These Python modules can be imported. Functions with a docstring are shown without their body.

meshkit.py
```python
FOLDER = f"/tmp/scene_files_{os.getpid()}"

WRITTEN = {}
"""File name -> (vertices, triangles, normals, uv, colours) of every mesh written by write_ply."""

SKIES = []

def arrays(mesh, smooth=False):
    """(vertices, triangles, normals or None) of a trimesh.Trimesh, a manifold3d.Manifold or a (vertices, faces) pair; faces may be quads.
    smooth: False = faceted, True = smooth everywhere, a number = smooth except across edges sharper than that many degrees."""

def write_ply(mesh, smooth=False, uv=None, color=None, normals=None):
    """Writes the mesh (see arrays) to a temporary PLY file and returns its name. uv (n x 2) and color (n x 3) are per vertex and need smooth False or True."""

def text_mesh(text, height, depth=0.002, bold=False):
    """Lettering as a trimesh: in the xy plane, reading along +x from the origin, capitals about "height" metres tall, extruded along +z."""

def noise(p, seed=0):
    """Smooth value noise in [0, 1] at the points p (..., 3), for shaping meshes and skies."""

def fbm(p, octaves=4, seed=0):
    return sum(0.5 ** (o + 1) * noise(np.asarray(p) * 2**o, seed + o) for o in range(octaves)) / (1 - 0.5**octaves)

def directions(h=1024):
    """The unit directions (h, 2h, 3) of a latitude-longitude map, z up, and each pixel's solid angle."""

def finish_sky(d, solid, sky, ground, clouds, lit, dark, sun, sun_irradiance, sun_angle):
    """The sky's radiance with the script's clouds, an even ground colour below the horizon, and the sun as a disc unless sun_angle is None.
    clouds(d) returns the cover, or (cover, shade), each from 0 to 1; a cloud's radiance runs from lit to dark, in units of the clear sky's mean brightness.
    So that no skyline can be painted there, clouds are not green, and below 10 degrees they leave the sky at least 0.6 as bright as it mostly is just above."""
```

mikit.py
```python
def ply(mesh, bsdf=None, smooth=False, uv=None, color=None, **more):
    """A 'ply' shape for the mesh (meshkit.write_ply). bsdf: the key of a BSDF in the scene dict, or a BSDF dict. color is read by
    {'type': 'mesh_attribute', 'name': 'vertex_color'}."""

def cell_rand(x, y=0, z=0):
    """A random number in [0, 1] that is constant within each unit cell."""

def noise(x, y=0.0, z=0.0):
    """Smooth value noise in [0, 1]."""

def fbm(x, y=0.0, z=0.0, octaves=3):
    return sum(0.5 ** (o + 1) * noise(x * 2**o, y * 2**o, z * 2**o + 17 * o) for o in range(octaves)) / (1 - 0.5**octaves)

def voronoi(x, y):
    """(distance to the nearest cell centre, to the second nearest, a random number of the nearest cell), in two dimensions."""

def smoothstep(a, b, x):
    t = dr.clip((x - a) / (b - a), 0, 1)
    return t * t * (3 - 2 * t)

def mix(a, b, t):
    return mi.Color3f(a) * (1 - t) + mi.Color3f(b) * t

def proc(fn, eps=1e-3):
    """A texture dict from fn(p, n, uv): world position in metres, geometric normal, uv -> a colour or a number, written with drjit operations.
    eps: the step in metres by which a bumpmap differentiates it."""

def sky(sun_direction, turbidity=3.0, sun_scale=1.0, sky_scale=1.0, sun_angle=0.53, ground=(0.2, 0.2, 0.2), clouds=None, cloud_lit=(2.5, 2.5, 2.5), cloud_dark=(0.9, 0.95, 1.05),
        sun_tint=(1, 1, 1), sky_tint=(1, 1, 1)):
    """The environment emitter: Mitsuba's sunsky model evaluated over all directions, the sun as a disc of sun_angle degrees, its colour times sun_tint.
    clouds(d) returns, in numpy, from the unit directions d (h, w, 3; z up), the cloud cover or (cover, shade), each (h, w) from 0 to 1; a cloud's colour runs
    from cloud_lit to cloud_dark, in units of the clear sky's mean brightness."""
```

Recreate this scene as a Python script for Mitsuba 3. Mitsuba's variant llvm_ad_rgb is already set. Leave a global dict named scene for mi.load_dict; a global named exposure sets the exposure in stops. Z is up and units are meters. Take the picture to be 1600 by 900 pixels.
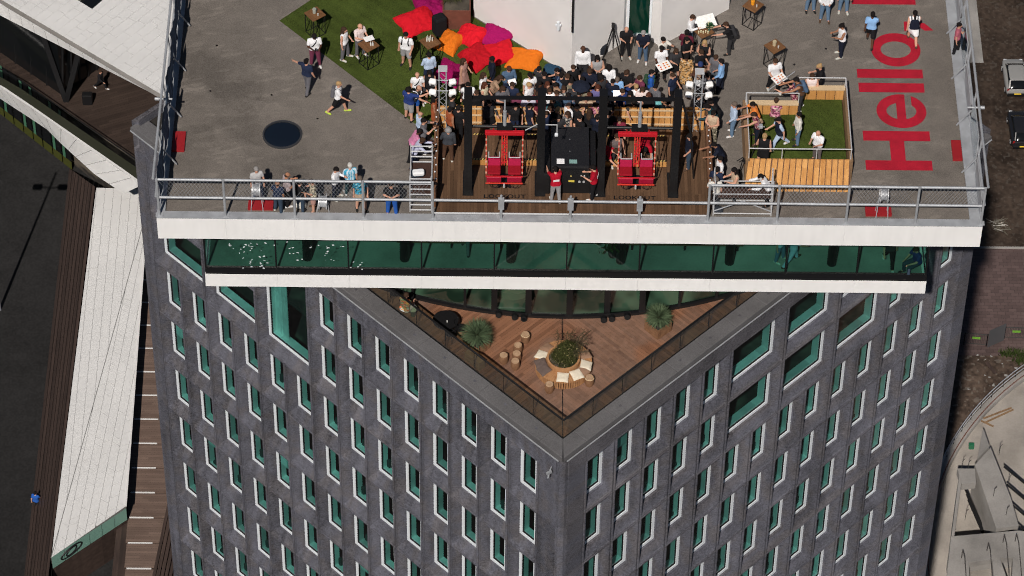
import math, random
import numpy as np
import trimesh
import drjit as dr
import mitsuba as mi
import manifold3d as m3
import shapely
from shapely.geometry import Polygon, box as sbox, Point, LineString
from shapely import affinity
import mikit, meshkit
from mikit import proc, noise, fbm, voronoi, cell_rand, smoothstep, mix

T = mi.ScalarTransform4f
rng = random.Random(7)
scene, labels = {}, {}

# ------------------------------------------------------------------ camera, sky, exposure
CAM = np.array([-2.6183, -98.3244, 119.6269])
F, ROLL, PITCH, YAW = 5744.31, 0.01363, 0.82171, 0.00437
cp, sp, cy_, sy_ = math.cos(PITCH), math.sin(PITCH), math.cos(YAW), math.sin(YAW)
fwd = np.array([sy_ * cp, cy_ * cp, -sp])
rgt = np.array([cy_, -sy_, 0.0])
upv = np.cross(rgt, fwd)
up2 = -rgt * math.sin(ROLL) + upv * math.cos(ROLL)
scene['view_camera'] = {'type': 'perspective', 'fov': math.degrees(2 * math.atan(800 / F)), 'fov_axis': 'x', 'near_clip': 1.0, 'far_clip': 2000.0,
                   'to_world': T().look_at(origin=CAM.tolist(), target=(CAM + fwd).tolist(), up=up2.tolist())}
SUN = (-0.186, -0.93, 1.0)
scene['sky_light'] = mikit.sky(SUN, turbidity=3, sky_scale=0.22, sun_tint=(0.89, 1.0, 1.23))
exposure = 1.7

# ------------------------------------------------------------------ levels (z = 0: sill of the top row of windows)
G = -70.0          # ground
TER = 4.1          # corner terrace deck
FL = 8.12          # glazed floor of the crown
D = 11.3           # roof deck
SW = 11.42         # timber deck of the swings
S = math.sqrt(0.5)

# ------------------------------------------------------------------ materials
def rgb(*c):
    return {'type': 'rgb', 'value': list(c)}
def principled(color, rough=0.7, **k):
    return {'type': 'twosided', 'bsdf': {'type': 'principled', 'base_color': color if isinstance(color, dict) else rgb(*color), 'roughness': rough, 'specular': k.pop('spec', 0.4), **k}}
def bump(b, fn, scale=1.0, eps=0.004):
    return {'type': 'bumpmap', 'arbitrary': proc(fn, eps), 'scale': scale, 'bsdf': b}

VC = {'type': 'mesh_attribute', 'name': 'vertex_color'}
scene['cloth'] = principled(VC, 0.9, spec=0.15)
scene['paint'] = principled(VC, 0.35, spec=0.5)
scene['leaf'] = {'type': 'principledthin', 'base_color': VC, 'roughness': 0.6, 'diff_trans': 0.5, 'spec_trans': 0.0}

def f_stone(p, n, uv):
    q = p * 1.0
    u = q.x - q.y
    a = 0.5 * noise(q.x * 27, q.y * 27, q.z * 27) + 0.5 * noise(q.x * 17 + 3, q.y * 17, q.z * 17)
    b = fbm(u * 1.3, q.z * 1.1, q.x + q.y, 3)
    streak = fbm(u * 4.0, q.z * 0.35, (q.x + q.y) * 0.3, 2)
    cell = cell_rand(dr.floor(u / 2.5266), dr.floor((q.z + 0.56) / 3.4), dr.floor((q.x + q.y) / 2.5266))
    a2 = noise(q.x * 13 + 7, q.y * 13, q.z * 13)
    pale = smoothstep(0.62, 0.80, fbm(u * 0.9 + 4, q.z * 0.7, (q.x + q.y) * 0.6, 4))
    k = 0.68 + 1.05 * (a - 0.5) + 0.34 * (a2 - 0.5) + 0.40 * b + 0.50 * (streak - 0.5) + 0.30 * (cell - 0.5) + 0.28 * pale
    return mix((0.093, 0.095, 0.117), (0.100, 0.096, 0.107), smoothstep(0.4, 0.75, fbm(u * 2.0, q.z * 2.0, 5.0, 3))) * dr.maximum(k, 0.12)
scene['stone'] = bump(principled(proc(f_stone), 0.75, spec=0.3), lambda p, n, uv: 0.004 * noise(p.x * 45, p.y * 45, p.z * 45))

def f_coping(p, n, uv):
    a = noise(p.x * 30, p.y * 30, p.z * 30)
    b = fbm(p.x * 0.9, p.y * 0.9, p.z, 4)
    return mi.Color3f(0.118, 0.116, 0.122) * (0.60 + 0.35 * (a - 0.5) + 0.62 * b)
scene['coping_stone'] = principled(proc(f_coping), 0.7, spec=0.3)

def f_white(p, n, uv):
    b = fbm(p.x * 0.8, p.z * 0.5 + p.y, 0.0, 3)
    s = fbm(p.x * 6.0, p.z * 0.6, p.y, 2)
    return mi.Color3f(0.81, 0.81, 0.81) * (0.96 + 0.06 * (b - 0.5) + 0.07 * (s - 0.5))
scene['white_panel'] = principled(proc(f_white), 0.45, spec=0.4)
scene['white_render'] = principled(proc(lambda p, n, uv: mi.Color3f(0.77, 0.755, 0.75) * (0.93 + 0.16 * (fbm(p.x * 0.8, p.y * 0.8, p.z * 0.7, 4) - 0.5))), 0.8)
scene['frame_white'] = principled((0.66, 0.70, 0.74), 0.4)
scene['inner_white'] = principled(proc(lambda p, n, uv: mi.Color3f(0.80, 0.80, 0.78) * (0.72 + 0.4 * fbm(p.x * 2.5, p.y * 2.5, p.z * 1.5, 3)) * (0.62 + 0.45 * cell_rand(dr.floor((p.x - p.y) / 2.5266), dr.floor((p.z + 0.56) / 3.4), dr.floor((p.x + p.y) / 2.5266)))), 0.6)
scene['glass_dark'] = {'type': 'thindielectric', 'int_ior': 1.5, 'specular_transmittance': rgb(0.42, 0.62, 0.52)}
scene['dark_inside'] = principled(proc(lambda p, n, uv: mix((0.022, 0.020, 0.018), (0.10, 0.085, 0.065), smoothstep(0.45, 0.75, fbm(p.x * 0.9, p.y * 0.9, p.z * 1.3, 3)))), 0.8)  # brownish patches put the reflections in the window glass into the colour
scene['black_metal'] = principled((0.008, 0.008, 0.009), 0.45)
scene['glass_green'] = {'type': 'thindielectric', 'int_ior': 1.5, 'specular_transmittance': rgb(0.31, 0.60, 0.57)}
scene['glass_crown'] = {'type': 'thindielectric', 'int_ior': 1.5, 'specular_transmittance': rgb(0.28, 0.54, 0.47)}
scene['glass_smoke'] = {'type': 'thindielectric', 'int_ior': 1.5, 'specular_transmittance': rgb(0.60, 0.62, 0.52)}
scene['glass_blue'] = {'type': 'thindielectric', 'int_ior': 1.5, 'specular_transmittance': rgb(0.62, 0.76, 0.80)}

def f_deck(p, n, uv):
    b = fbm(p.x * 0.35, p.y * 0.35, 2.0, 4)
    c = fbm(p.x * 2.2, p.y * 2.2, 7.0, 3)
    g = noise(p.x * 42, p.y * 42, 1.0)
    scuff = smoothstep(0.60, 0.74, fbm(p.x * 0.7 + 3.0, p.y * 1.6, 5.0, 4)) * noise(p.x * 9, p.y * 14, 3.0)
    stain = smoothstep(0.60, 0.72, fbm(p.x * 0.45 + 9, p.y * 0.55, 4.0, 4))
    drag = smoothstep(0.66, 0.76, fbm(p.x * 0.9 + p.y * 0.5, p.y * 3.2 - p.x * 1.2, 6.0, 3))
    k = 0.97 + 0.42 * (b - 0.5) + 0.26 * (c - 0.5) + 0.42 * (g - 0.5) + 0.30 * scuff + 0.20 * drag - 0.16 * stain
    return mi.Color3f(0.150, 0.134, 0.120) * k
scene['roof_membrane'] = principled(proc(f_deck), 0.85, spec=0.2)
scene['letter_red'] = principled(proc(lambda p, n, uv: mi.Color3f(0.40, 0.012, 0.030) * (0.9 + 0.3 * (fbm(p.x * 3, p.y * 3, 1.0, 3) - 0.5) + 0.2 * (noise(p.x * 40, p.y * 40) - 0.5))), 0.7, spec=0.25)

def f_turf(p, n, uv):
    a = noise(p.x * 55, p.y * 55, 0.0)
    b = fbm(p.x * 1.1, p.y * 1.1, 0.0, 4)
    st = 0.5 + 0.5 * dr.sin((p.x + p.y) * 8.9)
    worn = smoothstep(0.52, 0.70, fbm(p.x * 0.5 + 2, p.y * 0.5, 3.0, 4))
    k = 0.66 + 0.9 * (a - 0.5) + 0.60 * (b - 0.1) * 0.8 + 0.14 * st + 0.22 * worn
    return mi.Color3f(0.048, 0.068, 0.014) * k
scene['turf'] = bump(principled(proc(f_turf), 0.95, spec=0.1), lambda p, n, uv: 0.012 * noise(p.x * 60, p.y * 60, 0.0))

def boards(ax, width, c0, c1, gap=0.05):
    """Timber boards: ax(p) gives (across, along) in metres."""
    def fn(p, n, uv):
        a, l = ax(p)
        k = a / width
        i = dr.floor(k)
        r = cell_rand(i, dr.floor(l / 2.7 + cell_rand(i, 3, 5) * 9.0), 4)
        grain = fbm(a * 40, l * 1.6, i, 3)
        f = k - i
        edge = smoothstep(0.0, gap, f) * smoothstep(0.0, gap, 1 - f)
        wear = fbm(a * 0.6, l * 0.6, 9.0, 3)
        return mix(c0, c1, dr.clip(0.55 * r + 0.35 * grain + 0.5 * (wear - 0.3), 0, 1)) * (0.25 + 0.75 * edge)
    return fn
def herring(p):
    left = p.x < 0
    return dr.select(left, (p.y - p.x) * S, (p.x + p.y) * S), dr.select(left, (p.x + p.y) * S, (p.y - p.x) * S)
_tb = boards(herring, 0.145, (0.082, 0.034, 0.018), (0.290, 0.142, 0.082))
def f_terrace(p, n, uv):
    grey = smoothstep(0.42, 0.68, fbm(p.x * 0.45, p.y * 0.45, 2.0, 4))
    c = _tb(p, n, uv)
    return c * (1 - 0.5 * grey) + mi.Color3f(0.185, 0.130, 0.104) * (0.5 * grey) * (0.4 + 0.6 * fbm(p.x * 6, p.y * 6, 1.0, 3)) * 1.3
scene['terrace_boards'] = principled(proc(f_terrace), 0.6, spec=0.3)
scene['swing_boards'] = principled(proc(boards(lambda p: (p.x, p.y), 0.14, (0.056, 0.031, 0.017), (0.140, 0.080, 0.046))), 0.6, spec=0.3)
scene['quay_boards'] = principled(proc(boards(lambda p: ((p.y - 0.42 * p.x) * 0.92, (p.x + 0.42 * p.y) * 0.92), 0.22, (0.024, 0.016, 0.013), (0.052, 0.036, 0.029))), 0.7, spec=0.2)
scene['slat_dark'] = principled(proc(lambda p, n, uv: mix((0.028, 0.018, 0.015), (0.058, 0.038, 0.031), fbm(p.x * 5, p.y * 0.8, p.z * 5, 3)) * (0.75 + 0.5 * cell_rand(dr.floor(p.x * 4), 0, 1))), 0.7)
scene['tread_wood'] = principled(proc(boards(lambda p: (p.y, p.x), 0.20, (0.088, 0.058, 0.046), (0.165, 0.115, 0.092))), 0.7)

def f_pine(p, n, uv):
    a = fbm(p.x * 9, p.y * 9, p.z * 1.2, 3)
    g = noise((p.x + p.y) * 70, p.z * 4.0, 2.0)
    r = cell_rand(dr.floor(p.x * 3.9), dr.floor(p.y * 2.0), 3)
    return mix((0.36, 0.150, 0.035), (0.66, 0.36, 0.13), dr.clip(0.55 * a + 0.25 * g + 0.42 * r - 0.10, 0, 1))
scene['pine'] = principled(proc(f_pine), 0.65, spec=0.25)
scene['brown_wood'] = principled(proc(lambda p, n, uv: mix((0.07, 0.032, 0.016), (0.20, 0.10, 0.055), fbm(p.x * 12, p.y * 2.2, p.z * 12, 3))), 0.65)
scene['car_glass'] = principled((0.006, 0.007, 0.008), 0.08, spec=0.5)
scene['lounge_floor'] = principled(proc(lambda p, n, uv: mix((0.06, 0.065, 0.06), (0.30, 0.29, 0.26), smoothstep(0.35, 0.65, fbm(p.x * 0.6, p.y * 0.6, 1.0, 3)))), 0.5)
scene['pale_pine'] = principled((0.56, 0.42, 0.26), 0.65)
scene['pale_brown'] = principled(proc(lambda p, n, uv: mix((0.13, 0.078, 0.042), (0.27, 0.17, 0.095), fbm(p.x * 9, p.y * 1.5, p.z * 9, 3))), 0.65)
scene['rust'] = principled(proc(lambda p, n, uv: mix((0.085, 0.030, 0.020), (0.17, 0.062, 0.040), fbm(p.x * 4, p.y * 4, p.z * 4, 3))), 0.75)
scene['crown_concrete'] = principled(proc(lambda p, n, uv: mi.Color3f(0.31, 0.31, 0.29) * (0.7 + 0.8 * (fbm(p.x * 0.7, p.y * 0.7, 0.0, 4) - 0.3) + 0.12 * (noise(p.x * 20, p.y * 20) - 0.5))), 0.6)
scene['galvanised'] = principled(proc(lambda p, n, uv: mi.Color3f(0.40, 0.42, 0.45) * (0.8 + 0.5 * (fbm(p.x * 3, p.y * 3, p.z * 3, 3) - 0.3))), 0.5, metallic=0.25, spec=0.5)
scene['aluminium'] = principled((0.62, 0.63, 0.65), 0.4, metallic=0.35)

def f_asphalt(p, n, uv):
    b = fbm(p.x * 0.09, p.y * 0.09, 0.0, 4)
    c = fbm(p.x * 0.9, p.y * 0.9, 3.0, 3)
    g = noise(p.x * 9, p.y * 9, 1.0)
    return mi.Color3f(0.025, 0.0245, 0.025) * (0.75 + 0.7 * (b - 0.4) + 0.3 * (c - 0.4) + 0.35 * (g - 0.5))
scene['asphalt'] = principled(proc(f_asphalt), 0.9, spec=0.2)
def f_soil(p, n, uv):
    b = fbm(p.x * 0.35, p.y * 0.35, 0.0, 4)
    g = fbm(p.x * 4.0, p.y * 4.0, 3.0, 3)
    speck = smoothstep(0.74, 0.82, noise(p.x * 5.5, p.y * 5.5, 8.0))
    return mix(mix((0.045, 0.032, 0.025), (0.135, 0.098, 0.076), dr.clip(0.2 + 1.5 * (b - 0.4) + 1.1 * (g - 0.4), 0, 1)), (0.17, 0.15, 0.13), 0.45 * speck)
scene['soil'] = bump(principled(proc(f_soil, 0.02), 0.95, spec=0.1), lambda p, n, uv: 0.10 * fbm(p.x * 2.5, p.y * 2.5, 0.0, 3), eps=0.03)
scene['vignette_soil'] = principled(proc(lambda p, n, uv: f_soil(p, n, uv) * 0.5, 0.02), 0.95, spec=0.1)  # same soil at half brightness: corner falloff put into the colour
def f_brick(p, n, uv):
    row = dr.floor(p.y / 0.30)
    k = p.x / 0.55 + 0.5 * (row - 2 * dr.floor(row / 2))
    r = cell_rand(dr.floor(k), row, 2)
    f, g = k - dr.floor(k), p.y / 0.30 - row
    j = smoothstep(0.0, 0.10, f) * smoothstep(0.0, 0.16, g)
    b = fbm(p.x * 0.3, p.y * 0.3, 1.0, 4)
    return mi.Color3f(0.115, 0.080, 0.076) * (0.62 + 0.3 * r + 0.45 * (b - 0.4)) * (0.55 + 0.45 * j)
scene['brick_paving'] = principled(proc(f_brick), 0.85, spec=0.2)
scene['concrete'] = principled(proc(lambda p, n, uv: mi.Color3f(0.27, 0.258, 0.245) * (0.72 + 0.75 * (fbm(p.x * 0.6, p.y * 0.6, p.z * 0.6, 4) - 0.25) + 0.12 * (noise(p.x * 14, p.y * 14, p.z * 14) - 0.5))), 0.85, spec=0.2)
scene['cladding_white'] = principled(proc(lambda p, n, uv: mi.Color3f(0.65, 0.65, 0.645) * (0.95 + 0.10 * (fbm(p.x * 0.5, p.y * 0.5, p.z, 3) - 0.5))), 0.5, spec=0.4)

# ------------------------------------------------------------------ helpers
counter = {}
def fresh(name, parent=None):
    base = parent + '__' + name if parent else name
    i = counter.get(base, -1) + 1
    counter[base] = i
    return base if i == 0 else f'{base}_{i:03d}'
def tri(mesh):
    if isinstance(mesh, trimesh.Trimesh):
        return mesh
    if hasattr(mesh, 'to_mesh'):
        m = mesh.to_mesh()
        return trimesh.Trimesh(m.vert_properties[:, :3], m.tri_verts, process=False)
    return trimesh.Trimesh(np.asarray(mesh[0], float), np.asarray(mesh[1], int), process=False)
def ply(mesh, mat, color=None, smooth=False):
    m = tri(mesh)
    if color is not None:
        v, f, n = meshkit.arrays(m, smooth)
        if not isinstance(smooth, bool):
            m2 = trimesh.graph.smooth_shade(m, angle=np.radians(smooth), facet_minarea=None)
            m, smooth = m2, True
        c = np.asarray(color, float)
        c = np.tile(c, (len(m.vertices), 1)) if c.ndim == 1 else c
        return mikit.ply(m, mat, smooth, color=c)
    return mikit.ply(m, mat, smooth)
def part(name, mesh, mat, parent=None, color=None, smooth=False, label=None, kind=None, at=None):
    k = fresh(name, parent)
    d = mesh if isinstance(mesh, dict) else ply(mesh, mat, color, smooth)
    scene[k] = {**d, 'to_world': at} if at is not None else d
    if label or kind:
        labels[k] = {}
        if label: labels[k]['label'] = label
        if kind: labels[k]['kind'] = kind
    return k
def thing(name, label, cat, group=None):
    k = fresh(name)
    labels[k] = {'label': label, 'category': cat}
    if group: labels[k]['group'] = group
    return k
def solo(name, label, cat, mesh, mat, color=None, smooth=False, group=None, kind=None, at=None):
    k = part(name, mesh, mat, None, color, smooth, at=at)
    labels[k] = {'label': label, 'category': cat}
    if group: labels[k]['group'] = group
    if kind: labels[k]['kind'] = kind
    return k
def struct(name, mesh, mat, color=None):
    k = part(name, mesh, mat, None, color)
    labels[k] = {'kind': 'structure'}
    return k
def bx(x0, x1, y0, y1, z0, z1):
    m = trimesh.creation.box((x1 - x0, y1 - y0, z1 - z0))
    m.apply_translation(((x0 + x1) / 2, (y0 + y1) / 2, (z0 + z1) / 2))
    return m
def cat(*ms):
    out = []
    for m in ms:
        out += m if isinstance(m, list) else [m]
    return trimesh.util.concatenate([tri(m) for m in out])
def tube(a, b, r, n=8, r2=None):
    a, b = np.asarray(a, float), np.asarray(b, float)
    d = b - a
    L = np.linalg.norm(d)
    d = d / L
    x = np.cross(d, [0, 0, 1.0] if abs(d[2]) < 0.9 else [1.0, 0, 0]); x /= np.linalg.norm(x)
    y = np.cross(d, x)
    t = np.arange(n) * 2 * math.pi / n
    ring = np.cos(t)[:, None] * x + np.sin(t)[:, None] * y
    v = np.vstack([a + ring * r, b + ring * (r if r2 is None else r2), a, b])
    i = np.arange(n); j = (i + 1) % n
    f = np.vstack([np.stack([i, j, j + n], 1), np.stack([i, j + n, i + n], 1), np.stack([j, i, i * 0 + 2 * n], 1), np.stack([i + n, j + n, i * 0 + 2 * n + 1], 1)])
    m = trimesh.Trimesh(v, f, process=False)
    if m.volume < 0: m.invert()
    return m
def path_tube(pts, r, n=7):
    return cat([tube(pts[i], pts[i + 1], r, n) for i in range(len(pts) - 1)])
def bar(a, b, w, h=None, up=(0, 0, 1)):
    """A square bar from a to b."""
    h = w if h is None else h
    a, b = np.asarray(a, float), np.asarray(b, float)
    d = (b - a); L = np.linalg.norm(d); d /= L
    u = np.asarray(up, float)
    if abs(d @ u) > 0.95: u = np.array([1.0, 0, 0])
    x = np.cross(d, u); x /= np.linalg.norm(x)
    y = np.cross(x, d)
    M = np.eye(4); M[:3, 0], M[:3, 1], M[:3, 2], M[:3, 3] = x, d, y, (a + b) / 2
    m = trimesh.creation.box((w, L, h)); m.apply_transform(M)
    return m
def prism(poly, z0, z1):
    if not isinstance(poly, shapely.Geometry): poly = Polygon(poly)
    ms = [trimesh.creation.extrude_polygon(g, z1 - z0, engine='earcut') for g in getattr(poly, 'geoms', [poly]) if g.area > 1e-6]
    m = trimesh.util.concatenate(ms); m.apply_translation((0, 0, z0))
    return m
def rot(m, deg, axis=(0, 0, 1), at=(0, 0, 0)):
    m = tri(m).copy(); m.apply_transform(trimesh.transformations.rotation_matrix(math.radians(deg), axis, at)); return m
def mov(m, x, y, z=0.0):
    m = tri(m).copy(); m.apply_translation((x, y, z)); return m
def rbox(sx, sy, sz, r=0.02, n=6):
    """A box with rounded edges standing on z = 0."""
    sph = [m3.Manifold.sphere(r, n).translate((sgx * (sx / 2 - r), sgy * (sy / 2 - r), z)) for sgx in (-1, 1) for sgy in (-1, 1) for z in (r, sz - r)]
    return tri(m3.Manifold.batch_hull(sph))
def at(x, y, z, rz=0.0, s=1.0):
    return T().translate([x, y, z]).rotate([0, 0, 1], rz).scale(s)
# ------------------------------------------------------------------ the tower
TW = thing('tower_building', 'tall grey stone tower with rows of green windows and a white overhanging crown', 'building')
M, HH, A1 = 1.783, 3.4, 2.42           # window module, storey height, far edge of the first opening from the corner
OW, OH, PR = 1.03, 2.32, 0.38         # opening width and height, how far the stone stands proud of the frames
def wallm(side):
    """Wall coordinates (s along the wall from the corner, w outwards, z up) to the world."""
    m = np.eye(4)
    u = np.array([-S, S, 0]) if side == 'L' else np.array([S, S, 0])
    n = np.array([-S, -S, 0]) if side == 'L' else np.array([S, -S, 0])
    m[:3, 0], m[:3, 1], m[:3, 2] = u, n, (0, 0, 1)
    return m
WM = {'L': wallm('L'), 'R': wallm('R')}
UU = {'L': np.array([-S, S, 0]), 'R': np.array([S, S, 0])}
def onwall(side, m):
    m = tri(m).copy(); m.apply_transform(WM[side])
    if m.is_watertight and m.volume < 0: m.invert()
    return m
def ring(a, b, wa, wb):
    """Four quads between two rectangles (s0, s1, z0, z1) at depths wa and wb."""
    q = lambda r, w: [(r[0], w, r[2]), (r[1], w, r[2]), (r[1], w, r[3]), (r[0], w, r[3])]
    v = np.array(q(a, wa) + q(b, wb))
    f = [(i, (i + 1) % 4, 4 + (i + 1) % 4, 4 + i) for i in range(4)]
    return trimesh.Trimesh(v, np.vstack([np.array(f)[:, [0, 1, 2]], np.array(f)[:, [0, 2, 3]]]), process=False)
def grow(r, d): return (r[0] - d, r[1] + d, r[2] - d, r[3] + d)
def panel(o):
    """The stone panel round an opening (s0, s1, z0, z1): flat rim, deep splay with a flatter step, joint edges."""
    j = 0.027
    c = (o[0] - (M - OW) / 2 + j, o[1] + (M - OW) / 2 - j, o[2] - 0.56 + j, o[3] + 0.56 - j)
    c1 = grow(c, -0.085)
    o2 = (o[0] - 0.035, o[1] + 0.035, o[2] - 0.05, o[3] + 0.035)
    return cat(ring(c, c, PR - 0.32, PR - 0.03), ring(c, grow(c, -0.03), PR - 0.03, PR), ring(grow(c, -0.03), c1, PR, PR), ring(c1, grow(c1, -0.015), PR, PR - 0.05), ring(grow(c1, -0.015), o2, PR - 0.05, 0.11), ring(o2, o, 0.11, 0.10), ring(o, o, 0.10, -0.02))
def frame(o):
    i = grow(o, -0.160)
    return cat(ring(o, i, 0.0, 0.0), ring(i, i, 0.0, -0.05))
def gasket(o):
    i = grow(o, -0.158)
    return cat(ring(i, grow(i, -0.032), -0.030, -0.030), ring(grow(i, -0.032), grow(i, -0.032), -0.030, -0.10))
def reveal(o, d=0.42):
    i = grow(o, -0.165)
    return cat(ring(i, i, -0.09, -d), ring(i, grow(i, 0.25), -d, -d))
def pane(o):
    i = grow(o, -0.15)
    v = np.array([(i[0], -0.06, i[2]), (i[1], -0.06, i[2]), (i[1], -0.06, i[3]), (i[0], -0.06, i[3])])
    return trimesh.Trimesh(v, [(0, 1, 2), (0, 2, 3)], process=False)
def blind(o, drop):
    i = grow(o, -0.17)
    return bx(i[0], i[1], -0.135, -0.12, i[3] - drop, i[3])
def sill_thing(o, q):
    g = random.Random(q)
    i = grow(o, -0.17)
    ms = []
    for _ in range(3 + q):
        s, h = g.uniform(i[0] + 0.12, i[1] - 0.14), g.uniform(0.12, 0.5)
        ms.append(mov(rbox(g.uniform(0.1, 0.26), g.uniform(0.1, 0.22), h, 0.03), s, -g.uniform(0.28, 0.55), i[2] + 0.003))
    return cat(ms)
scene['sill_dark'] = principled((0.035, 0.045, 0.045), 0.7)
def opening(c, r, cols=1, rows=1):
    """Far column c, sill row r, spanning cols towards the corner and rows upwards."""
    s1 = A1 + M * (c - 1)
    return (s1 - OW - M * (cols - 1), s1, -HH * r, -HH * r + OH + HH * (rows - 1))
big = {'L': {(14, 1): (2, 1), (12, 1): (2, 1), (10, 1): (2, 2)}, 'R': {(7, 0): (2, 1), (7, 1): (2, 1), (9, 0): (2, 1), (9, 1): (2, 1), (11, 1): (2, 1), (11, 0): (2, 1)}}
# the lowest storey whose panels and windows are single parts, per column; the storeys below are joined
SINGLE = {'L': [2, 3, 3, 4, 4, 5, 5, 6, 6, 6, 7, 7, 8, 8], 'R': [2, 3, 3, 4, 4, 4, 5, 5, 6, 6, 7, 7, 8, 8]}
stuff = {k: {'L': [], 'R': []} for k in 'pfgr'}
unit = {}
for side in 'LR':
    o = opening(1, 0)
    unit[side] = [ply(onwall(side, panel(o)), 'stone'), ply(onwall(side, frame(o)), 'frame_white'), ply(onwall(side, pane(o)), 'glass_green'), ply(onwall(side, reveal(o)), 'inner_white'),
                  [ply(onwall(side, blind(o, d)), 'inner_white') for d in (0.5, 0.9, 1.4)], ply(onwall(side, gasket(o)), 'black_metal'), [ply(onwall(side, sill_thing(o, q)), 'sill_dark') for q in range(4)]]
    wr = random.Random(3 if side == 'L' else 5)
    for c in range(1, 15):
        for r in range(0, 14):
            skip = any((cc - n < c <= cc) and (rr - k < r <= rr) for (cc, rr), (n, k) in big[side].items())
            special = (c, r) in big[side]
            if skip and not special: continue
            n, k = big[side].get((c, r), (1, 1))
            oo = opening(c, r, n, k)
            seen = r <= SINGLE[side][c - 1]
            if not seen:
                if r > 10: continue
                for kk, fn in zip('pfgr', (panel, frame, pane, reveal)): stuff[kk][side].append(fn(oo))
                continue
            if special:
                ms = [ply(onwall(side, panel(oo)), 'stone'), ply(onwall(side, frame(oo)), 'frame_white'), ply(onwall(side, pane(oo)), 'glass_green'), ply(onwall(side, reveal(oo, 0.5)), 'inner_white')]
                to = None
            else:
                ms = unit[side]
                to = T().translate((UU[side] * M * (c - 1) + np.array([0, 0, -HH * r])).tolist())
            part('facade_panel', ms[0], None, TW, at=to)
            w = fresh('window', TW)
            part('frame', ms[1], None, w, at=to)
            part('gasket', ms[5] if not special else ply(onwall(side, gasket(oo)), 'black_metal'), None, w, at=to)
            part('pane', ms[2], None, w, at=to)
            part('reveal', ms[3], None, w, at=to)
            if not special and wr.random() < 0.05:
                part('blind', ms[4][wr.randrange(2)], None, w, at=to)
            if not special and wr.random() < 0.45:
                part('sill_clutter', ms[6][wr.randrange(4)], None, w, at=to)
    for kk, nm, mt in (('p', 'lower_panels', 'stone'), ('f', 'lower_frames', 'frame_white'), ('g', 'lower_panes', 'glass_green'), ('r', 'lower_reveals', 'inner_white')):
        part(nm, onwall(side, cat(stuff[kk][side])), mt, TW, kind='stuff')
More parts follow.
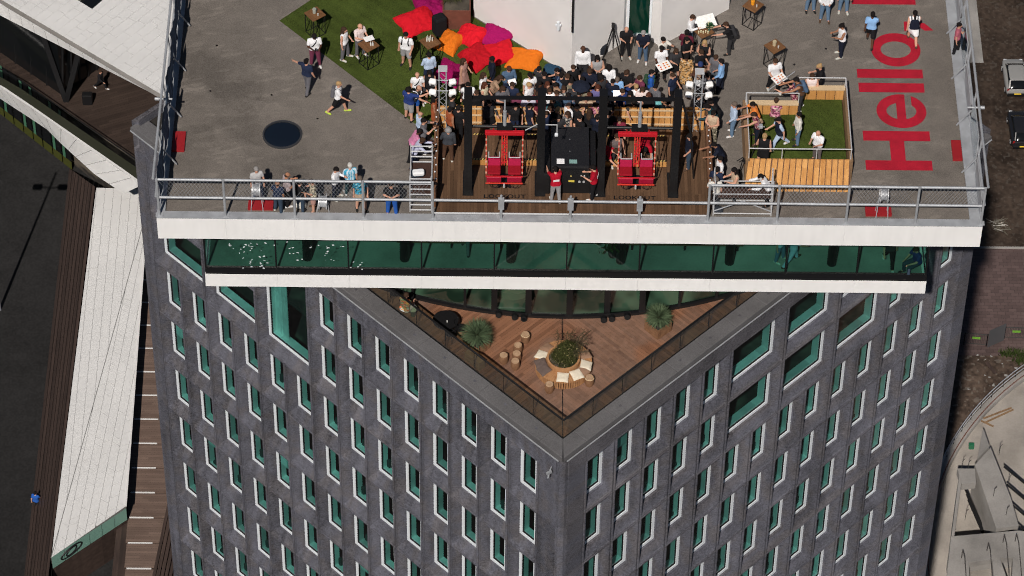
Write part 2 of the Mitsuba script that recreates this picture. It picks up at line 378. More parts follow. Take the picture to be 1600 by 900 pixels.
# curtain in the tall window of the left wall
oo = opening(10, 1, 2, 2)
cm = []
for i in range(9):
    a = oo[1] - 0.12 - i * 0.10
    cm.append(tube((a, -0.34 - 0.03 * (i % 2), oo[2] + 0.12), (a, -0.34 - 0.03 * (i % 2), oo[3] - 0.12), 0.055, 8))
part('curtain', onwall('L', cat(cm)), 'inner_white', TW, smooth=40, label='pale curtain at the left of the tall window')
# corner piers, ends, lower wall, storeys and dark core behind the windows
WL = 26.75
for side in 'LR':
    e = A1 - OW - (M - OW) / 2
    zs = [2.84, -0.56 - HH * 1 + 1.7, -5.66, -9.06, -12.46, -19.26, -26.06, -32.86, -39.66]
    for k in range(len(zs) - 1):
        part('corner_stone', onwall(side, bx(0.02, e - 0.02, -0.3, PR - 0.03, zs[k + 1] + 0.008, zs[k] - 0.008)), 'stone', TW)
        part('corner_stone', onwall(side, bx(A1 + 13.225 * M + 0.015, WL, -0.3, PR - 0.03, zs[k + 1] + 0.008, zs[k] - 0.008)), 'stone', TW)
    part('lower_wall', onwall(side, bx(0, WL, -0.3, PR - 0.05, G, -39.7)), 'stone', TW)
    part('wall', onwall(side, bx(0.6, WL - 0.2, -0.32, 0.20, 2.3 + 0.57, 3.95)), 'stone', TW)
    # frieze under the coping, one stone per module
    for i in range(15):
        s0 = e + (i - 1) * M + 0.012
        part('frieze_stone', onwall(side, bx(max(s0, 0.0), min(s0 + M - 0.024, WL), 0.05, PR + 0.01, 2.856, 3.80)), 'stone', TW)
    part('drip_edge', onwall(side, bx(-PR * 0.41, WL + 0.1, PR + 0.012, PR + 0.052, 3.83, 3.875)), 'galvanised', TW)
    part('parapet_band', onwall(side, bx(-PR * 0.40, WL + 0.1, 0.0, PR + 0.008, 3.81, 4.05)), 'coping_stone', TW)
# the pier at the corner itself
zs = np.arange(3.8, -40.0, -3.4)
for k in range(len(zs) - 1):
    part('corner_pier', prism(Polygon([(-0.62, 0.20), (-0.30, -0.165), (-0.12, -0.335), (0.12, -0.335), (0.30, -0.165), (0.62, 0.20), (0, 0.85)]), zs[k + 1] + 0.008, zs[k] - 0.008), 'stone', TW)
# coping slabs: each a stone of its own, mitred at the corner
def copemesh(side, s0, s1, mitre):
    a0, b0 = (s0, s0) if not mitre else (-0.45, 0.28)       # along outer and inner edges
    w0, w1 = PR + 0.10, -0.29
    v, f = [], []
    zt, zb, ch = 4.36, 4.07, 0.02
    P = [(a0, w0), (s1, w0), (s1, w1), (b0, w1)]
    p = Polygon(P)
    m = prism(p, zb, zt - ch)
    q = p.buffer(-ch, join_style=2)
    m2 = m3.Manifold.hull_points(np.vstack([np.c_[np.array(P), np.full(4, zt - ch)], np.c_[np.array(q.exterior.coords)[:4], np.full(4, zt)]]).astype(np.float32))
    return cat(m, m2)
for side in 'LR':
    edges = [0.9 + 1.82 * i for i in range(15)]
    part('coping', onwall(side, copemesh(side, 0, 0.89, True)), 'coping_stone', TW)
    for i in range(14):
        part('coping', onwall(side, copemesh(side, edges[i], edges[i + 1] - 0.012, False)), 'coping_stone', TW)
    for i in range(12):                   # little fixing plates let into the coping
        part('coping_cap', onwall(side, bx(edges[i] + 0.5, edges[i] + 0.62, 0.05, 0.15, 4.355, 4.366)), 'stone', TW)
# inside: floors every storey, ceiling, core
HB = 18.9
inner = Polygon([(0, 0.55), (18.3, 18.9), (0, 37.2), (-18.3, 18.9)])
core = Polygon([(0, 4.6), (14.2, 18.9), (0, 33.2), (-14.2, 18.9)])
fl = [prism(inner, -HH * r - 0.62 - 0.25, -HH * r - 0.62) for r in range(0, 13)]
part('storey_floors', cat(fl), 'dark_inside', TW)
part('core_walls', prism(core, G, 3.6), 'dark_inside', TW)
part('back_wall', cat(prism([(18.9, 18.9), (19.2, 18.9), (0, 38.1), (0, 37.8)], G, 4.3), prism([(-18.9, 18.9), (-19.2, 18.9), (0, 38.1), (0, 37.8)], G, 4.3)), 'stone', TW)
part('terrace_slab', prism(Polygon([(0, 0.1), (18.7, 18.8), (0, 37.5), (-18.7, 18.8)]), 3.62, TER - 0.004), 'dark_inside', TW)
part('camera_bracket', cat(bar((-0.45, -0.22, 3.3), (-0.55, -0.50, 3.27), 0.04), rot(bx(-0.68, -0.44, -0.55, -0.46, 3.2, 3.32), 35, (0, 0, 1), (-0.55, -0.5, 3)), tube((-0.55, -0.5, 3.24), (-0.60, -0.58, 3.0), 0.03)), 'galvanised', TW, label='small grey security camera on the corner under the coping')

# ------------------------------------------------------------------ terrace deck and curved glass
part('terrace_deck', prism(Polygon([(0, 0.42), (13.5, 13.9), (-13.5, 13.9)]), TER, TER + 0.004), 'terrace_boards', TW, label='chevron laid timber deck of the corner terrace')
part('deck_seam', bx(-0.02, 0.02, 0.6, 7.4, TER + 0.004, TER + 0.010), 'black_metal', TW)
CY, RR = 26.95, 19.5
def arcp(x, r=RR): return (x, CY - math.sqrt(r * r - x * x))
xs = np.linspace(-13.6, 13.6, 41)
glass = []
def strip(r, z0, z1, x0, x1, n=8):
    xx = np.linspace(x0, x1, n)
    v = [(*arcp(x, r), z0) for x in xx] + [(*arcp(x, r), z1) for x in xx]
    f = [(i, i + 1, n + i + 1) for i in range(n - 1)] + [(i, n + i + 1, n + i) for i in range(n - 1)]
    return trimesh.Trimesh(v, f, process=False)
mull = [-13.4, -11.0, -8.7, -6.4, -4.15, -2.9, -1.45, 0.3, 1.9, 3.4, 5.0, 6.6, 8.8, 11.0, 13.4]
for i in range(len(mull) - 1):
    part('terrace_pane', strip(RR, TER + 0.16, 7.2, mull[i] + 0.05, mull[i + 1] - 0.05), 'glass_dark', TW)
for x in mull:
    a = arcp(x)
    w = 0.26 if abs(x) < 3.6 else 0.11
    part('terrace_mullion', bx(a[0] - w / 2, a[0] + w / 2, a[1] - 0.06, a[1] + 0.10, TER, 7.35), 'black_metal', TW)
part('terrace_sill', prism(Polygon([arcp(x, RR + 0.12) for x in xs] + [arcp(x, RR - 0.06) for x in xs[::-1]]), TER, TER + 0.15), 'black_metal', TW)
part('lounge_floor', prism(Polygon([arcp(x, RR - 0.1) for x in xs] + [(13.6, 30), (-13.6, 30)]), TER, TER + 0.05), 'lounge_floor', TW)
# the crown: floor slab with its white band, glazed storey, roof slab with the white fascia
bandz0, bandz1 = 7.36, 8.11
for i in range(10):
    a = -14.92 + i * 2.998
    part('band_panel', bx(a + (0.003 if i else 0), a + 2.995, 6.0, 6.10, bandz0, bandz1), 'white_panel', TW)
part('crown_floor', bx(-14.85, 15.0, 6.10, 38, bandz0 + 0.02, FL - 0.02), 'white_render', TW)
part('crown_floor_finish', bx(-14.8, 14.9, 6.15, 20, FL - 0.019, FL), 'crown_concrete', TW)
part('crown_sill', cat(bx(-14.9, 15.05, 6.02, 6.22, 8.115, 8.38), bx(-14.9, 15.05, 6.0, 6.06, 8.112, 8.16)), 'black_metal', TW)
ml = [-14.88, -11.95, -8.95, -5.92, -2.91, 0.09, 3.10, 6.14, 9.17, 12.13, 15.0]
for i in range(10):
    v = np.array([(ml[i] + 0.03, 6.12, 8.3), (ml[i + 1] - 0.03, 6.12, 8.3), (ml[i + 1] - 0.03, 6.12, 10.21), (ml[i] + 0.03, 6.12, 10.21)])
    part('crown_pane', trimesh.Trimesh(v, [(0, 1, 2), (0, 2, 3)], process=False), 'glass_crown', TW)
for x in ml:
    part('crown_mullion', bx(x - 0.03, x + 0.03, 6.08, 6.24, 8.15, 10.21), 'black_metal', TW)
for sx, nm in ((-14.9, 'left'), (15.03, 'right')):
    v = np.array([(sx, 6.2, 8.3), (sx, 20, 8.3), (sx, 20, 10.21), (sx, 6.2, 10.21)])
    part('crown_pane', trimesh.Trimesh(v, [(0, 1, 2), (0, 2, 3)], process=False), 'glass_crown', TW)
for x in (-10.7, -6.65, -2.22, 2.36, 6.89, 11.16):
    part('crown_column', tube((x, 6.95, FL), (x, 6.95, 10.21), 0.20, 20), 'black_metal', TW, smooth=40)
part('crown_back_wall', bx(-14.8, 14.9, 13.5, 13.7, FL, 10.21), 'dark_inside', TW)
for a, b in ((-6.99, -2.44), (2.64, 7.45)):
    k = thing('window_bench', f'long brown bench behind the {"left" if a < 0 else "right"} part of the glazed strip', 'bench')
    part('seat', bx(a, b, 7.5, 8.3, FL + 0.40, FL + 0.46), 'brown_wood', k)
    for x in (a + 0.2, (a + b) / 2, b - 0.2):
        part('leg', bx(x - 0.04, x + 0.04, 7.6, 8.2, FL, FL + 0.40), 'black_metal', k)
rz0, rz1 = 10.21, 11.41
edges = np.linspace(-16.73, 17.05, 13)
for i in range(12):
    part('fascia_panel', bx(edges[i] + (0.003 if i else 0), edges[i + 1] - 0.001, 6.0, 6.12, rz0, rz1 - 0.012), 'white_panel', TW)
part('fascia_panel', bx(-16.73, -16.63, 6.122, 40, rz0, rz1 - 0.012), 'white_panel', TW)
part('fascia_panel', bx(16.95, 17.05, 6.122, 40, rz0, rz1 - 0.012), 'white_panel', TW)
part('roof_slab', bx(-16.62, 16.94, 6.125, 40, rz0 + 0.01, D - 0.01), 'white_render', TW)
part('roof_deck', bx(-16.60, 16.92, 6.42, 39.9, D - 0.009, D), 'roof_membrane', TW, label='mottled grey membrane of the roof deck')
part('edge_gutter', bx(-16.73, 17.05, 6.0, 6.40, rz1 - 0.010, rz1 + 0.012), 'galvanised', TW)
part('edge_gutter', bx(-16.73, -16.40, 6.405, 40, rz1 - 0.05, rz1 + 0.010), 'galvanised', TW)
part('edge_gutter', bx(16.55, 17.05, 6.405, 40, rz1 - 0.05, rz1 + 0.010), 'galvanised', TW)
# red lettering painted on the deck
z0, z1 = D + 0.004, D + 0.008
LT = fresh('deck_lettering', TW)
def ell(cx, cy, rx, ry): return affinity.scale(Point(cx, cy).buffer(1, 48), rx, ry)
letters = {
    'H': shapely.union_all([sbox(12.49, 9.31, 15.26, 9.88), sbox(12.48, 11.04, 15.28, 11.62), sbox(13.57, 9.85, 14.18, 11.07)]),
    'e': None, 'l': sbox(12.47, 13.96, 15.25, 14.52), 'l2': sbox(12.45, 14.83, 15.25, 15.37),
    'o': ell(14.20, 16.585, 1.055, 1.035).difference(ell(14.19, 16.59, 0.645, 0.515)),
    'comma': Polygon([(14.64, 17.76), (14.66, 18.36), (15.22, 18.36), (15.55, 18.26), (15.90, 17.82), (15.52, 17.80), (15.32, 18.02), (15.13, 18.05), (15.12, 17.76)]),
    'I': sbox(12.48, 19.44, 15.25, 20.0)}
eo = ell(14.19, 12.825, 1.05, 1.015)
ei = ell(14.19, 12.825, 0.63, 0.50)
letters['e'] = eo.difference(ei).union(sbox(13.99, 12.2, 14.37, 13.5).intersection(eo)).difference(sbox(14.37, 12.95, 14.64, 14.2)).union(sbox(13.99, 12.2, 14.37, 13.82).intersection(eo))
for nm in ('H', 'e', 'l', 'l2', 'o', 'comma', 'I'):
    part('letter', prism(letters[nm], z0, z1), 'letter_red', LT)
labels[LT] = {'label': 'big red letters spelling Hello, on the roof deck'}
# ------------------------------------------------------------------ roof: railings
RED, DRED = (0.44, 0.010, 0.018), (0.26, 0.007, 0.016)
BLK = (0.010, 0.010, 0.012)
GALV = (0.36, 0.38, 0.41)
RL = thing('roof_railing', 'grey galvanised railing along the front edge of the roof', 'railing')
posts = [-16.62, -13.92, -11.07, -8.27, -5.44, -2.65, 0.18, 3.0, 5.80, 8.63, 11.46, 14.30, 16.98]
for i, x in enumerate(posts):
    low = 5 <= i <= 7
    top = 12.62 if low else 13.52
    if low:
        m = cat(bx(x - 0.12, x + 0.12, 6.10, 6.22, 12.0, 12.62), bx(x - 0.05, x + 0.05, 6.10, 6.22, 11.42, 12.0), bx(x - 0.14, x + 0.14, 6.05, 6.30, 11.423, 11.445), tube((x, 6.16, 12.62), (x, 6.16, 12.78), 0.05))
    else:
        m = cat(tube((x, 6.16, 11.42), (x, 6.16, top), 0.052, 10), bx(x - 0.15, x + 0.15, 6.05, 6.30, 11.423, 11.445), bx(x - 0.012, x + 0.012, 6.2, 6.38, 11.44, 11.75))
    part('post', m, 'galvanised', RL)
for i in range(12):
    a, b = posts[i] + 0.06, posts[i + 1] - 0.06
    part('rail', tube((a, 6.16, 12.47), (b, 6.16, 12.47), 0.058, 10), 'galvanised', RL, smooth=40)
    if i < 4 or i > 7:
        part('rail', tube((a, 6.16, 13.50), (b, 6.16, 13.50), 0.058, 10), 'galvanised', RL, smooth=40)
        w = []
        for k in range(int((b - a) / 0.15)):
            for dx in (0.55, -0.55):
                x0 = a + k * 0.15 + (0 if dx > 0 else 0.55)
                x1 = x0 + dx
                if x0 > b or x1 > b or x1 < a: continue
                w.append(bar((x0, 6.16, 12.53), (x1, 6.16, 13.44), 0.006))
        part('wire_mesh', cat(w), 'galvanised', RL)
    else:
        part('rail', tube((a, 6.16, 11.72), (b, 6.16, 11.72), 0.040, 8), 'aluminium', RL, smooth=40)
for side, xe, cols in (('left', -16.66, None), ('right', 16.98, None)):
    RS = thing('side_railing', f'railing with {"dark blue netting" if side == "left" else "blue glass panels"} along the {side} edge of the roof', 'railing')
    sg = -1 if side == 'left' else 1
    ys = [6.3, 9.1, 11.9, 14.7, 17.5, 20.3, 23.1, 25.9]
    for y in ys[1:]:
        part('post', cat(bar((xe, y, 11.42), (xe + sg * 0.10, y, 13.5), 0.07), bar((xe - sg * 0.55, y, 11.42), (xe, y, 12.3), 0.05)), 'galvanised', RS)
    for z, o in ((13.5, 0.10), (12.47, 0.05)):
        part('rail', tube((xe + sg * o, 6.2, z), (xe + sg * o, 26, z), 0.055, 9), 'galvanised', RS, smooth=40)
    for i in range(len(ys) - 1):
        if side == 'left':
            n = 14
            g = np.random.default_rng(i)
            yy = np.linspace(ys[i] + 0.08, ys[i + 1] - 0.05, n)
            zz = np.linspace(11.55, 13.42, 9)
            v = np.array([(xe + 0.06 + 0.05 * math.sin(2.1 * y + 3 * z + i) + 0.02 * g.normal(), y, z + 0.06 * math.sin(y * 5 + i)) for z in zz for y in yy])
            f = [(a * n + b, a * n + b + 1, a * n + n + b + 1) for a in range(8) for b in range(n - 1)] + [(a * n + b, a * n + n + b + 1, a * n + n + b) for a in range(8) for b in range(n - 1)]
            c = np.tile((0.060, 0.085, 0.125), (len(v), 1)) * (0.5 + g.random((len(v), 1)))
            part('netting', trimesh.Trimesh(v, f, process=False), 'cloth', RS, color=c, smooth=True)
        elif i in (0, 1, 2, 3, 4, 5):
            a, b = ys[i] + 0.25, ys[i + 1] - 0.2
            if i % 2:
                part('glass_panel', bx(xe - 0.02, xe - 0.005, a, b, 11.6, 13.2), 'glass_blue', RS)
                part('panel_frame', cat(bar((xe, a, 11.6), (xe, b, 11.6), 0.04), bar((xe, a, 13.2), (xe, b, 13.2), 0.04), bar((xe, a, 11.6), (xe, a, 13.2), 0.04), bar((xe, b, 11.6), (xe, b, 13.2), 0.04)), 'galvanised', RS)
            else:
                part('solid_panel', bx(xe - 0.03, xe, a, b, 11.5, 12.45), 'galvanised', RS)
    lamp = cat(tube((xe - sg * 0.30, 11.35, 13.0), (xe + sg * 0.25, 11.35, 13.0), 0.045, 10), tube((xe + sg * 0.25, 11.35, 13.0), (xe + sg * 0.42, 11.35, 13.0), 0.075, 10))
    part('tube_lamp', lamp, 'galvanised', RS, smooth=40)
for nm, q in (('beside the left railing', (-16.38, -15.86, 9.93, 11.04)), ('behind the front railing on the left', (-13.03, -12.0, 6.60, 7.11)), ('beside the right railing near the letters', (16.13, 16.53, 9.88, 11.0)), ('behind the front railing below the letters', (12.3, 13.37, 6.62, 7.12))):
    solo('deck_plate', f'flat red box on the roof deck {nm}', 'hatch', cat(bx(*q, D, D + 0.13)), 'paint', color=(0.27, 0.016, 0.020), group=None)
k = thing('round_rooflight', 'round dark rooflight with a thin rim in the open grey deck', 'rooflight')
t = np.linspace(0, 2 * math.pi, 49)[:-1]
part('rim', prism(Point(-11.83, 11.0).buffer(0.83, 24).difference(Point(-11.83, 11.0).buffer(0.76, 24)), D, D + 0.07), 'paint', k, color=(0.035, 0.037, 0.042))
part('dome', trimesh.creation.icosphere(subdivisions=4, radius=0.757).apply_scale((1, 1, 0.12)).apply_translation((-11.83, 11.0, D + 0.01)), 'dome_glass', k, smooth=True)
scene['dome_glass'] = principled((0.006, 0.010, 0.018), 0.25, spec=0.5)
for i, (x, y) in enumerate(((-14.9, 16.4), (-12.4, 13.4), (-15.0, 13.6), (-10.4, 12.0), (11.2, 16.6), (10.9, 13.9), (9.8, 15.6))):
    solo('deck_drain', 'tiny dark drain in the grey roof deck ' + ('far up on the left', 'between the round rooflight and the turf tip', 'near the left railing', 'right above the round rooflight', 'left of the walking person in light blue', 'left of the letter e', 'above the turf platform corner')[i], 'drain', tube((x, y, D), (x, y, D + 0.012), 0.05, 12), 'black_metal')
# winch reels standing at the front railing
for lab, x, y, z in (('behind the left end of the red box', -12.65, 6.75, 12.35), ('beside the crouching row of people', -9.95, 6.72, 11.75), ('at the right above the red box', 12.95, 6.62, 12.6)):
    k = thing('cable_reel', f'grey round reel at the front railing {lab}', 'cable reel')
    part('drum', cat(tube((x - 0.12, y, z), (x + 0.12, y, z), 0.24, 20), tube((x - 0.15, y, z), (x + 0.15, y, z), 0.08, 10)), 'galvanised', k, smooth=40)
    part('rim', cat(*[rot(prism(Point(0, 0).buffer(0.34, 16).difference(Point(0, 0).buffer(0.27, 16)), -0.015, 0.015), 90, (0, 1, 0)).apply_translation((x + o, y, z)) for o in (-0.15, 0.15)]), 'aluminium', k)
    for sx in (-1, 1):
        part('leg', cat(bar((x + sx * 0.17, y, z), (x + sx * 0.25, y - 0.2, D + 0.0), 0.03), bar((x + sx * 0.17, y, z), (x + sx * 0.25, y + 0.25, D + 0.0), 0.03)), 'galvanised', k)

# ------------------------------------------------------------------ roof: turf, pavilion, planter, beanbags
tf = Polygon([(-12.29, 18.0), (-4.84, 10.24), (-0.55, 14.65), (-0.2, 15.1), (-3.97, 18.38), (-3.97, 22), (-8.5, 21.9)])
k = solo('turf_carpet', 'large green artificial turf carpet laid cornerwise on the roof', 'artificial turf', prism(tf, D + 0.001, D + 0.014), 'turf')
PV = thing('roof_pavilion', 'white rendered roof house with a green glass door', 'roof house')
pA, pB, pC = (-3.93, 18.43), (0.26, 14.78), (2.50, 16.84)
pG = (4.08, 16.66); pH = (3.72, 17.0); pE = (7.13, 19.05)
HP = 5.4
body = Polygon([pA, pB, pC, (2.62, 17.35), (3.70, 17.35), pH, pG, pE, (4.5, 23.5), (-1, 24), (-3.93, 21)])
part('wall', prism(body, D, D + HP), 'white_render', PV)
part('coping', prism(body.buffer(0.04, join_style=2).difference(body.buffer(-0.25, join_style=2)), D + HP + 0.002, D + HP + 0.06), 'galvanised', PV)
d = fresh('door', PV)
part('glass', bx(2.74, 3.60, 17.30, 17.315, D + 0.12, D + 2.6), 'glass_green', d)
part('frame', cat(bx(2.64, 2.74, 17.22, 17.34, D, D + 2.72), bx(3.60, 3.70, 17.22, 17.34, D, D + 2.72), bx(2.74, 3.60, 17.22, 17.34, D + 2.6, D + 2.72), bx(2.74, 3.60, 17.22, 17.34, D, D + 0.12)), 'frame_white', d)
part('exit_sign', bx(2.85, 3.15, 17.15, 17.20, D + 2.42, D + 2.56), 'paint', d, color=(0.01, 0.30, 0.10), label='small green exit sign over the door')
part('backing', bx(2.74, 3.60, 17.335, 17.345, D + 0.12, D + 2.6), 'paint', d, color=(0.10, 0.24, 0.18))
part('downpipe', cat(tube((0.26, 14.70, D + 2.6), (0.26, 14.70, D + HP), 0.045)), 'black_metal', PV)
part('wall_lamp', cat(bx(-0.45, -0.20, 15.02, 15.12, D + 2.62, D + 2.68), tube((-0.33, 15.05, D + 2.4), (-0.33, 15.05, D + 2.85), 0.07, 10)), 'frame_white', PV, label='small white lamp on the sunlit wall')
k = thing('palm_planter', 'tall rusty brown planter box with a palm beside the white wall', 'planter')
part('box', cat(bx(-5.25, -4.05, 17.55, 17.60, D + 0.01, D + 1.1), bx(-5.25, -4.05, 19.3, 19.35, D + 0.01, D + 1.1), bx(-5.25, -5.20, 17.60, 19.3, D + 0.01, D + 1.1), bx(-4.10, -4.05, 17.60, 19.3, D + 0.01, D + 1.1)), 'rust', k)
part('soil', bx(-5.2, -4.1, 17.6, 19.3, D + 0.9, D + 0.98), 'dark_inside', k)
def frond(base, az, el, L, w, n, droop, g):
    """A pinnate palm leaf: narrow leaflets along an arched rib."""
    v, f = [], []
    for i in range(n):
        t = (i + 1) / n
        e = el - droop * t
        p = base + np.array([math.cos(az) * L * t * math.cos(math.radians(e)), math.sin(az) * L * t * math.cos(math.radians(e)), L * t * math.sin(math.radians(el - droop * 0.5 * t))])
        for s in (-1, 1):
            q = p + np.array([-math.sin(az) * s, math.cos(az) * s, -0.25]) * w * math.sin(math.pi * min(t + 0.15, 1.0)) + np.array([math.cos(az), math.sin(az), 0]) * w * 0.5
            d_ = np.array([math.cos(az), math.sin(az), 0]) * 0.018
            b = len(v); v += [p - d_, p + d_, q]; f.append((b, b + 1, b + 2))
    return v, f
def many(fn, count, seed):
    g = random.Random(seed); V, Fc, C = [], [], []
    for i in range(count):
        v, f, c = fn(g, i)
        Fc += [tuple(a + len(V) for a in t_) for t_ in f]; V += list(v); C += [c] * len(v)
    return trimesh.Trimesh(np.array(V), np.array(Fc), process=False), np.array(C)
def palm(g, i):
    v, f = frond(np.array([-4.95 + g.uniform(-0.1, 0.1), 18.6, D + 1.2]), g.uniform(0, 6.283), g.uniform(20, 75), g.uniform(0.8, 1.3), 0.22, 16, g.uniform(30, 70), g)
    return v, f, np.array((0.09, 0.10, 0.03)) * g.uniform(0.6, 1.5)
m, c = many(palm, 42, 4)
part('fronds', m, 'leaf', k, color=c)
def beanbag(w, l, h, seed):
    """A big square cushion bag: pinched corners, one puffed side, creases running to the corners."""
    n = 41
    g_ = np.linspace(-1, 1, n)
    X, Y = np.meshgrid(g_, g_)
    e = np.clip((1 - np.abs(X) ** 2.6) * (1 - np.abs(Y) ** 2.6), 0, 1)
    inset = 1 - 0.13 * (1 - np.abs(X * Y)) ** 2
    puff = 0.75 + 0.35 * X * math.cos(seed * 1.7) + 0.35 * Y * math.sin(seed * 1.7)
    q = np.stack([X * 2.2 + seed * 3.1, Y * 2.2, X * 0 + seed], -1)
    a = meshkit.fbm(q, 4, seed) - 0.5
    r = np.abs(meshkit.fbm(q * 1.3 + 5, 4, seed + 9) - 0.5)
    ang = np.arctan2(Y, X)
    crease = 0.05 * np.abs(np.sin(ang * 9 + 4 * a)) * np.clip(np.hypot(X, Y) - 0.35, 0, 1)
    top = h * np.sqrt(e) * puff + (0.20 * a + 0.24 * r - crease) * e ** 0.4 * 0.9
    zt_ = 0.10 + np.maximum(top, 0)
    zb_ = 0.10 - 0.10 * np.sqrt(e)
    wx, wy = X * w / 2 * inset + 0.10 * a, Y * l / 2 * inset + 0.10 * r
    v = np.vstack([np.stack([wx, wy, zt_], -1).reshape(-1, 3), np.stack([wx, wy, zb_], -1).reshape(-1, 3)])
    f = np.array([(jj * n + ii, jj * n + ii + 1, (jj + 1) * n + ii + 1, (jj + 1) * n + ii) for jj in range(n - 1) for ii in range(n - 1)])
    f = np.vstack([f[:, [0, 1, 2]], f[:, [0, 2, 3]]])
    return trimesh.Trimesh(v, np.vstack([f, f[:, ::-1] + n * n]), process=False)
REDB, ORB, MAG = (0.52, 0.008, 0.018), (0.66, 0.16, 0.012), (0.28, 0.005, 0.090)
bags = [(-6.35, 17.85, 30, 1.75, 1.3, REDB, 'red beanbag lying leftmost on the turf'), (-5.85, 18.85, 10, 1.4, 1.1, MAG, 'magenta beanbag behind the leftmost red one'), (-4.95, 16.60, 65, 1.35, 1.0, ORB, 'orange beanbag beside the bar table'),
        (-4.02, 17.02, -30, 1.35, 1.2, REDB, 'red beanbag in front of the rusty planter'), (-2.95, 16.98, -25, 1.35, 1.1, MAG, 'magenta beanbag against the white wall'), (-3.72, 15.70, -55, 1.4, 1.2, REDB, 'red beanbag in the middle at the front'),
        (-2.75, 15.98, 20, 1.30, 1.25, REDB, 'red beanbag with someone behind it, beside the orange one'), (-1.72, 15.58, -12, 1.5, 1.1, ORB, 'orange beanbag at the foot of the white corner'), (-4.9, 14.72, 70, 1.45, 1.15, MAG, 'magenta beanbag nearest the lighting truss')]
for i, (x, y, a, w, l, c, lab) in enumerate(bags):
    m = beanbag(w * 1.0, l * 1.0, 0.40, i + 1)
    c = tuple(np.array(c) * (1.0, 0.86, 0.95, 1.1, 1.05, 0.78, 1.0, 0.92, 0.9)[i])
    m = rot(m, 10, (1, 0, 0))
    m.apply_translation((0, 0, -m.bounds[0][2] - 0.02))
    solo('beanbag', lab, 'beanbag', rot(m, a).apply_translation((x, y, D + 0.014)), 'cloth', color=c, smooth=True)
# bar tables
def bar_table(x, y, a, lab, things_on=0):
    k = thing('bar_table', lab, 'table')
    P = at(x, y, D + 0.004, a)
    part('tabletop', mov(rbox(0.68, 0.68, 0.05, 0.012), 0, 0, 1.07), 'tabletop_wood', k, at=P)
    h = 0.30
    for sx, sy in ((1, 1), (1, -1), (-1, 1), (-1, -1)):
        part('leg', bar((sx * h, sy * h, 0), (sx * h, sy * h, 1.07), 0.028), 'black_metal', k, at=P)
    part('base_frame', cat(*[bar((-h, s * h, 0.02), (h, s * h, 0.02), 0.026) for s in (1, -1)], *[bar((s * h, -h + 0.02, 0.02), (s * h, h - 0.02, 0.02), 0.026) for s in (1, -1)]), 'black_metal', k, at=P)
    part('brace', cat(*[bar((-h, s * h, 1.05), (0, s * h, 0.04), 0.018) for s in (1, -1)], *[bar((s * h, -h, 1.04), (s * h, 0, 0.04), 0.018) for s in (1, -1)]), 'black_metal', k, at=P)
    return P
scene['tabletop_wood'] = principled(proc(lambda p, n, uv: mix((0.085, 0.038, 0.016), (0.21, 0.105, 0.045), fbm(p.x * 3.0, (p.y + p.x) * 14, p.z, 3))), 0.5)
def bottle_mesh(x, y, z, h=0.28, r=0.035):
    m = trimesh.creation.revolve([(0, 0), (r, 0), (r, h * 0.58), (r * 0.35, h * 0.78), (r * 0.35, h), (0, h)], sections=12)
    return m.apply_translation((x, y, z))
def glass_mesh(x, y, z, h=0.12, r=0.032):
    return tube((x, y, z), (x, y, z + h), r * 0.85, 10, r)
tb = [(-10.7, 17.26, 38, 'bar table with a glass jar, leftmost on the turf'), (-8.35, 15.38, 40, 'bar table with a bald person behind it on the turf'), (-5.74, 15.6, 35, 'bar table with bottles beside the beanbags'),
      (8.08, 18.1, 52, 'bar table with an amber jar at the top edge of the grey deck'), (8.9, 15.55, 38, 'bar table with a jar right of the amber one'), (5.9, 16.45, 35, 'bar table with flowers and papers crowded by people')]
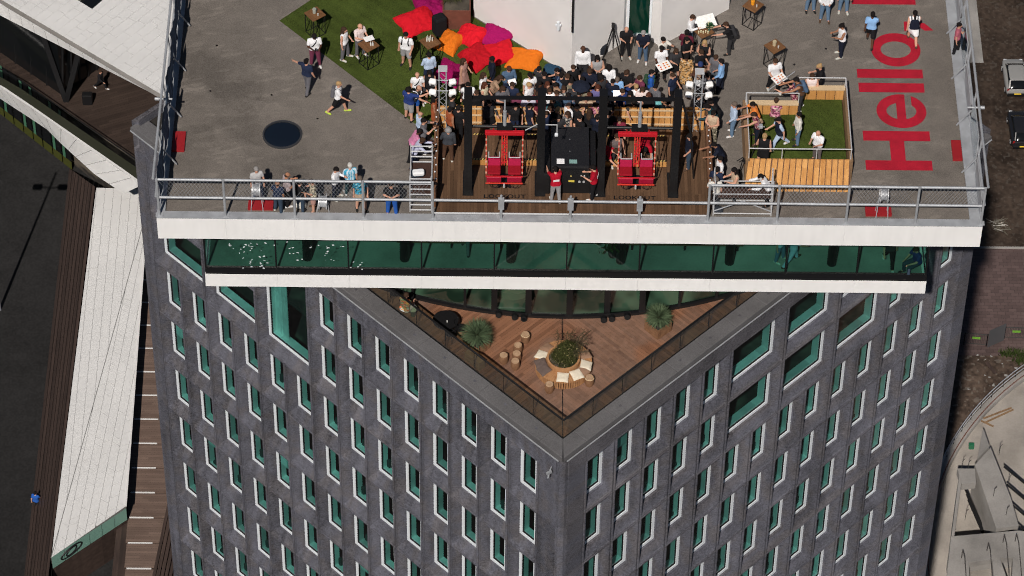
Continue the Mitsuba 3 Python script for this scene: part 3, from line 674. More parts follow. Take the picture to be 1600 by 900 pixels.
for i, (x, y, a, lab) in enumerate(tb):
    bar_table(x, y, a, lab)
    zt = D + 0.004 + 1.12
    g = random.Random(i)
    if i in (0, 3, 4):
        k = solo('glass_jar', ['clear jar on the leftmost bar table', '', '', 'amber lantern jar on the topmost bar table', 'small jar on the bar table right of the amber one'][i], 'jar', cat(glass_mesh(x - 0.02, y + 0.05, zt, 0.22, 0.09), glass_mesh(x - 0.02, y + 0.05, zt + 0.221, 0.03, 0.07)), 'paint', color=((0.30, 0.32, 0.28), 0, 0, (0.75, 0.30, 0.02), (0.45, 0.38, 0.25))[i], smooth=40)
        solo('drinking_glass', f'small glass on the {["leftmost", "", "", "topmost", "right hand"][i]} bar table', 'glass', glass_mesh(x + 0.14, y - 0.12, zt), 'paint', color=(0.5, 0.5, 0.48), smooth=40)
    if i == 2:
        for q in range(4):
            solo('bottle', 'pale bottle on the bar table beside the beanbags', 'bottle', bottle_mesh(x - 0.14 + 0.09 * (q % 2) + 0.02 * q, y + 0.02 + 0.08 * (q // 2), zt), 'paint', color=(0.55, 0.55, 0.5), smooth=40, group='bottles on the turf bar table')
        solo('drinking_glass', 'glass on the bar table beside the beanbags', 'glass', glass_mesh(x + 0.10, y + 0.05, zt, 0.18), 'paint', color=(0.55, 0.52, 0.45), smooth=40)
    if i == 1:
        for q in range(2):
            solo('bottle', 'clear bottle on the bar table of the bald person', 'bottle', bottle_mesh(x + 0.10 + 0.09 * q, y - 0.05, zt, 0.22), 'paint', color=(0.6, 0.6, 0.58), smooth=40, group='bottles on the bald person\'s table')
        solo('paper', 'white sheets held over the bar table on the turf', 'paper', rot(bx(-0.21, 0.21, -0.15, 0.15, 0, 0.006), 25).apply_translation((x + 0.02, y + 0.12, zt + 0.23)), 'paint', color=(0.8, 0.8, 0.8))
    if i == 5:
        solo('paper', 'big white poster sheet lying on the crowded bar table', 'paper', rot(rot(bx(-0.42, 0.42, -0.30, 0.30, 0, 0.006), 20, (1, 0, 0)), 20).apply_translation((x + 0.10, y + 0.36, zt + 0.22)), 'paint', color=(0.8, 0.8, 0.78))
        k = thing('flower_vase', 'vase with dark green leaves and pale flowers on the crowded bar table', 'vase')
        part('vase', glass_mesh(x + 0.24, y + 0.02, zt, 0.2, 0.06), 'paint', k, color=(0.05, 0.12, 0.09), smooth=40)
        def fl(g_, i_):
            a, e = g_.uniform(0, 6.28), g_.uniform(0.1, 1.2)
            p = np.array([x + 0.24, y + 0.02, zt + 0.22]); q_ = p + 0.24 * np.array([math.cos(a) * math.cos(e), math.sin(a) * math.cos(e), math.sin(e)])
            s_ = np.array([-math.sin(a), math.cos(a), 0.2]) * 0.05
            return [p, (p + q_) / 2 + s_, q_, (p + q_) / 2 - s_], [(0, 1, 2), (0, 2, 3)], np.array((0.03, 0.09, 0.04) if i_ % 4 else (0.6, 0.55, 0.35)) * g_.uniform(0.6, 1.4)
        m, c = many(fl, 46, 3)
        part('leaves', m, 'leaf', k, color=c)
        for q in range(5):
            solo('drinking_glass', 'small glass among the flowers on the crowded bar table', 'glass', glass_mesh(x - 0.22 + 0.1 * q, y - 0.16 + 0.05 * (q % 2), zt), 'paint', color=(0.65, 0.6, 0.4), smooth=40, group='glasses on the crowded bar table')
solo('equipment_bag', 'black bag standing between the red and orange beanbags', 'bag', mov(rot(rbox(0.55, 0.5, 1.0, 0.1), 30), -5.38, 17.3, D + 0.014), 'cloth', color=BLK)
solo('camera_bag', 'black rucksack bag beside the tripod at the white wall', 'bag', mov(rot(rbox(0.75, 0.45, 0.6, 0.14), 25), 1.45, 16.15, D), 'cloth', color=(0.022, 0.026, 0.034))
solo('camera_bag', 'dark blue holdall at the foot of the white corner', 'bag', mov(rot(rbox(0.75, 0.5, 0.6, 0.14), -20), -0.55, 14.35, D + 0.3), 'cloth', color=(0.020, 0.055, 0.10))
k = thing('camera_tripod', 'tall black camera tripod leaning near the grey wall', 'tripod')
hd = np.array([2.02, 16.0, D + 1.72])
part('head', cat(rbox(0.14, 0.22, 0.16, 0.03).apply_translation(hd), tube(hd + (0, -0.2, 0.1), hd + (0, 0.1, 0.1), 0.05)), 'black_metal', k)
for dx, dy in ((-0.42, -0.25), (0.40, -0.30), (0.05, 0.45)):
    part('leg', tube(hd, (hd[0] + dx, hd[1] + dy, D), 0.032, 8, 0.022), 'black_metal', k)

# ------------------------------------------------------------------ roof: the swings and their deck
SD = thing('swing_deck', 'dark timber platform under the two red swings', 'platform')
part('boards', bx(-5.30, 5.85, 6.42, 11.55, D + 0.002, SW), 'swing_boards', SD)
for n_, x0, x1, y0, y1, ttl in ((0, -5.42, -5.30, 6.9, 12.6, 'left'), (1, 5.85, 5.99, 6.9, 11.6, 'right')):
    w = fresh('side_wall', SD)
    for i in range(int((y1 - y0) / 0.2)):
        part('plank', bx(x0 + 0.01, x1 - 0.01, y0 + i * 0.2, y0 + i * 0.2 + 0.175, D, 12.36), 'brown_wood', w)
    part('rail', bx(x0 - 0.03, x1 + 0.03, y0, y1, 12.362, 12.41), 'brown_wood', w)
for i, x in enumerate((-2.52, 2.83)):     # boarding steps with hazard edging
    st = fresh('boarding_step', SD)
    part('riser', bx(x - 1.35, x + 1.35, 9.24, 9.27, SW, SW + 0.27), 'pine', st)
    part('tread', bx(x - 1.35, x + 1.35, 9.27, 11.2, SW, SW + 0.275), 'swing_boards', st)
    yel, blk = [], []
    for q in range(22):
        a = x - 1.32 + q * 0.12
        for y in (9.27, 10.74):
            pl = prism(Polygon([(a, y), (a + 0.06, y), (a + 0.10, y + 0.08), (a + 0.04, y + 0.08)]), SW + 0.279, SW + 0.282)
            pb = prism(Polygon([(a + 0.062, y), (a + 0.118, y), (a + 0.158, y + 0.08), (a + 0.102, y + 0.08)]), SW + 0.279, SW + 0.282)
            yel.append(pl); blk.append(pb)
    part('hazard_stripe', cat(yel), 'paint', st, color=(0.62, 0.46, 0.14))
    part('hazard_stripe', cat(blk), 'paint', st, color=(0.02, 0.02, 0.02))
    tm = meshkit.text_mesh('LOOKOUT', 0.20, 0.003, bold=True)
    w = tm.bounds[1][0]
    part('deck_text', mov(tm.apply_scale((1.75 / w, 1, 1)), x - 0.875, 7.34, SW + 0.001), 'paint', SD, color=(0.008, 0.008, 0.008), label='black letters LOOKOUT on the boards')
    part('deck_mark', prism(Polygon([(x - 0.28, 7.92), (x + 0.28, 7.92), (x + 0.28, 8.75), (x - 0.28, 8.75)]).difference(Polygon([(x - 0.20, 7.92), (x + 0.20, 7.92), (x, 8.08)])), SW + 0.001, SW + 0.004), 'paint', SD, color=(0.008, 0.008, 0.008), label='black ribbon shaped mark on the boards')
# pale fence at the back
FB = thing('plank_fence', 'fence of pale upright planks behind the swings', 'fence')
g = random.Random(21)
x = -5.25
while x < 5.6:
    w = g.choice((0.20, 0.24, 0.27))
    part('plank', bx(x, x + w - 0.03, 11.42 + g.uniform(0, 0.025), 11.46, SW, 12.66 + g.uniform(-0.05, 0.10)), 'pine', FB)
    x += w
for z in (11.75, 12.18, 12.56):
    part('ledge', bx(-5.25, 5.6, 11.36, 11.415, z, z + 0.055), 'pale_pine', FB)
part('back_boards', bx(-5.25, 5.6, 11.47, 11.50, SW, 12.5), 'brown_wood', FB)
# steel frame
SF = thing('steel_gantry', 'tall black steel frame that carries both red swings', 'gantry')
for x in (-4.02, -1.06, 1.42, 4.42):
    part('post', bx(x - 0.16, x + 0.16, 7.6, 8.05, SW + 0.03, 17.05), 'black_metal', SF)
    part('foot', bx(x - 0.22, x + 0.22, 7.45, 8.9, SW + 0.001, SW + 0.03), 'black_metal', SF)
part('top_beam', bx(-3.86, 4.26, 7.72, 7.84, 16.68, 16.80), 'black_metal', SF)
for a, b in ((-3.86, -1.22), (1.58, 4.26)):
    part('pivot_beam', cat(tube((a, 7.82, 15.08), (b, 7.82, 15.08), 0.07, 10), bx((a + b) / 2 - 0.32, (a + b) / 2 + 0.32, 7.70, 7.94, 14.98, 15.18)), 'black_metal', SF, smooth=40)
    c_ = (a + b) / 2
    part('cylinder', cat(tube((c_, 7.78, 15.2), (c_, 7.78, 16.0), 0.075, 12), tube((c_, 7.78, 16.0), (c_, 7.78, 16.66), 0.04, 10)), 'galvanised', SF, smooth=40)
part('side_brace', bar((4.58, 7.8, 16.7), (4.98, 7.8, 15.0), 0.09), 'black_metal', SF)
part('side_brace', bar((4.98, 7.8, 15.0), (5.3, 8.6, SW), 0.07), 'black_metal', SF)
def swing(x, lab):
    k = thing('red_swing', lab, 'swing')
    y = 7.82
    top, seat = 14.62, 12.62
    part('top_bar', cat(rbox(1.6, 0.16, 0.2, 0.03).apply_translation((x, y, top)), *[tube((x + o, y, top + 0.2), (x + o, y, 15.0), 0.02) for o in (-0.45, -0.3, 0.3, 0.45)]), 'paint', k, color=RED)
    for o in (-0.74, 0.74):
        part('side_bar', bar((x + o, y, top), (x + o, y, seat - 0.3), 0.035), 'paint', k, color=(0.62, 0.05, 0.03))
    for o in (-0.10, 0.10, 0.0):
        part('centre_bar', bar((x + o, y + 0.05, top), (x + o, y + 0.05, seat + 0.2), 0.045), 'paint', k, color=(0.62, 0.05, 0.03))
    zz_ = np.linspace(14.5, 12.9, 9)
    part('centre_lattice', path_tube([(x + (0.11 if q % 2 else -0.11), y + 0.02, zq) for q, zq in enumerate(zz_)], 0.018, 5), 'paint', k, color=RED)
    for o in (-0.74, 0.74):
        for zq in np.linspace(14.3, 12.4, 7):
            part('shackle', rbox(0.07, 0.07, 0.09, 0.015).apply_translation((x + o, y - 0.02, zq)), 'paint', k, color=(0.55, 0.30, 0.22))
    part('hose', path_tube([(x + 0.85, y + 0.1, 14.9), (x + 0.92, y + 0.15, 13.4), (x + 0.86, y + 0.1, 12.2), (x + 0.5, y + 0.1, 11.9)], 0.02, 5), 'black_metal', k)
    for z in (14.1, 13.55, 13.0):
        part('cross_bar', bar((x - 0.12, y + 0.02, z), (x + 0.12, y + 0.02, z), 0.04), 'paint', k, color=RED)
    for o in (-0.42, 0.42):
        part('backrest', rot(rbox(0.54, 0.10, 0.42, 0.04), -14, (1, 0, 0)).apply_translation((x + o, y + 0.26, seat - 0.05)), 'cloth', k, color=(0.36, 0.012, 0.055))
        part('seat', rbox(0.54, 0.5, 0.10, 0.04).apply_translation((x + o, y, seat - 0.10)), 'cloth', k, color=DRED)
        part('front_apron', rot(rbox(0.60, 0.05, 0.36, 0.02), 12, (1, 0, 0)).apply_translation((x + o, y - 0.28, seat - 0.46)), 'paint', k, color=(0.36, 0.006, 0.035))
        part('lap_bar', path_tube([(x + o - 0.22, y + 0.25, seat + 0.75), (x + o - 0.22, y - 0.1, seat + 0.78), (x + o + 0.22, y - 0.1, seat + 0.78), (x + o + 0.22, y + 0.25, seat + 0.75)], 0.022), 'aluminium', k)
        pts = [(x + o + 0.17 * math.cos(t), y - 0.3, seat - 0.55 + 0.22 * math.sin(t)) for t in np.linspace(math.pi, 2 * math.pi, 12)]
        part('leg_strap', path_tube(pts, 0.016, 6), 'paint', k, color=(0.03, 0.01, 0.012))
    part('front_bar', bar((x - 0.76, y - 0.32, seat - 0.10), (x + 0.76, y - 0.32, seat - 0.10), 0.05), 'paint', k, color=RED)
    part('bottom_bar', bar((x - 0.76, y - 0.30, seat - 0.52), (x + 0.76, y - 0.30, seat - 0.52), 0.04), 'paint', k, color=(0.62, 0.05, 0.03))
    part('latch', tube((x, y - 0.3, seat - 0.75), (x, y - 0.3, seat - 0.52), 0.04), 'aluminium', k)
swing(-2.54, 'empty red two seat swing on the left of the frame')
swing(2.86, 'red two seat swing on the right with staff in red behind it')
k = thing('control_cabinet', 'big matt black control cabinet between the two swings', 'control cabinet')
part('body', rbox(1.58, 2.35, 1.50, 0.04).apply_translation((0.16, 8.88, SW)), 'paint', k, color=(0.013, 0.013, 0.015))
part('machine_housing', cat(rbox(2.0, 1.0, 0.95, 0.04).apply_translation((0.18, 8.15, SW)), rbox(0.30, 2.6, 1.15, 0.03).apply_translation((-0.80, 8.9, SW)), rbox(0.26, 2.6, 1.15, 0.03).apply_translation((1.10, 8.9, SW))), 'black_metal', k)
part('front_panel', bx(-0.55, 0.87, 7.63, 7.645, SW + 0.5, SW + 1.35), 'black_metal', k)
part('notice', bx(-0.39, -0.08, 7.86, 8.16, SW + 1.501, SW + 1.506), 'paint', k, color=(0.78, 0.78, 0.8), label='white paper notice')
part('screen', bx(0.12, 0.44, 7.90, 8.10, SW + 1.501, SW + 1.52), 'paint', k, color=(0.20, 0.34, 0.32), label='small pale screen')
for i, (a, b, c_) in enumerate(((0.20, 1.05, (0.65, 0.5, 0.15)), (0.62, 1.07, (0.6, 0.6, 0.6)), (0.75, 1.07, (0.6, 0.6, 0.6)))):
    part('button', tube((a, 7.632, SW + b), (a, 7.60, SW + b), 0.03, 8), 'paint', k, color=c_)
part('yellow_label', bx(0.10, 0.34, 7.615, 7.628, SW + 0.70, SW + 0.80), 'paint', k, color=(0.62, 0.5, 0.08))
for a in (0.55, 0.73):
    part('gauge', tube((a, 7.632, SW + 0.72), (a, 7.60, SW + 0.72), 0.055, 12), 'paint', k, color=(0.35, 0.36, 0.37))
for i, y in enumerate((8.6, 9.3)):
    part('bolt', tube((0.15, y, SW + 1.50), (0.15, y, SW + 1.51), 0.015, 6), 'aluminium', k)
k = thing('white_lamp', 'thin white bent lamp tube in front of the left pivot beam', 'lamp')
part('tube', path_tube([(-1.7, 7.7, 15.0), (-1.25, 7.7, 15.32), (-0.42, 7.7, 15.32), (-0.42, 7.7, 14.85)], 0.022), 'aluminium', k)
part('head', rbox(0.14, 0.1, 0.16, 0.03).apply_translation((-0.44, 7.7, 14.68)), 'frame_white', k)
# lighting trusses
def truss(x, y, base, lab, swap):
    k = thing('lighting_truss', lab, 'truss')
    h, w = 3.45, 0.15
    for sx, sy in ((1, 1), (1, -1), (-1, 1), (-1, -1)):
        part('chord', tube((x + sx * w, y + sy * w, D), (x + sx * w, y + sy * w, D + h), 0.026, 8), 'galvanised', k)
    z = 0
    br = []
    i = 0
    while z < h - 0.35:
        s = 1 if i % 2 else -1
        for sy in (-1, 1):
            br.append(tube((x - s * w, y + sy * w, D + z), (x + s * w, y + sy * w, D + z + 0.35), 0.012, 5))
            br.append(tube((x + sy * w, y - s * w, D + z), (x + sy * w, y + s * w, D + z + 0.35), 0.012, 5))
        z += 0.35; i += 1
    part('lattice', cat(br), 'galvanised', k)
    part('top_plate', bx(x - 0.19, x + 0.19, y - 0.19, y + 0.19, D + h, D + h + 0.02), 'aluminium', k)
    for zz in (D + 3.0, D + 2.4):
        part('cross_arm', tube((x - 0.48, y - 0.22, zz), (x + 0.48, y - 0.22, zz), 0.025), 'galvanised', k)
        for s in (-1, 1):
            l = thing('floodlight', f'{"upper" if zz > D + 2.7 else "lower"} {"left" if s < 0 else "right"} white floodlight on the {swap} truss', 'floodlight')
            P = T().translate([x + s * 0.40, y - 0.34, zz]).rotate([0, 0, 1], s * 14).rotate([1, 0, 0], 22)
            part('case', rbox(0.32, 0.26, 0.34, 0.07).apply_translation((0, 0, -0.17)), 'paint', l, color=(0.80, 0.80, 0.80), smooth=40, at=P)
            part('lens', tube((0.02, -0.13, -0.02), (0.02, -0.145, -0.02), 0.09, 14), 'black_metal', l, at=P)
            part('yoke', cat(bx(-0.19, -0.17, -0.03, 0.03, -0.05, 0.25), bx(0.17, 0.19, -0.03, 0.03, -0.05, 0.25)), 'black_metal', l, at=P)
truss(-5.12, 11.50, D, 'grey lighting truss at the left end of the plank fence', 'left')
truss(5.48, 11.50, D, 'grey lighting truss at the right end of the plank fence', 'right')
for x, y0, y1, nm in ((-5.36, 7.2, 12.4, 'left'), (5.92, 7.0, 11.2, 'right')):
    k = thing('light_string', f'string of small white bulbs along the {nm} wall of the swing deck', 'string lights')
    part('wire', path_tube([(x, y0 + (y1 - y0) * i / 24, 12.43 + 0.02 * math.sin(i * 2.1)) for i in range(25)], 0.008, 4), 'black_metal', k)
    for i in range(13):
        part('bulb', trimesh.creation.icosphere(subdivisions=1, radius=0.035).apply_translation((x + 0.02 * (-1) ** i, y0 + (y1 - y0) * (i + 0.5) / 13, 12.46)), 'frame_white', k)
# scaffolds
def scaffold(x0, x1, y0, y1, rungs, top, lab, along):
    k = thing('scaffold_tower', lab, 'scaffold')
    if along == 'y':
        for y in (y0, y1):
            e = fresh('ladder_frame', k)
            for x in (x0, x1):
                part('upright', tube((x, y, D), (x, y, top), 0.026, 8), 'aluminium', e)
            for i in range(rungs):
                part('rung', tube((x0, y, D + 0.12 + i * 0.30), (x1, y, D + 0.12 + i * 0.30), 0.030, 8), 'aluminium', e)
        for x in (x0, x1):
            part('side_tube', tube((x, y0, D + 1.3), (x, y1, D + 1.3), 0.024), 'aluminium', k)
            part('brace', tube((x, y0, D + 0.3), (x, y1, D + 1.2), 0.020), 'aluminium', k)
        part('platform', bx(x0 + 0.03, x1 - 0.03, y0 + 0.05, y1 - 0.05, D + 0.95, D + 1.0), 'scaffold_board', k)
    else:
        for x in (x0, x1):
            e = fresh('ladder_frame', k)
            for y in (y0, y1):
                part('upright', tube((x, y, D), (x, y, top), 0.028, 8), 'aluminium', e)
            for i in range(rungs):
                part('rung', tube((x, y0, D + 0.2 + i * 0.4), (x, y1, D + 0.2 + i * 0.4), 0.024, 8), 'aluminium', e)
        for y in (y0, y1):
            part('side_tube', tube((x0, y, D + 1.25), (x1, y, D + 1.25), 0.024), 'aluminium', k)
            part('side_tube', tube((x0, y, D + 0.12), (x1, y, D + 0.12), 0.026), 'aluminium', k)
            part('brace', tube((x0, y, D + 0.25), ((x0 + x1) / 2, y, D + 0.85), 0.024), 'galvanised', k)
            part('brace', tube((x1, y, D + 0.25), ((x0 + x1) / 2, y, D + 0.85), 0.024), 'galvanised', k)
        part('platform', bx(x0 + 0.15, x1 - 0.1, y0 + 0.1, y1 - 0.05, D + 0.92, D + 0.97), 'scaffold_board', k)
scene['scaffold_board'] = principled((0.045, 0.022, 0.016), 0.7)
scaffold(-6.38, -5.50, 6.62, 8.50, 7, D + 2.05, 'aluminium scaffold tower with rungs at the left end of the swing deck', 'y')
scaffold(6.05, 8.42, 6.60, 7.35, 5, D + 2.0, 'low aluminium scaffold with a brown platform behind the railing', 'x')
solo('jacket', 'dark blue jacket lying on the left scaffold platform', 'jacket', mov(rot(rbox(0.55, 0.40, 0.22, 0.09), 10), -6.1, 7.75, D + 1.0), 'cloth', color=(0.035, 0.05, 0.07))
solo('shoulder_bag', 'white bag lying on the jacket on the left scaffold', 'bag', mov(rot(rbox(0.48, 0.28, 0.2, 0.06), 6), -6.05, 7.6, D + 1.2), 'cloth', color=(0.72, 0.74, 0.76))
solo('handbag', 'white handbag on the deck by the front railing', 'bag', mov(rbox(0.42, 0.24, 0.34, 0.09), -10.85, 6.78, D), 'cloth', color=(0.66, 0.64, 0.58))
solo('handbag', 'black bag on the deck beside the woman in white at the scaffold', 'bag', mov(rbox(0.4, 0.3, 0.3, 0.1), 6.25, 6.75, D), 'cloth', color=(0.03, 0.035, 0.045))

# ------------------------------------------------------------------ roof: raised turf box at the right
TB = thing('turf_platform', 'raised timber platform with a turf floor and steel railings', 'platform')
xl, xm, xr, yf, yb1, yb2, zt, zf = 7.52, 9.78, 11.72, 8.72, 12.35, 13.25, 12.5, 11.92
part('turf_floor', prism(Polygon([(xl + 0.1, yf + 0.05), (xr - 0.1, yf + 0.05), (xr - 0.1, yb2 - 0.05), (xm + 0.1, yb2 - 0.05), (xm + 0.1, yb1 - 0.05), (xl + 0.1, yb1 - 0.05)]), zf - 0.1, zf), 'turf', TB)
g = random.Random(8)
fr = fresh('front_wall', TB)
x = xl - 0.10
n = 17
for i in range(n):
    a0, a1 = xl + (xr - xl) * i / n, xl + (xr - xl) * (i + 1) / n - 0.035 - g.uniform(0, 0.025)
    b0 = a0 - 0.14 * (1 - i / n); b1 = a1 - 0.14 * (1 - i / n) + 0.01
    yo = g.uniform(0, 0.02)
    v = [(b0, 8.02 - yo, D), (b1, 8.02 - yo, D), (b1, 8.06, D), (b0, 8.06, D), (a0, yf - 0.04 - yo, zt), (a1, yf - 0.04 - yo, zt), (a1, yf, zt), (a0, yf, zt)]
    part('plank', m3.Manifold.hull_points(np.array(v, np.float32)), 'pine', fr)
part('backing', m3.Manifold.hull_points(np.array([(xl, 8.12, D), (xr, 8.12, D), (xl, yf + 0.02, zt - 0.05), (xr, yf + 0.02, zt - 0.05), (xl, yf + 0.06, D), (xr, yf + 0.06, D), (xl, yf + 0.06, zt - 0.05), (xr, yf + 0.06, zt - 0.05)], np.float32)), 'brown_wood', fr)
def plankwall(nm, x0, x1, y, z0, z1):
    w = fresh(nm, TB)
    n_ = max(1, round((x1 - x0) / 0.36))
    for i in range(n_):
        a = x0 + (x1 - x0) * i / n_
        part('plank', bx(a, a + (x1 - x0) / n_ - 0.03, y + g.uniform(0, 0.012), y + 0.05, z0, z1), 'pine', w)
    part('ledge', bx(x0, x1, y - 0.05, y + 0.22, z1 + 0.002, z1 + 0.05), 'pale_pine', w)
    part('backing', bx(x0, x1, y + 0.06, y + 0.2, D, z1), 'brown_wood', w)
plankwall('back_wall', xl, xm - 0.05, yb1 - 0.45, zf, zt)
plankwall('back_wall', xm, xr, yb2 - 0.42, zf, zt)
part('side_wall', bx(xl - 0.12, xl + 0.05, yf - 0.1, yb1 - 0.2, D, zt + 0.02), 'pale_brown', TB)
part('side_wall', bx(xr - 0.05, xr + 0.10, yf - 0.1, yb2 - 0.1, D, zt + 0.02), 'pale_brown', TB)
part('side_wall', bx(xm - 0.06, xm + 0.02, yb1 - 0.2, yb2 - 0.2, D, zt + 0.01), 'pale_brown', TB)
RB = thing('platform_railing', 'thin steel railing round the raised turf platform', 'railing')
zr = zt + 0.58
corners = [(xl, yf), (xr, yf), (xr, yb2 - 0.3), (xm, yb2 - 0.3), (xm - 0.06, yb1 - 0.35), (xl, yb1 - 0.35)]
for i in (0, 1, 2, 3, 4, 5):
    a, b = corners[i], corners[(i + 1) % 6]
    part('post', tube((*a, zt), (*a, zr), 0.024), 'aluminium', RB)
    if i != 3: part('rail', tube((*a, zr), (*b, zr), 0.026), 'aluminium', RB)
for x in (8.88, 10.3):
    part('post', tube((x, yf, zt), (x, yf, zr), 0.022), 'aluminium', RB)
part('rail', tube((xl + 0.9, yb1 - 0.2, zr), (xm - 0.2, yb1 + 0.8, zr + 0.15), 0.02), 'galvanised', RB)
k = thing('camera_tripod', 'black tripod with a camera at the left railing of the turf platform', 'tripod')
hd = np.array([8.02, 9.75, zf + 1.35])
part('head', cat(rbox(0.16, 0.2, 0.14, 0.03).apply_translation(hd), bar(hd + (-0.15, 0, 0.05), hd + (0.16, 0, 0.05), 0.03)), 'galvanised', k)
for dx, dy in ((-0.35, -0.45), (0.38, -0.45), (0.02, 0.35)):
    part('leg', tube(hd, (hd[0] + dx, hd[1] + dy, zf), 0.03, 8, 0.02), 'black_metal', k)
solo('shoulder_bag', 'black bag on the turf at the front of the raised platform', 'bag', mov(rbox(0.36, 0.2, 0.28, 0.08), 9.1, 8.95, zf), 'cloth', color=BLK)
k = thing('folded_scooter', 'black folded stand leaning on the left wall of the turf platform', 'stand')
part('frame', path_tube([(7.1, 8.6, D), (7.3, 8.9, D + 0.95), (7.35, 8.6, D + 1.0)], 0.025), 'black_metal', k)
part('handle', path_tube([(7.05, 8.85, D + 0.9), (7.3, 8.95, D + 1.02), (7.42, 8.85, D + 0.8)], 0.022), 'black_metal', k)
part('wheel', tube((7.05, 8.6, D + 0.12), (7.1, 8.6, D + 0.12), 0.12, 14), 'black_metal', k)
# ------------------------------------------------------------------ corner terrace
BA = thing('glass_balustrade', 'smoked glass balustrade with a black top rail round the corner terrace', 'balustrade')
def bal(side, s):                          # point on the glass line, s metres from the corner
    u = UU[side]
    return np.array([0, 0.42, 0]) + u * s
for side in 'LR':
    n = 7
    for i in range(n):
        a, b = bal(side, 0.02 + 1.75 * i), bal(side, 1.75 * (i + 1) - 0.02)
        v = np.array([(*a[:2], 4.34), (*b[:2], 4.34), (*b[:2], 5.47), (*a[:2], 5.47)])
        part('glass_panel', trimesh.Trimesh(v, [(0, 1, 2), (0, 2, 3)], process=False), 'glass_smoke', BA)
        part('post', cat(bar((*bal(side, 1.75 * (i + 1))[:2], 4.12), (*bal(side, 1.75 * (i + 1))[:2], 5.45), 0.025), bar((*(bal(side, 1.75 * (i + 1)) + (0, 0.35, 0))[:2], 4.12), (*bal(side, 1.75 * (i + 1))[:2], 5.40), 0.02)), 'black_metal', BA)
    a, b = bal(side, 0.0), bal(side, 12.3)
    part('top_rail', bar((*a[:2], 5.50), (*b[:2], 5.50), 0.075, 0.05), 'black_metal', BA)
    part('bottom_rail', bar((*a[:2], 4.33), (*b[:2], 4.33), 0.06, 0.05), 'black_metal', BA)
RBN = thing('round_bench', 'round slatted timber bench ring with a planted middle', 'bench')
bx0, by0 = 0.03, 4.50
for i in range(72):
    t = 2 * math.pi * (i + 0.5) / 72
    c_, s_ = math.cos(t), math.sin(t)
    a0, a1 = 0.66, 1.20
    w0, w1 = 0.025, 0.046
    P = [(a0 * c_ - w0 * s_, a0 * s_ + w0 * c_), (a1 * c_ - w1 * s_, a1 * s_ + w1 * c_), (a1 * c_ + w1 * s_, a1 * s_ - w1 * c_), (a0 * c_ + w0 * s_, a0 * s_ - w0 * c_)]
    part('slat', mov(cat(prism(Polygon(P), 0.42, 0.46), bar((1.16 * c_, 1.16 * s_, 0.02), (1.19 * c_, 1.19 * s_, 0.42), 0.07, 0.03, up=(c_, s_, 0))), bx0, by0, TER), 'bench_wood', RBN)
scene['bench_wood'] = principled(proc(lambda p, n, uv: mix((0.26, 0.12, 0.05), (0.46, 0.25, 0.12), fbm(p.x * 9, p.y * 9, p.z * 3, 3))), 0.6)
part('back_ring', mov(prism(Point(0, 0).buffer(0.70, 24).difference(Point(0, 0).buffer(0.62, 24)), 0.02, 0.74), bx0, by0, TER), 'bench_wood', RBN)
part('soil', mov(prism(Point(0, 0).buffer(0.615, 20), 0.3, 0.58), bx0, by0, TER), 'dark_inside', RBN)
def cushion(w, h, seed):
    n = 15
    g = np.linspace(-1, 1, n)
    X, Y = np.meshgrid(g, g)
    e = (1 - np.abs(X) ** 3) * (1 - np.abs(Y) ** 3)
    z = h * np.clip(e, 0, 1) ** 0.5
    nz = (meshkit.fbm(np.stack([X * 2 + seed, Y * 2, X * 0], -1), 3) - 0.5) * 0.05
    sh = 1 - 0.06 * (1 - np.abs(X * Y))
    top = np.stack([X * w / 2 * sh, Y * w / 2 * sh, h + z * 0.5 + nz * e], -1).reshape(-1, 3)
    bot = np.stack([X * w / 2 * sh, Y * w / 2 * sh, h - z * 0.5], -1).reshape(-1, 3)
    f = [(j * n + i, j * n + i + 1, (j + 1) * n + i + 1, (j + 1) * n + i) for j in range(n - 1) for i in range(n - 1)]
    f = np.array(f); f = np.vstack([f[:, [0, 1, 2]], f[:, [0, 2, 3]]])
    return trimesh.Trimesh(np.vstack([top, bot]), np.vstack([f, f[:, ::-1] + n * n]), process=False)
CRM, GRY, BRN = (0.62, 0.56, 0.45), (0.115, 0.085, 0.075), (0.27, 0.165, 0.11)
cush = [(163, CRM, 'cream cushion at the left of the round bench'), (190, GRY, 'grey brown cushion at the left edge of the round bench'), (214, GRY, 'grey brown cushion at the lower left of the round bench'), (268, CRM, 'cream cushion at the front of the round bench'),
        (305, CRM, 'cream cushion at the lower right of the round bench'), (345, CRM, 'cream cushion at the right of the round bench'), (20, BRN, 'brown cushion at the upper right of the round bench'), (135, BRN, 'brown cushion at the upper left of the round bench'), (325, BRN, 'brown cushion between two cream ones at the lower right')]
for i, (a, c, lab) in enumerate(cush):
    t = math.radians(a)
    m = rot(rot(cushion(0.50, 0.12, i), 6 + 5 * (i % 3), (1, 0, 0)), a + 90 + (i * 37 % 21 - 10))
    solo('cushion', lab, 'cushion', mov(m, bx0 + 0.95 * math.cos(t), by0 + 0.95 * math.sin(t), TER + 0.42 - (0.03 if a == 325 else 0)), 'cloth', color=c, smooth=60)
SH = thing('shrub', 'loose olive green shrub with fine twigs in the middle of the round bench', 'shrub')
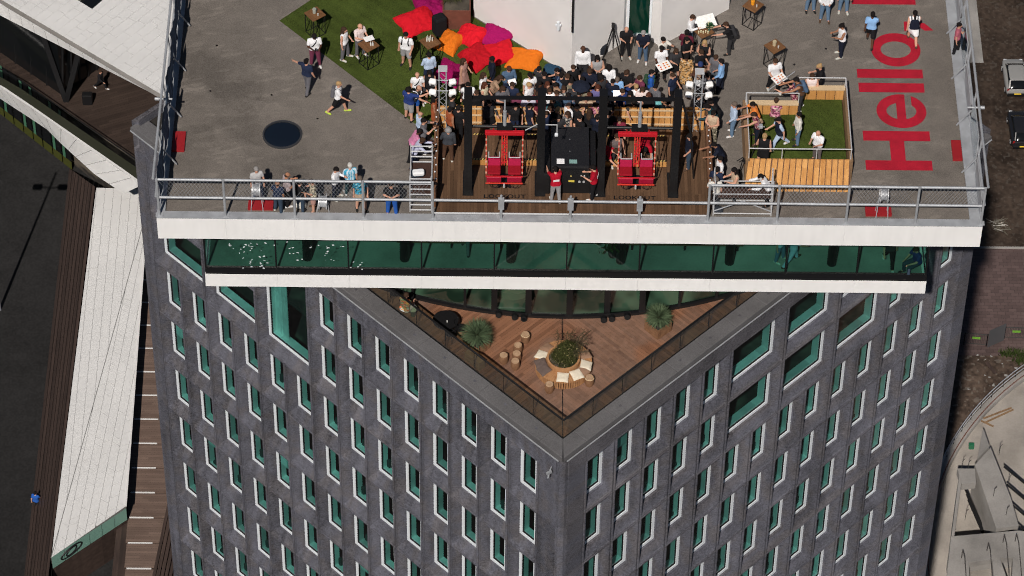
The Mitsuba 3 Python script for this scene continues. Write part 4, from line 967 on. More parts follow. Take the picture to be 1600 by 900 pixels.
def sh(g, i):
    a = g.uniform(0, 6.283); r = 0.62 * math.sqrt(g.random()); h = g.random() ** 0.8
    p = np.array([bx0 + r * math.cos(a) * (1 - 0.3 * h) + 0.16 * h, by0 + r * math.sin(a) * (1 - 0.3 * h) + 0.10 * h, TER + 0.55 + 1.0 * h * (1.15 - r)])
    d_ = np.array([g.gauss(0, 1), g.gauss(0, 1), g.gauss(0.5, 0.8)]); d_ /= np.linalg.norm(d_)
    e_ = np.cross(d_, [g.gauss(0, 1), g.gauss(0, 1), g.gauss(0, 1)]); e_ /= np.linalg.norm(e_)
    L = g.uniform(0.05, 0.12)
    c = np.array((0.060, 0.066, 0.024)) * g.uniform(0.5, 1.5)
    if g.random() < 0.05 and math.sin(a) < 0.2: c = np.array((0.5, 0.42, 0.22))
    return [p - e_ * 0.016, p + e_ * 0.016, p + d_ * L * 1.5], [(0, 1, 2)], c
m, c = many(sh, 3600, 11)
part('foliage', m, 'leaf', SH, color=c)
g = random.Random(2)
tw = []
for i in range(26):
    a, e = g.uniform(-0.3, 1.6), g.uniform(0.5, 1.2)
    p0 = np.array([bx0 + g.uniform(-0.3, 0.3), by0 + g.uniform(-0.2, 0.3), TER + 0.6]); L = g.uniform(0.7, 1.35)
    p1 = p0 + 0.6 * L * np.array([math.cos(a) * math.cos(e), math.sin(a) * math.cos(e), math.sin(e)])
    p2 = p1 + 0.5 * L * np.array([math.cos(a) * 0.9, math.sin(a) * 0.9, 0.35])
    tw += [tube(p0, p1, 0.010, 5), tube(p1, p2, 0.007, 4)]
    for q in range(14):
        t = g.random(); b = p1 + (p2 - p1) * t
        tw.append(tube(b, b + 0.11 * np.array([g.gauss(0, 1), g.gauss(0, 1), g.gauss(0, 0.6)]), 0.007, 3))
part('twigs', cat(tw), 'cloth', SH, color=(0.055, 0.048, 0.026))
stl = [(-1.57, 6.02, 'wooden tub stool with a rope handle, farthest from the corner'), (-1.88, 5.40, 'log stool second from the back left of the bench'), (-2.48, 4.82, 'log stool nearest the left glass balustrade'), (-1.99, 4.50, 'log stool left of the round bench nearest to it'), (1.12, 3.62, 'log stool with a carved front right of the round bench'), (-0.56, 3.22, 'log stool alone below the bench near the corner'), (-1.93, 4.93, 'low log stool between two others left of the bench')]
for i, (x, y, lab) in enumerate(stl):
    k = thing('log_stool', lab, 'stool')
    m = trimesh.creation.revolve([(0, 0), (0.15, 0), (0.19, 0.12), (0.20, 0.30), (0.17, 0.44), (0.15, 0.46), (0, 0.46)], sections=20)
    part('log', mov(m, x, y, TER), 'log_wood', k, smooth=50)
    part('top', tube((x, y, TER + 0.455), (x, y, TER + 0.475), 0.165, 20), 'bench_pale', k)
    if i in (0, 4): part('rope_handle', path_tube([(x + 0.19 * math.cos(t), y - 0.02 + 0.19 * math.sin(t), TER + 0.46 + 0.02) for t in np.linspace(3.3, 6.1, 9)], 0.016), 'pale_pine', k)
scene['log_wood'] = principled(proc(lambda p, n, uv: mix((0.11, 0.052, 0.026), (0.26, 0.14, 0.075), fbm(p.x * 14, p.y * 14, p.z * 5, 3))), 0.7)
scene['bench_pale'] = principled(proc(lambda p, n, uv: mix((0.27, 0.16, 0.09), (0.45, 0.31, 0.20), fbm(p.x * 16, p.y * 16, p.z * 5, 3))), 0.7)
def yucca(x, y, z, R_, n, seed):
    def lf(g_, i):
        a, e = g_.uniform(0, 6.283), math.asin(g_.uniform(-0.25, 1.0))
        d_ = np.array([math.cos(a) * math.cos(e), math.sin(a) * math.cos(e), math.sin(e)])
        s_ = np.array([-math.sin(a), math.cos(a), 0]) * 0.014
        p = np.array([x, y, z]) + d_ * 0.06
        L = R_ * g_.uniform(0.75, 1.05)
        m_ = p + d_ * L * 0.55
        q = p + d_ * L + np.array([0, 0, -0.05 * (1 - e)])
        return [p - s_, p + s_, m_ + s_ * 0.9, m_ - s_ * 0.9, q], [(0, 1, 2), (0, 2, 3), (3, 2, 4)], np.array((0.105, 0.150, 0.085)) * g_.uniform(0.55, 1.5)
    return many(lf, n, seed)
for i, (x, y, R_, lab) in enumerate(((-3.62, 5.62, 0.78, 'square timber planter with a big spiky yucca on the left of the terrace'), (4.06, 6.75, 0.62, 'square timber planter with a smaller yucca on the right of the terrace'))):
    k = thing('timber_planter', lab, 'planter')
    P = at(x, y, TER, 42 if i else 48)
    for r_ in range(4):
        for s_ in (-1, 1):
            part('board', bx(-0.40, 0.40, s_ * 0.40 - 0.02, s_ * 0.40 + 0.02, 0.02 + r_ * 0.14, 0.02 + r_ * 0.14 + 0.125), 'log_wood', k, at=P)
            part('board', bx(s_ * 0.40 - 0.02, s_ * 0.40 + 0.02, -0.38, 0.38, 0.02 + r_ * 0.14, 0.02 + r_ * 0.14 + 0.125), 'log_wood', k, at=P)
    part('soil', bx(-0.37, 0.37, -0.37, 0.37, 0.3, 0.50), 'dark_inside', k, at=P)
    k = thing('yucca', f'round grey green {"bigger" if i == 0 else "smaller"} yucca with stiff pointed leaves in the {"left" if i == 0 else "right"} planter', 'plant')
    m, c = yucca(x, y, TER + 0.82, R_, 620, i + 3)
    part('leaves', m, 'leaf', k, color=c)
    part('trunk', tube((x, y, TER + 0.4), (x, y, TER + 0.85), 0.09, 10), 'log_wood', k)
solo('storage_crate', 'pale flat crate standing behind the left glass below the big yucca', 'crate', rot(bx(-0.45, 0.45, -0.16, 0.16, 0, 0.5), -45).apply_translation((-3.70, 4.72, TER)), 'pale_brown')
k = thing('garden_table', 'round black wire table at the left glass balustrade', 'table')
part('tabletop', tube((-4.95, 6.55, TER + 0.70), (-4.95, 6.55, TER + 0.73), 0.55, 28), 'black_metal', k)
for a in (0.5, 2.6, 4.7):
    part('leg', tube((-4.95 + 0.12 * math.cos(a), 6.55 + 0.12 * math.sin(a), TER + 0.70), (-4.95 + 0.42 * math.cos(a), 6.55 + 0.42 * math.sin(a), TER), 0.02), 'black_metal', k)
solo('table_lamp', 'tiny pale candle glass on the black wire table', 'candle', glass_mesh(-4.88, 6.42, TER + 0.731, 0.08, 0.03), 'paint', color=(0.6, 0.6, 0.58))
for x, y, a, lab in ((-4.72, 6.05, 150, 'black wire chair in front of the black table'), (-4.35, 6.35, 80, 'black wire chair right of the black table'), (-6.55, 8.15, 120, 'black wire chair under the seated colourful person'), (-7.15, 8.35, 200, 'black wire chair behind the left glass under the white band')):
    k = thing('wire_chair', lab, 'chair')
    P = at(x, y, TER, a)
    part('seat', tube((0, 0, 0.44), (0, 0, 0.46), 0.23, 18), 'black_metal', k, at=P)
    part('backrest', cat(*[bar((0.22 * math.cos(t), 0.22 * math.sin(t), 0.46), (0.25 * math.cos(t), 0.25 * math.sin(t), 0.82), 0.012) for t in np.linspace(0.3, 2.84, 9)], path_tube([(0.25 * math.cos(t), 0.25 * math.sin(t), 0.82) for t in np.linspace(0.3, 2.84, 9)], 0.014)), 'black_metal', k, at=P)
    for t in (0.8, 2.3, 3.9, 5.5):
        part('leg', tube((0.18 * math.cos(t), 0.18 * math.sin(t), 0.44), (0.24 * math.cos(t), 0.24 * math.sin(t), 0), 0.012), 'black_metal', k, at=P)
k = thing('patterned_stool', 'small round pale green stool behind the left glass', 'stool')
part('top', tube((-6.35, 7.45, TER + 0.40), (-6.35, 7.45, TER + 0.44), 0.19, 18), 'paint', k, color=(0.38, 0.48, 0.40))
part('base', tube((-6.35, 7.45, TER), (-6.35, 7.45, TER + 0.40), 0.10, 12, 0.14), 'paint', k, color=(0.06, 0.09, 0.07))
for lab, p0, p1 in (('left', (-2.88, 7.60), (-1.50, 7.33)), ('right', (1.60, 7.30), (2.92, 7.56))):
    k = thing('light_bar', f'black bar with three spotlights at the foot of the curved glass, on the {lab}', 'spotlight bar')
    part('bar', bar((*p0, TER + 0.24), (*p1, TER + 0.24), 0.08), 'black_metal', k)
    for t in ((0.12, 0.62, 0.90) if lab == 'left' else (0.12, 0.38, 0.88)):
        q = np.array([p0[0] + (p1[0] - p0[0]) * t, p0[1] + (p1[1] - p0[1]) * t - 0.16, TER + 0.17])
        part('spotlight', cat(tube(q + (0, 0.14, -0.02), q + (0, -0.12, 0.06), 0.13, 14), tube(q + (0, 0.14, 0), q + (0, 0.14, 0.1), 0.02)), 'black_metal', k)
        part('lens', tube(q + (0, -0.121, 0.061), q + (0, -0.13, 0.064), 0.085, 14), 'car_glass', k)
    for t in (0.05, 0.95):
        part('foot', bx(p0[0] + (p1[0] - p0[0]) * t - 0.03, p0[0] + (p1[0] - p0[0]) * t + 0.03, p0[1] + (p1[1] - p0[1]) * t - 0.05, p0[1] + (p1[1] - p0[1]) * t + 0.05, TER, TER + 0.21), 'black_metal', k)
# lounge seats behind the curved glass
for i, (x, y, q) in enumerate(((-2.1, 9.3, 1.0), (0.9, 9.6, 1.15), (3.9, 9.9, 0.8), (-4.9, 10.0, 0.8))):
    k = thing('round_sofa', f'round lounge seat behind the curved glass, {("second from the left", "third from the left", "rightmost of four", "leftmost of four")[i]}', 'sofa')
    part('seat', trimesh.creation.revolve([(0.50, 0.05), (1.0, 0.05), (1.0, 0.42), (0.6, 0.45), (0.50, 0.05)], sections=28).apply_scale((q, q, 1)).apply_translation((x, y, TER + 0.05)), 'cloth', k, color=((0.20, 0.21, 0.18), (0.05, 0.06, 0.06), (0.03, 0.03, 0.035), (0.12, 0.10, 0.08))[i], smooth=40)
    part('table', tube((x, y, TER + 0.05), (x, y, TER + 0.4), 0.28 * q, 16), 'black_metal', k)
k = thing('indoor_plant', 'dark leafy plant behind the glazed strip right of the middle', 'plant')
def ipl(g_, i):
    a, e = g_.uniform(0, 6.283), g_.uniform(-0.3, 1.4)
    p = np.array([2.05, 7.3, FL + 1.0]) + np.array([g_.gauss(0, 0.25), g_.gauss(0, 0.25), g_.gauss(0, 0.35)])
    d_ = np.array([math.cos(a) * math.cos(e), math.sin(a) * math.cos(e), math.sin(e)]); s_ = np.array([-math.sin(a), math.cos(a), 0]) * 0.05
    return [p, p + d_ * 0.12 + s_, p + d_ * 0.28, p + d_ * 0.12 - s_], [(0, 1, 2), (0, 2, 3)], np.array((0.03, 0.06, 0.02)) * g_.uniform(0.5, 1.4)
m, c = many(ipl, 300, 5)
part('leaves', m, 'leaf', k, color=c)
part('pot', tube((2.05, 7.3, FL), (2.05, 7.3, FL + 0.5), 0.2, 16, 0.26), 'black_metal', k)
k = thing('glint_flakes', 'scattered white flakes added as sun glints at the left end of the glazed strip', 'added_glints')
g = random.Random(77)  # added white flakes stand in for glints on the crown glass
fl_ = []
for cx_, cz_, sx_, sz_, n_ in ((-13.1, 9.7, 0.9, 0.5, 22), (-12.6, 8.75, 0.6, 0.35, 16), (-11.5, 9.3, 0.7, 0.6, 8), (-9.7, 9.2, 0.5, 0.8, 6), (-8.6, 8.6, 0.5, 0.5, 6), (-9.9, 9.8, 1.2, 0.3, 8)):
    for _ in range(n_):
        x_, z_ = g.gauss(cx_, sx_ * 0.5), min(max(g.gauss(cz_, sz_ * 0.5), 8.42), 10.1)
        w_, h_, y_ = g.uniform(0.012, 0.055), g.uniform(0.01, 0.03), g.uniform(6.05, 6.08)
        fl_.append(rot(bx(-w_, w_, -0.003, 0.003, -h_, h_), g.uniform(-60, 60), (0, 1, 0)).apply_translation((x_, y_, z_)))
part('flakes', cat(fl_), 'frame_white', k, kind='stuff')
# ------------------------------------------------------------------ ground level
def sheet(poly, z):
    return prism(poly, z - 0.003, z)
struct('ground', bx(-900, 900, -400, 1500, G - 1, G), 'asphalt')
struct('soil_ground', sheet(Polygon([(14, 20), (29.2, 72.05), (36, 72.1), (90, 72.1), (90, 20)]), G + 0.004), 'soil')
struct('dirt_track', sheet(Polygon([(18, 82.3), (90, 82.3), (90, 150), (18, 150)]), G + 0.004), 'vignette_soil')
struct('brick_pavement', sheet(Polygon([(14, 72.05), (90, 72.1), (90, 82.3), (14, 82.3)]), G + 0.008), 'brick_paving')
struct('dark_kerb', bx(14, 90, 82.30, 82.45, G, G + 0.10), 'concrete')
struct('concrete_path', sheet(Polygon([(32.2, 101.5), (33.3, 101.5), (33.4, 150), (32.0, 150)]), G + 0.012), 'concrete')
# site fence
SFN = thing('site_fence', 'low site fence of grey panels between brick paving and bare soil', 'fence')
fp = [(28.0, 73.35), (29.6, 73.1), (31.15, 72.95), (32.46, 73.69), (34.0, 73.64), (36.5, 73.5)]
for i in range(len(fp) - 1):
    a, b = np.array(fp[i]), np.array(fp[i + 1])
    bars = [bar((*a, G + 1.15), (*b, G + 1.15), 0.06)] + [bar((*a, G + 0.15), (*b, G + 0.15), 0.04)]
    for q in range(14):
        p = a + (b - a) * q / 14
        bars.append(tube((*p, G + 0.1), (*p, G + 1.15), 0.012, 4))
    part('panel', cat(bars), 'rebar_steel', SFN)
    part('post', tube((*b, G), (*b, G + 1.2), 0.04), 'black_metal', SFN)
    if i in (1, 3):
        c_ = (a + b) / 2; d_ = (b - a) / np.linalg.norm(b - a) * 0.28
        part('sign', bar((*(c_ - d_ - (0, 0.06)), G + 0.82), (*(c_ + d_ - (0, 0.06)), G + 0.82), 0.02, 0.2), 'paint', SFN, color=(0.14, 0.33, 0.04), label='small green sign on the fence')
part('hoarding', bar((31.2, 72.75, G + 0.95), (32.4, 73.45, G + 0.95), 0.03, 1.7), 'paint', SFN, color=(0.07, 0.072, 0.078), label='solid dark grey fence panel')
g = random.Random(31)
for i in range(16):
    x, y = g.uniform(29.5, 34.5), g.uniform(68.5, 72.4)
    s_ = g.uniform(0.05, 0.16)
    ps = [(g.uniform(-1, 1) * s_, g.uniform(-1, 1) * s_, g.uniform(0, 0.6) * s_) for _ in range(9)]
    solo('rubble_lump', 'pale lump of rubble lying on the bare soil', 'rubble', mov(m3.Manifold.hull_points(np.array(ps, np.float32)), x, y, G + 0.01), 'concrete', group='lumps of rubble on the soil')
for i, (x, y) in enumerate(((32.5, 72.2), (33.1, 72.3), (33.8, 72.0), (33.4, 71.5))):
    def wd(g_, j, x=x, y=y):
        a = g_.uniform(0, 6.28); p = np.array([x + g_.gauss(0, 0.3), y + g_.gauss(0, 0.18), G + 0.02]); q = p + np.array([math.cos(a) * 0.2, math.sin(a) * 0.2, g_.uniform(0.15, 0.45)])
        s_ = np.array([-math.sin(a), math.cos(a), 0]) * 0.04
        return [p - s_, p + s_, q], [(0, 1, 2)], np.array((0.045, 0.065, 0.02)) * g_.uniform(0.5, 1.5)
    m, c = many(wd, 120, 40 + i)
    solo('weed_clump', 'green weeds growing at the foot of the site fence', 'weed', m, 'leaf', color=c, group='weeds at the site fence')
solo('plank', 'dark plank leaning below the grey hoarding', 'plank', bar((31.0, 71.4, G + 0.1), (31.6, 70.4, G + 0.02), 0.25, 0.04), 'slat_dark')
solo('waste_heap', 'tangled heap of pale wire and sheet on the soil', 'waste', path_tube([(33.0 + g.gauss(0, 0.35), 84.6 + g.gauss(0, 0.35), G + abs(g.gauss(0, 0.15))) for _ in range(60)], 0.02, 4), 'paint', color=(0.10, 0.09, 0.07))
# cars
def car(x, y, a, col, lab):
    k = thing('parked_car', lab, 'car')
    P = at(x, y, G + 0.01, a)
    def loft(secs, n=28, e=4.0):
        v = []
        for (yy, w, zb, zt_) in secs:
            for i in range(n):
                t = 2 * math.pi * i / n
                c_, s_ = math.cos(t), math.sin(t)
                r_ = 1 / (abs(c_) ** e + abs(s_) ** e) ** (1 / e)
                v.append((w / 2 * c_ * r_, yy, (zb + zt_) / 2 + (zt_ - zb) / 2 * s_ * r_))
        f = []
        L = len(secs)
        for j in range(L - 1):
            for i in range(n):
                f.append((j * n + i, j * n + (i + 1) % n, (j + 1) * n + (i + 1) % n)); f.append((j * n + i, (j + 1) * n + (i + 1) % n, (j + 1) * n + i))
        v += [tuple(np.mean(v[:n], 0)), tuple(np.mean(v[(L - 1) * n:], 0))]
        for i in range(n):
            f.append((L * n, (i + 1) % n, i)); f.append((L * n + 1, (L - 1) * n + i, (L - 1) * n + (i + 1) % n))
        m = trimesh.Trimesh(np.array(v), np.array(f), process=False)
        if m.volume < 0: m.invert()
        return m
    part('body', loft([(-1.80, 1.30, 0.35, 0.70), (-1.76, 1.55, 0.26, 0.84), (-1.6, 1.66, 0.22, 0.94), (-0.8, 1.70, 0.20, 0.96), (0.4, 1.70, 0.20, 0.95), (1.2, 1.66, 0.22, 0.86), (1.62, 1.56, 0.26, 0.74), (1.80, 1.25, 0.34, 0.62)]), 'car_paint', k, color=col, smooth=40, at=P)
    part('cabin', loft([(-1.70, 1.28, 0.80, 0.98), (-1.35, 1.36, 0.8, 1.36), (-0.9, 1.34, 0.8, 1.45), (0.1, 1.32, 0.8, 1.44), (0.55, 1.34, 0.8, 1.28), (1.0, 1.36, 0.8, 0.95)], e=3.2), 'car_glass', k, smooth=40, at=P)
    part('roof', loft([(-1.30, 1.10, 1.30, 1.42), (-0.95, 1.22, 1.38, 1.485), (0.05, 1.20, 1.38, 1.475), (0.35, 1.08, 1.30, 1.41)], e=3.5), 'car_paint', k, color=col if lab.startswith('white') else (0.012, 0.012, 0.014), smooth=40, at=P)
    for sx in (-1, 1):
        part('pillar', cat(bar((sx * 0.62, -1.66, 0.95), (sx * 0.58, -1.28, 1.40), 0.08), bar((sx * 0.66, 0.95, 0.95), (sx * 0.60, 0.40, 1.38), 0.06)), 'car_paint', k, color=col, at=P)
        part('mirror', mov(rbox(0.16, 0.10, 0.12, 0.03), sx * 0.92, 0.55, 0.92), 'car_paint', k, color=col, at=P)
        part('tail_lamp', mov(rbox(0.16, 0.06, 0.30, 0.02), sx * 0.70, -1.72, 0.62), 'paint', k, color=(0.25, 0.01, 0.01), at=P)
        part('headlamp', mov(rbox(0.26, 0.12, 0.16, 0.03), sx * 0.58, 1.66, 0.56), 'paint', k, color=(0.5, 0.52, 0.55), at=P)
        for y_ in (-1.12, 1.12):
            w = fresh('wheel', k)
            part('tyre', tube((sx * 0.66, y_, 0.30), (sx * 0.86, y_, 0.30), 0.30, 20), 'black_metal', w, at=P)
            part('rim', tube((sx * 0.861, y_, 0.30), (sx * 0.868, y_, 0.30), 0.19, 14), 'aluminium', w, at=P)
    part('bumper', mov(rbox(1.50, 0.12, 0.26, 0.04), 0, -1.80, 0.28), 'black_metal', k, at=P)
    part('plate', bx(-0.26, 0.26, -1.895, -1.87, 0.48, 0.59), 'paint', k, color=(0.75, 0.52, 0.05), at=P)
scene['car_paint'] = {'type': 'twosided', 'bsdf': {'type': 'principled', 'base_color': VC, 'roughness': 0.3, 'specular': 0.5, 'clearcoat': 0.8, 'clearcoat_gloss': 0.95}}
car(35.42, 99.5, 1, (0.24, 0.24, 0.235), 'white hatchback with black windows parked on the dirt track')
car(35.35, 94.0, 1, (0.010, 0.010, 0.012), 'black car parked behind the white one on the dirt track')
# round concrete slab and the concrete walls being built
cx, cy0, cr = 49.06, 52.35, 23.3
struct('concrete_slab', prism(Point(cx, cy0).buffer(cr, 64), G, G + 0.06), 'pale_concrete')
scene['pale_concrete'] = principled(proc(lambda p, n, uv: mi.Color3f(0.32, 0.292, 0.262) * (0.60 + 0.85 * (fbm(p.x * 0.45, p.y * 0.45, 0.0, 4) - 0.1) + 0.10 * (noise(p.x * 11, p.y * 11) - 0.5))), 0.85, spec=0.2)
RW = thing('ring_wall', 'curved low concrete edge with a handrail round the building site', 'kerb wall')
n = 64
t0, t1 = math.radians(105), math.radians(195)
for i in range(n):
    a, b = t0 + (t1 - t0) * i / n, t0 + (t1 - t0) * (i + 0.985) / n
    q = [(cx + r_ * math.cos(t), cy0 + r_ * math.sin(t)) for r_, t in ((cr + 0.02, a), (cr + 0.55, a), (cr + 0.55, b), (cr + 0.02, b))]
    part('edge_stone', prism(Polygon(q), G, G + 0.35), 'concrete', RW)
for r_, z in ((cr + 0.5, 1.1), (cr + 0.5, 0.7), (cr + 0.12, 0.55)):
    part('handrail', path_tube([(cx + r_ * math.cos(t), cy0 + r_ * math.sin(t), G + z) for t in np.linspace(t0, t1, 70)], 0.035, 6), 'galvanised' if z > 0.6 else 'rust', RW)
for t in np.linspace(t0, t1, 30):
    part('post', tube((cx + (cr + 0.5) * math.cos(t), cy0 + (cr + 0.5) * math.sin(t), G + 0.3), (cx + (cr + 0.5) * math.cos(t), cy0 + (cr + 0.5) * math.sin(t), G + 1.12), 0.03, 6), 'black_metal', RW)
CW = thing('concrete_core', 'grey concrete walls of a stair core being built on the round slab', 'concrete wall')
zt_ = -66.5
part('leaning_slab', prism([(30.08, 60.72), (28.9, 59.2), (29.87, 53.75), (31.35, 54.05), (31.06, 56.32)], zt_ - 0.35, zt_), 'concrete', CW)
part('slab_side', prism(Polygon([(28.9, 59.2), (29.05, 59.35), (30.0, 53.9), (29.87, 53.75)]), G + 0.06, zt_ - 0.352), 'concrete', CW)
part('slab_side', prism(Polygon([(30.08, 60.72), (29.95, 60.55), (31.2, 54.3), (31.35, 54.05)]), G + 0.06, zt_ - 0.352), 'concrete', CW)
part('fin', m3.Manifold.hull_points(np.array([(29.78, 62.74, zt_ - 0.5), (29.85, 62.7, zt_ - 0.5), (29.11, 59.71, zt_ - 0.002), (30.01, 60.83, zt_ - 0.002), (29.11, 59.9, G), (30.01, 61.0, G), (29.78, 62.74, G)], np.float32)), 'concrete', CW)
part('thin_wall', prism([(27.89, 58.8), (26.91, 53.2), (27.10, 53.2), (28.09, 58.8)], G + 0.06, zt_ - 0.02), 'concrete', CW)
part('top_beam', prism([(27.72, 58.85), (28.88, 58.85), (28.86, 57.66), (27.91, 57.5)], zt_ - 0.6, zt_ + 0.01), 'concrete', CW)
low = Polygon([(26.86, 53.07), (31.27, 53.62), (33.5, 53.4), (33.5, 45), (25.6, 45)]).difference(Polygon([(27.85, 50.9), (29.4, 51.2), (29.3, 46), (27.6, 46)])).difference(Polygon([(29.9, 51.3), (30.75, 51.35), (30.4, 48.6)]))
part('lower_slab', prism(low, zt_ - 0.5, zt_ - 0.004), 'concrete', CW)
part('lower_wall', prism(Polygon([(26.86, 53.07), (31.27, 53.62), (31.27, 53.3), (26.86, 52.75)]), G + 0.06, zt_ - 0.502), 'concrete', CW)
g = random.Random(5)
for x, y, dy in ((27.4, 51.3, -2.2), (29.1, 51.9, -2.4), (30.2, 52.6, -3.0), (31.0, 52.7, -3.2), (28.0, 58.9, 0.0), (28.4, 58.8, 0), (29.9, 56.5, 0), (30.6, 54.9, 0), (27.9, 54.6, 0.0), (30.6, 60.2, 0), (31.0, 57.6, 0)):
    part('rebar', path_tube([(x, y, zt_ - 0.1), (x + 0.02, y, zt_ + 0.75), (x + 0.1, y + 0.25 * dy, zt_ + 0.75 if dy else zt_ + 0.9), (x + 0.15, y + dy, zt_ + 0.12 if dy else zt_ + 0.95)], 0.035 if dy else 0.022, 5), 'rebar_steel', CW)
scene['rebar_steel'] = principled((0.055, 0.05, 0.048), 0.7)
for i in range(4):
    solo('prop_pole', 'dark slanting prop pole inside the concrete core', 'pole', tube((28.15 + 0.06 * i, 58.2 - 0.45 * i, zt_ - 0.8), (29.9, 55.6 - 0.35 * i, G + 0.1), 0.05, 6), 'black_metal', group='prop poles inside the core')
for i in range(4):
    solo('push_prop', 'long dark prop bracing the leaning slab from the right', 'pole', tube((30.9 + 0.06 * i, 59.4 - 1.55 * i, zt_ - 0.4), (35.2, 57.6 - 1.6 * i, G + 0.1), 0.07, 7), 'black_metal', group='props on the right of the core')
solo('barrier', 'green crate at the tip of the concrete fin', 'crate', mov(rbox(0.36, 0.3, 0.4, 0.03), 29.35, 63.6, G + 0.06), 'paint', color=(0.02, 0.12, 0.06))
for i, (a, b) in enumerate((((30.4, 66.2), (32.4, 67.2)), ((30.5, 65.8), (32.5, 67.0)), ((30.2, 65.9), (31.0, 65.4)))):
    solo('timber_batten', 'pale timber batten lying inside the curved edge', 'plank', bar((*a, G + 0.12 + 0.05 * i), (*b, G + 0.12 + 0.05 * i), 0.12, 0.05), 'pale_brown', group='battens inside the curved edge')
for i in range(4):
    solo('formwork_sheet', 'brown formwork sheet lying at the foot of the tower', 'formwork', prism([(24.2, 51.9 - 1.2 * i), (26.3, 52.3 - 1.2 * i), (26.3, 51.25 - 1.2 * i), (24.2, 50.8 - 1.2 * i)], G + 0.07, G + 0.25 + 0.03 * i), 'log_wood', group='formwork sheets beside the core')
# ------------------------------------------------------------------ the white building at the left
EY = thing('white_building', 'long low building with folded white tiled roofs and dark glass', 'building')
def tiles(poly, zfun, th, name, parent, seed, ang, sx, sy, shear=0.0, mat='cladding_white', joint=0.018):
    """White tiles: an irregular lattice clipped to a polygon, each tile a piece of its own on a plane z = zfun(x, y)."""
    g_ = random.Random(seed)
    poly = Polygon(poly)
    c_ = poly.centroid
    inv = affinity.rotate(poly, -ang, origin=c_)
    x0, y0, x1, y1 = inv.bounds
    cells = []
    row, y_ = 0, y0
    while y_ < y1:
        x_ = x0 - g_.uniform(0, sx)
        while x_ < x1:
            w = sx * g_.choice((0.5, 1, 1, 1.5, 2))
            q = Polygon([(x_ + shear * (0 if row % 2 else 1), y_ + sy), (x_ + shear * (1 if row % 2 else 0), y_), (x_ + w + shear * (1 if row % 2 else 0), y_), (x_ + w + shear * (0 if row % 2 else 1), y_ + sy)])
            cells.append(q); x_ += w
        y_ += sy; row += 1
    for q in cells:
        q = affinity.rotate(q.buffer(-joint / 2, join_style=2), ang, origin=c_).intersection(poly)
        for h in getattr(q, 'geoms', [q]):
            if not isinstance(h, Polygon) or h.area < 0.02: continue
            m = prism(h, 0, th)
            v = m.vertices.copy()
            v[:, 2] += np.array([zfun(a, b) for a, b in v[:, :2]])
            part(name, trimesh.Trimesh(v, m.faces, process=False), mat, parent)
def plane3(a, b, c):
    a, b, c = (np.array(q, float) for q in (a, b, c))
    n_ = np.cross(b - a, c - a)
    return lambda x, y: a[2] - (n_[0] * (x - a[0]) + n_[1] * (y - a[1])) / n_[2]
def slabpoly(P3, th):
    """A flat or folded plate under 3-D points (counter clockwise), th thick."""
    P3 = np.array(P3, float)
    v = np.vstack([P3, P3 - (0, 0, th)])
    n_ = len(P3)
    f = [(0, i, i + 1) for i in range(1, n_ - 1)] + [(n_, n_ + i + 1, n_ + i) for i in range(1, n_ - 1)]
    f += [(i, n_ + i, n_ + (i + 1) % n_) for i in range(n_)] + [(i, n_ + (i + 1) % n_, (i + 1) % n_) for i in range(n_)]
    m = trimesh.Trimesh(v, f, process=False)
    if m.volume < 0: m.invert()
    return m
zr_ = -54.0
roofp = [(-41.5, 93.1), (-34.13, 87.31), (-25.31, 80.36), (-22.0, 78.0), (-20, 96), (-30, 112), (-46, 108)]
win = Polygon([(-32.24, 90.01), (-31.15, 89.11), (-29.9, 90.9), (-31.0, 91.9)])
rp = Polygon(roofp)
part('roof', prism(rp.difference(win), zr_ - 0.5, zr_ - 0.04), 'concrete', EY)
part('roof_window', prism(win, zr_ - 0.45, zr_ - 0.3), 'car_glass', EY)
for hh in [rp.difference(win).intersection(sbox(-50, 60, 0, 130))]:
    tiles(hh if isinstance(hh, Polygon) else hh.geoms[0], lambda x, y: zr_ - 0.03, 0.03, 'roof_tile', EY, 4, 52, 1.0, 0.72)
# folded edge below the roof
e0, e1 = np.array((-41.5, 93.1)), np.array((-22.0, 78.0))
f0, f1 = np.array((-41.5, 92.55)), np.array((-21.6, 78.9))
def quad3(a, b, c, d): return trimesh.Trimesh(np.array([a, b, c, d], float), [(0, 1, 2), (0, 2, 3)], process=False)
nseg = 22
for i in range(nseg):
    ta, tb = i / nseg, (i + 0.985) / nseg
    A, B = e0 + (e1 - e0) * ta, e0 + (e1 - e0) * tb
    C, Dp = f0 + (f1 - f0) * tb, f0 + (f1 - f0) * ta
    part('edge_tile', quad3((*A, zr_ - 0.03), (*B, zr_ - 0.03), (*C, zr_ - 1.5), (*Dp, zr_ - 1.5)), 'cladding_white', EY)
ze = -62.0
part('terrace', prism([(-44, 97), (-25, 80), (-20, 85), (-22, 98), (-40, 104)], ze - 0.4, ze), 'quay_boards', EY)
gb = [(-46, 98.7), (-38.67, 93.07), (-33.79, 88.67), (-31.6, 91.4), (-27, 97), (-40, 106)]
part('glass_wall', prism(gb, ze + 0.05, zr_ - 1.55), 'car_glass', EY)
for i, (a, b) in enumerate(((0, 1), (1, 2), (2, 3))):
    A, B = np.array(gb[a]), np.array(gb[b])
    for q in range(5):
        p_ = A + (B - A) * q / 4
        part('glass_post', bar((*p_, ze), (*(p_ + (0.5, -0.1)), zr_ - 1.6), 0.12), 'black_metal', EY)
part('steel_prop', bar((-33.5, 88.2, ze), (-35.0, 89.4, zr_ - 1.6), 0.35), 'black_metal', EY)
part('steel_prop', bar((-33.5, 88.2, ze), (-31.8, 88.9, zr_ - 1.6), 0.35), 'black_metal', EY)
bi = [(-42.0, 93.2), (-36.75, 89.28), (-27.71, 81.3), (-25.4, 79.3)]
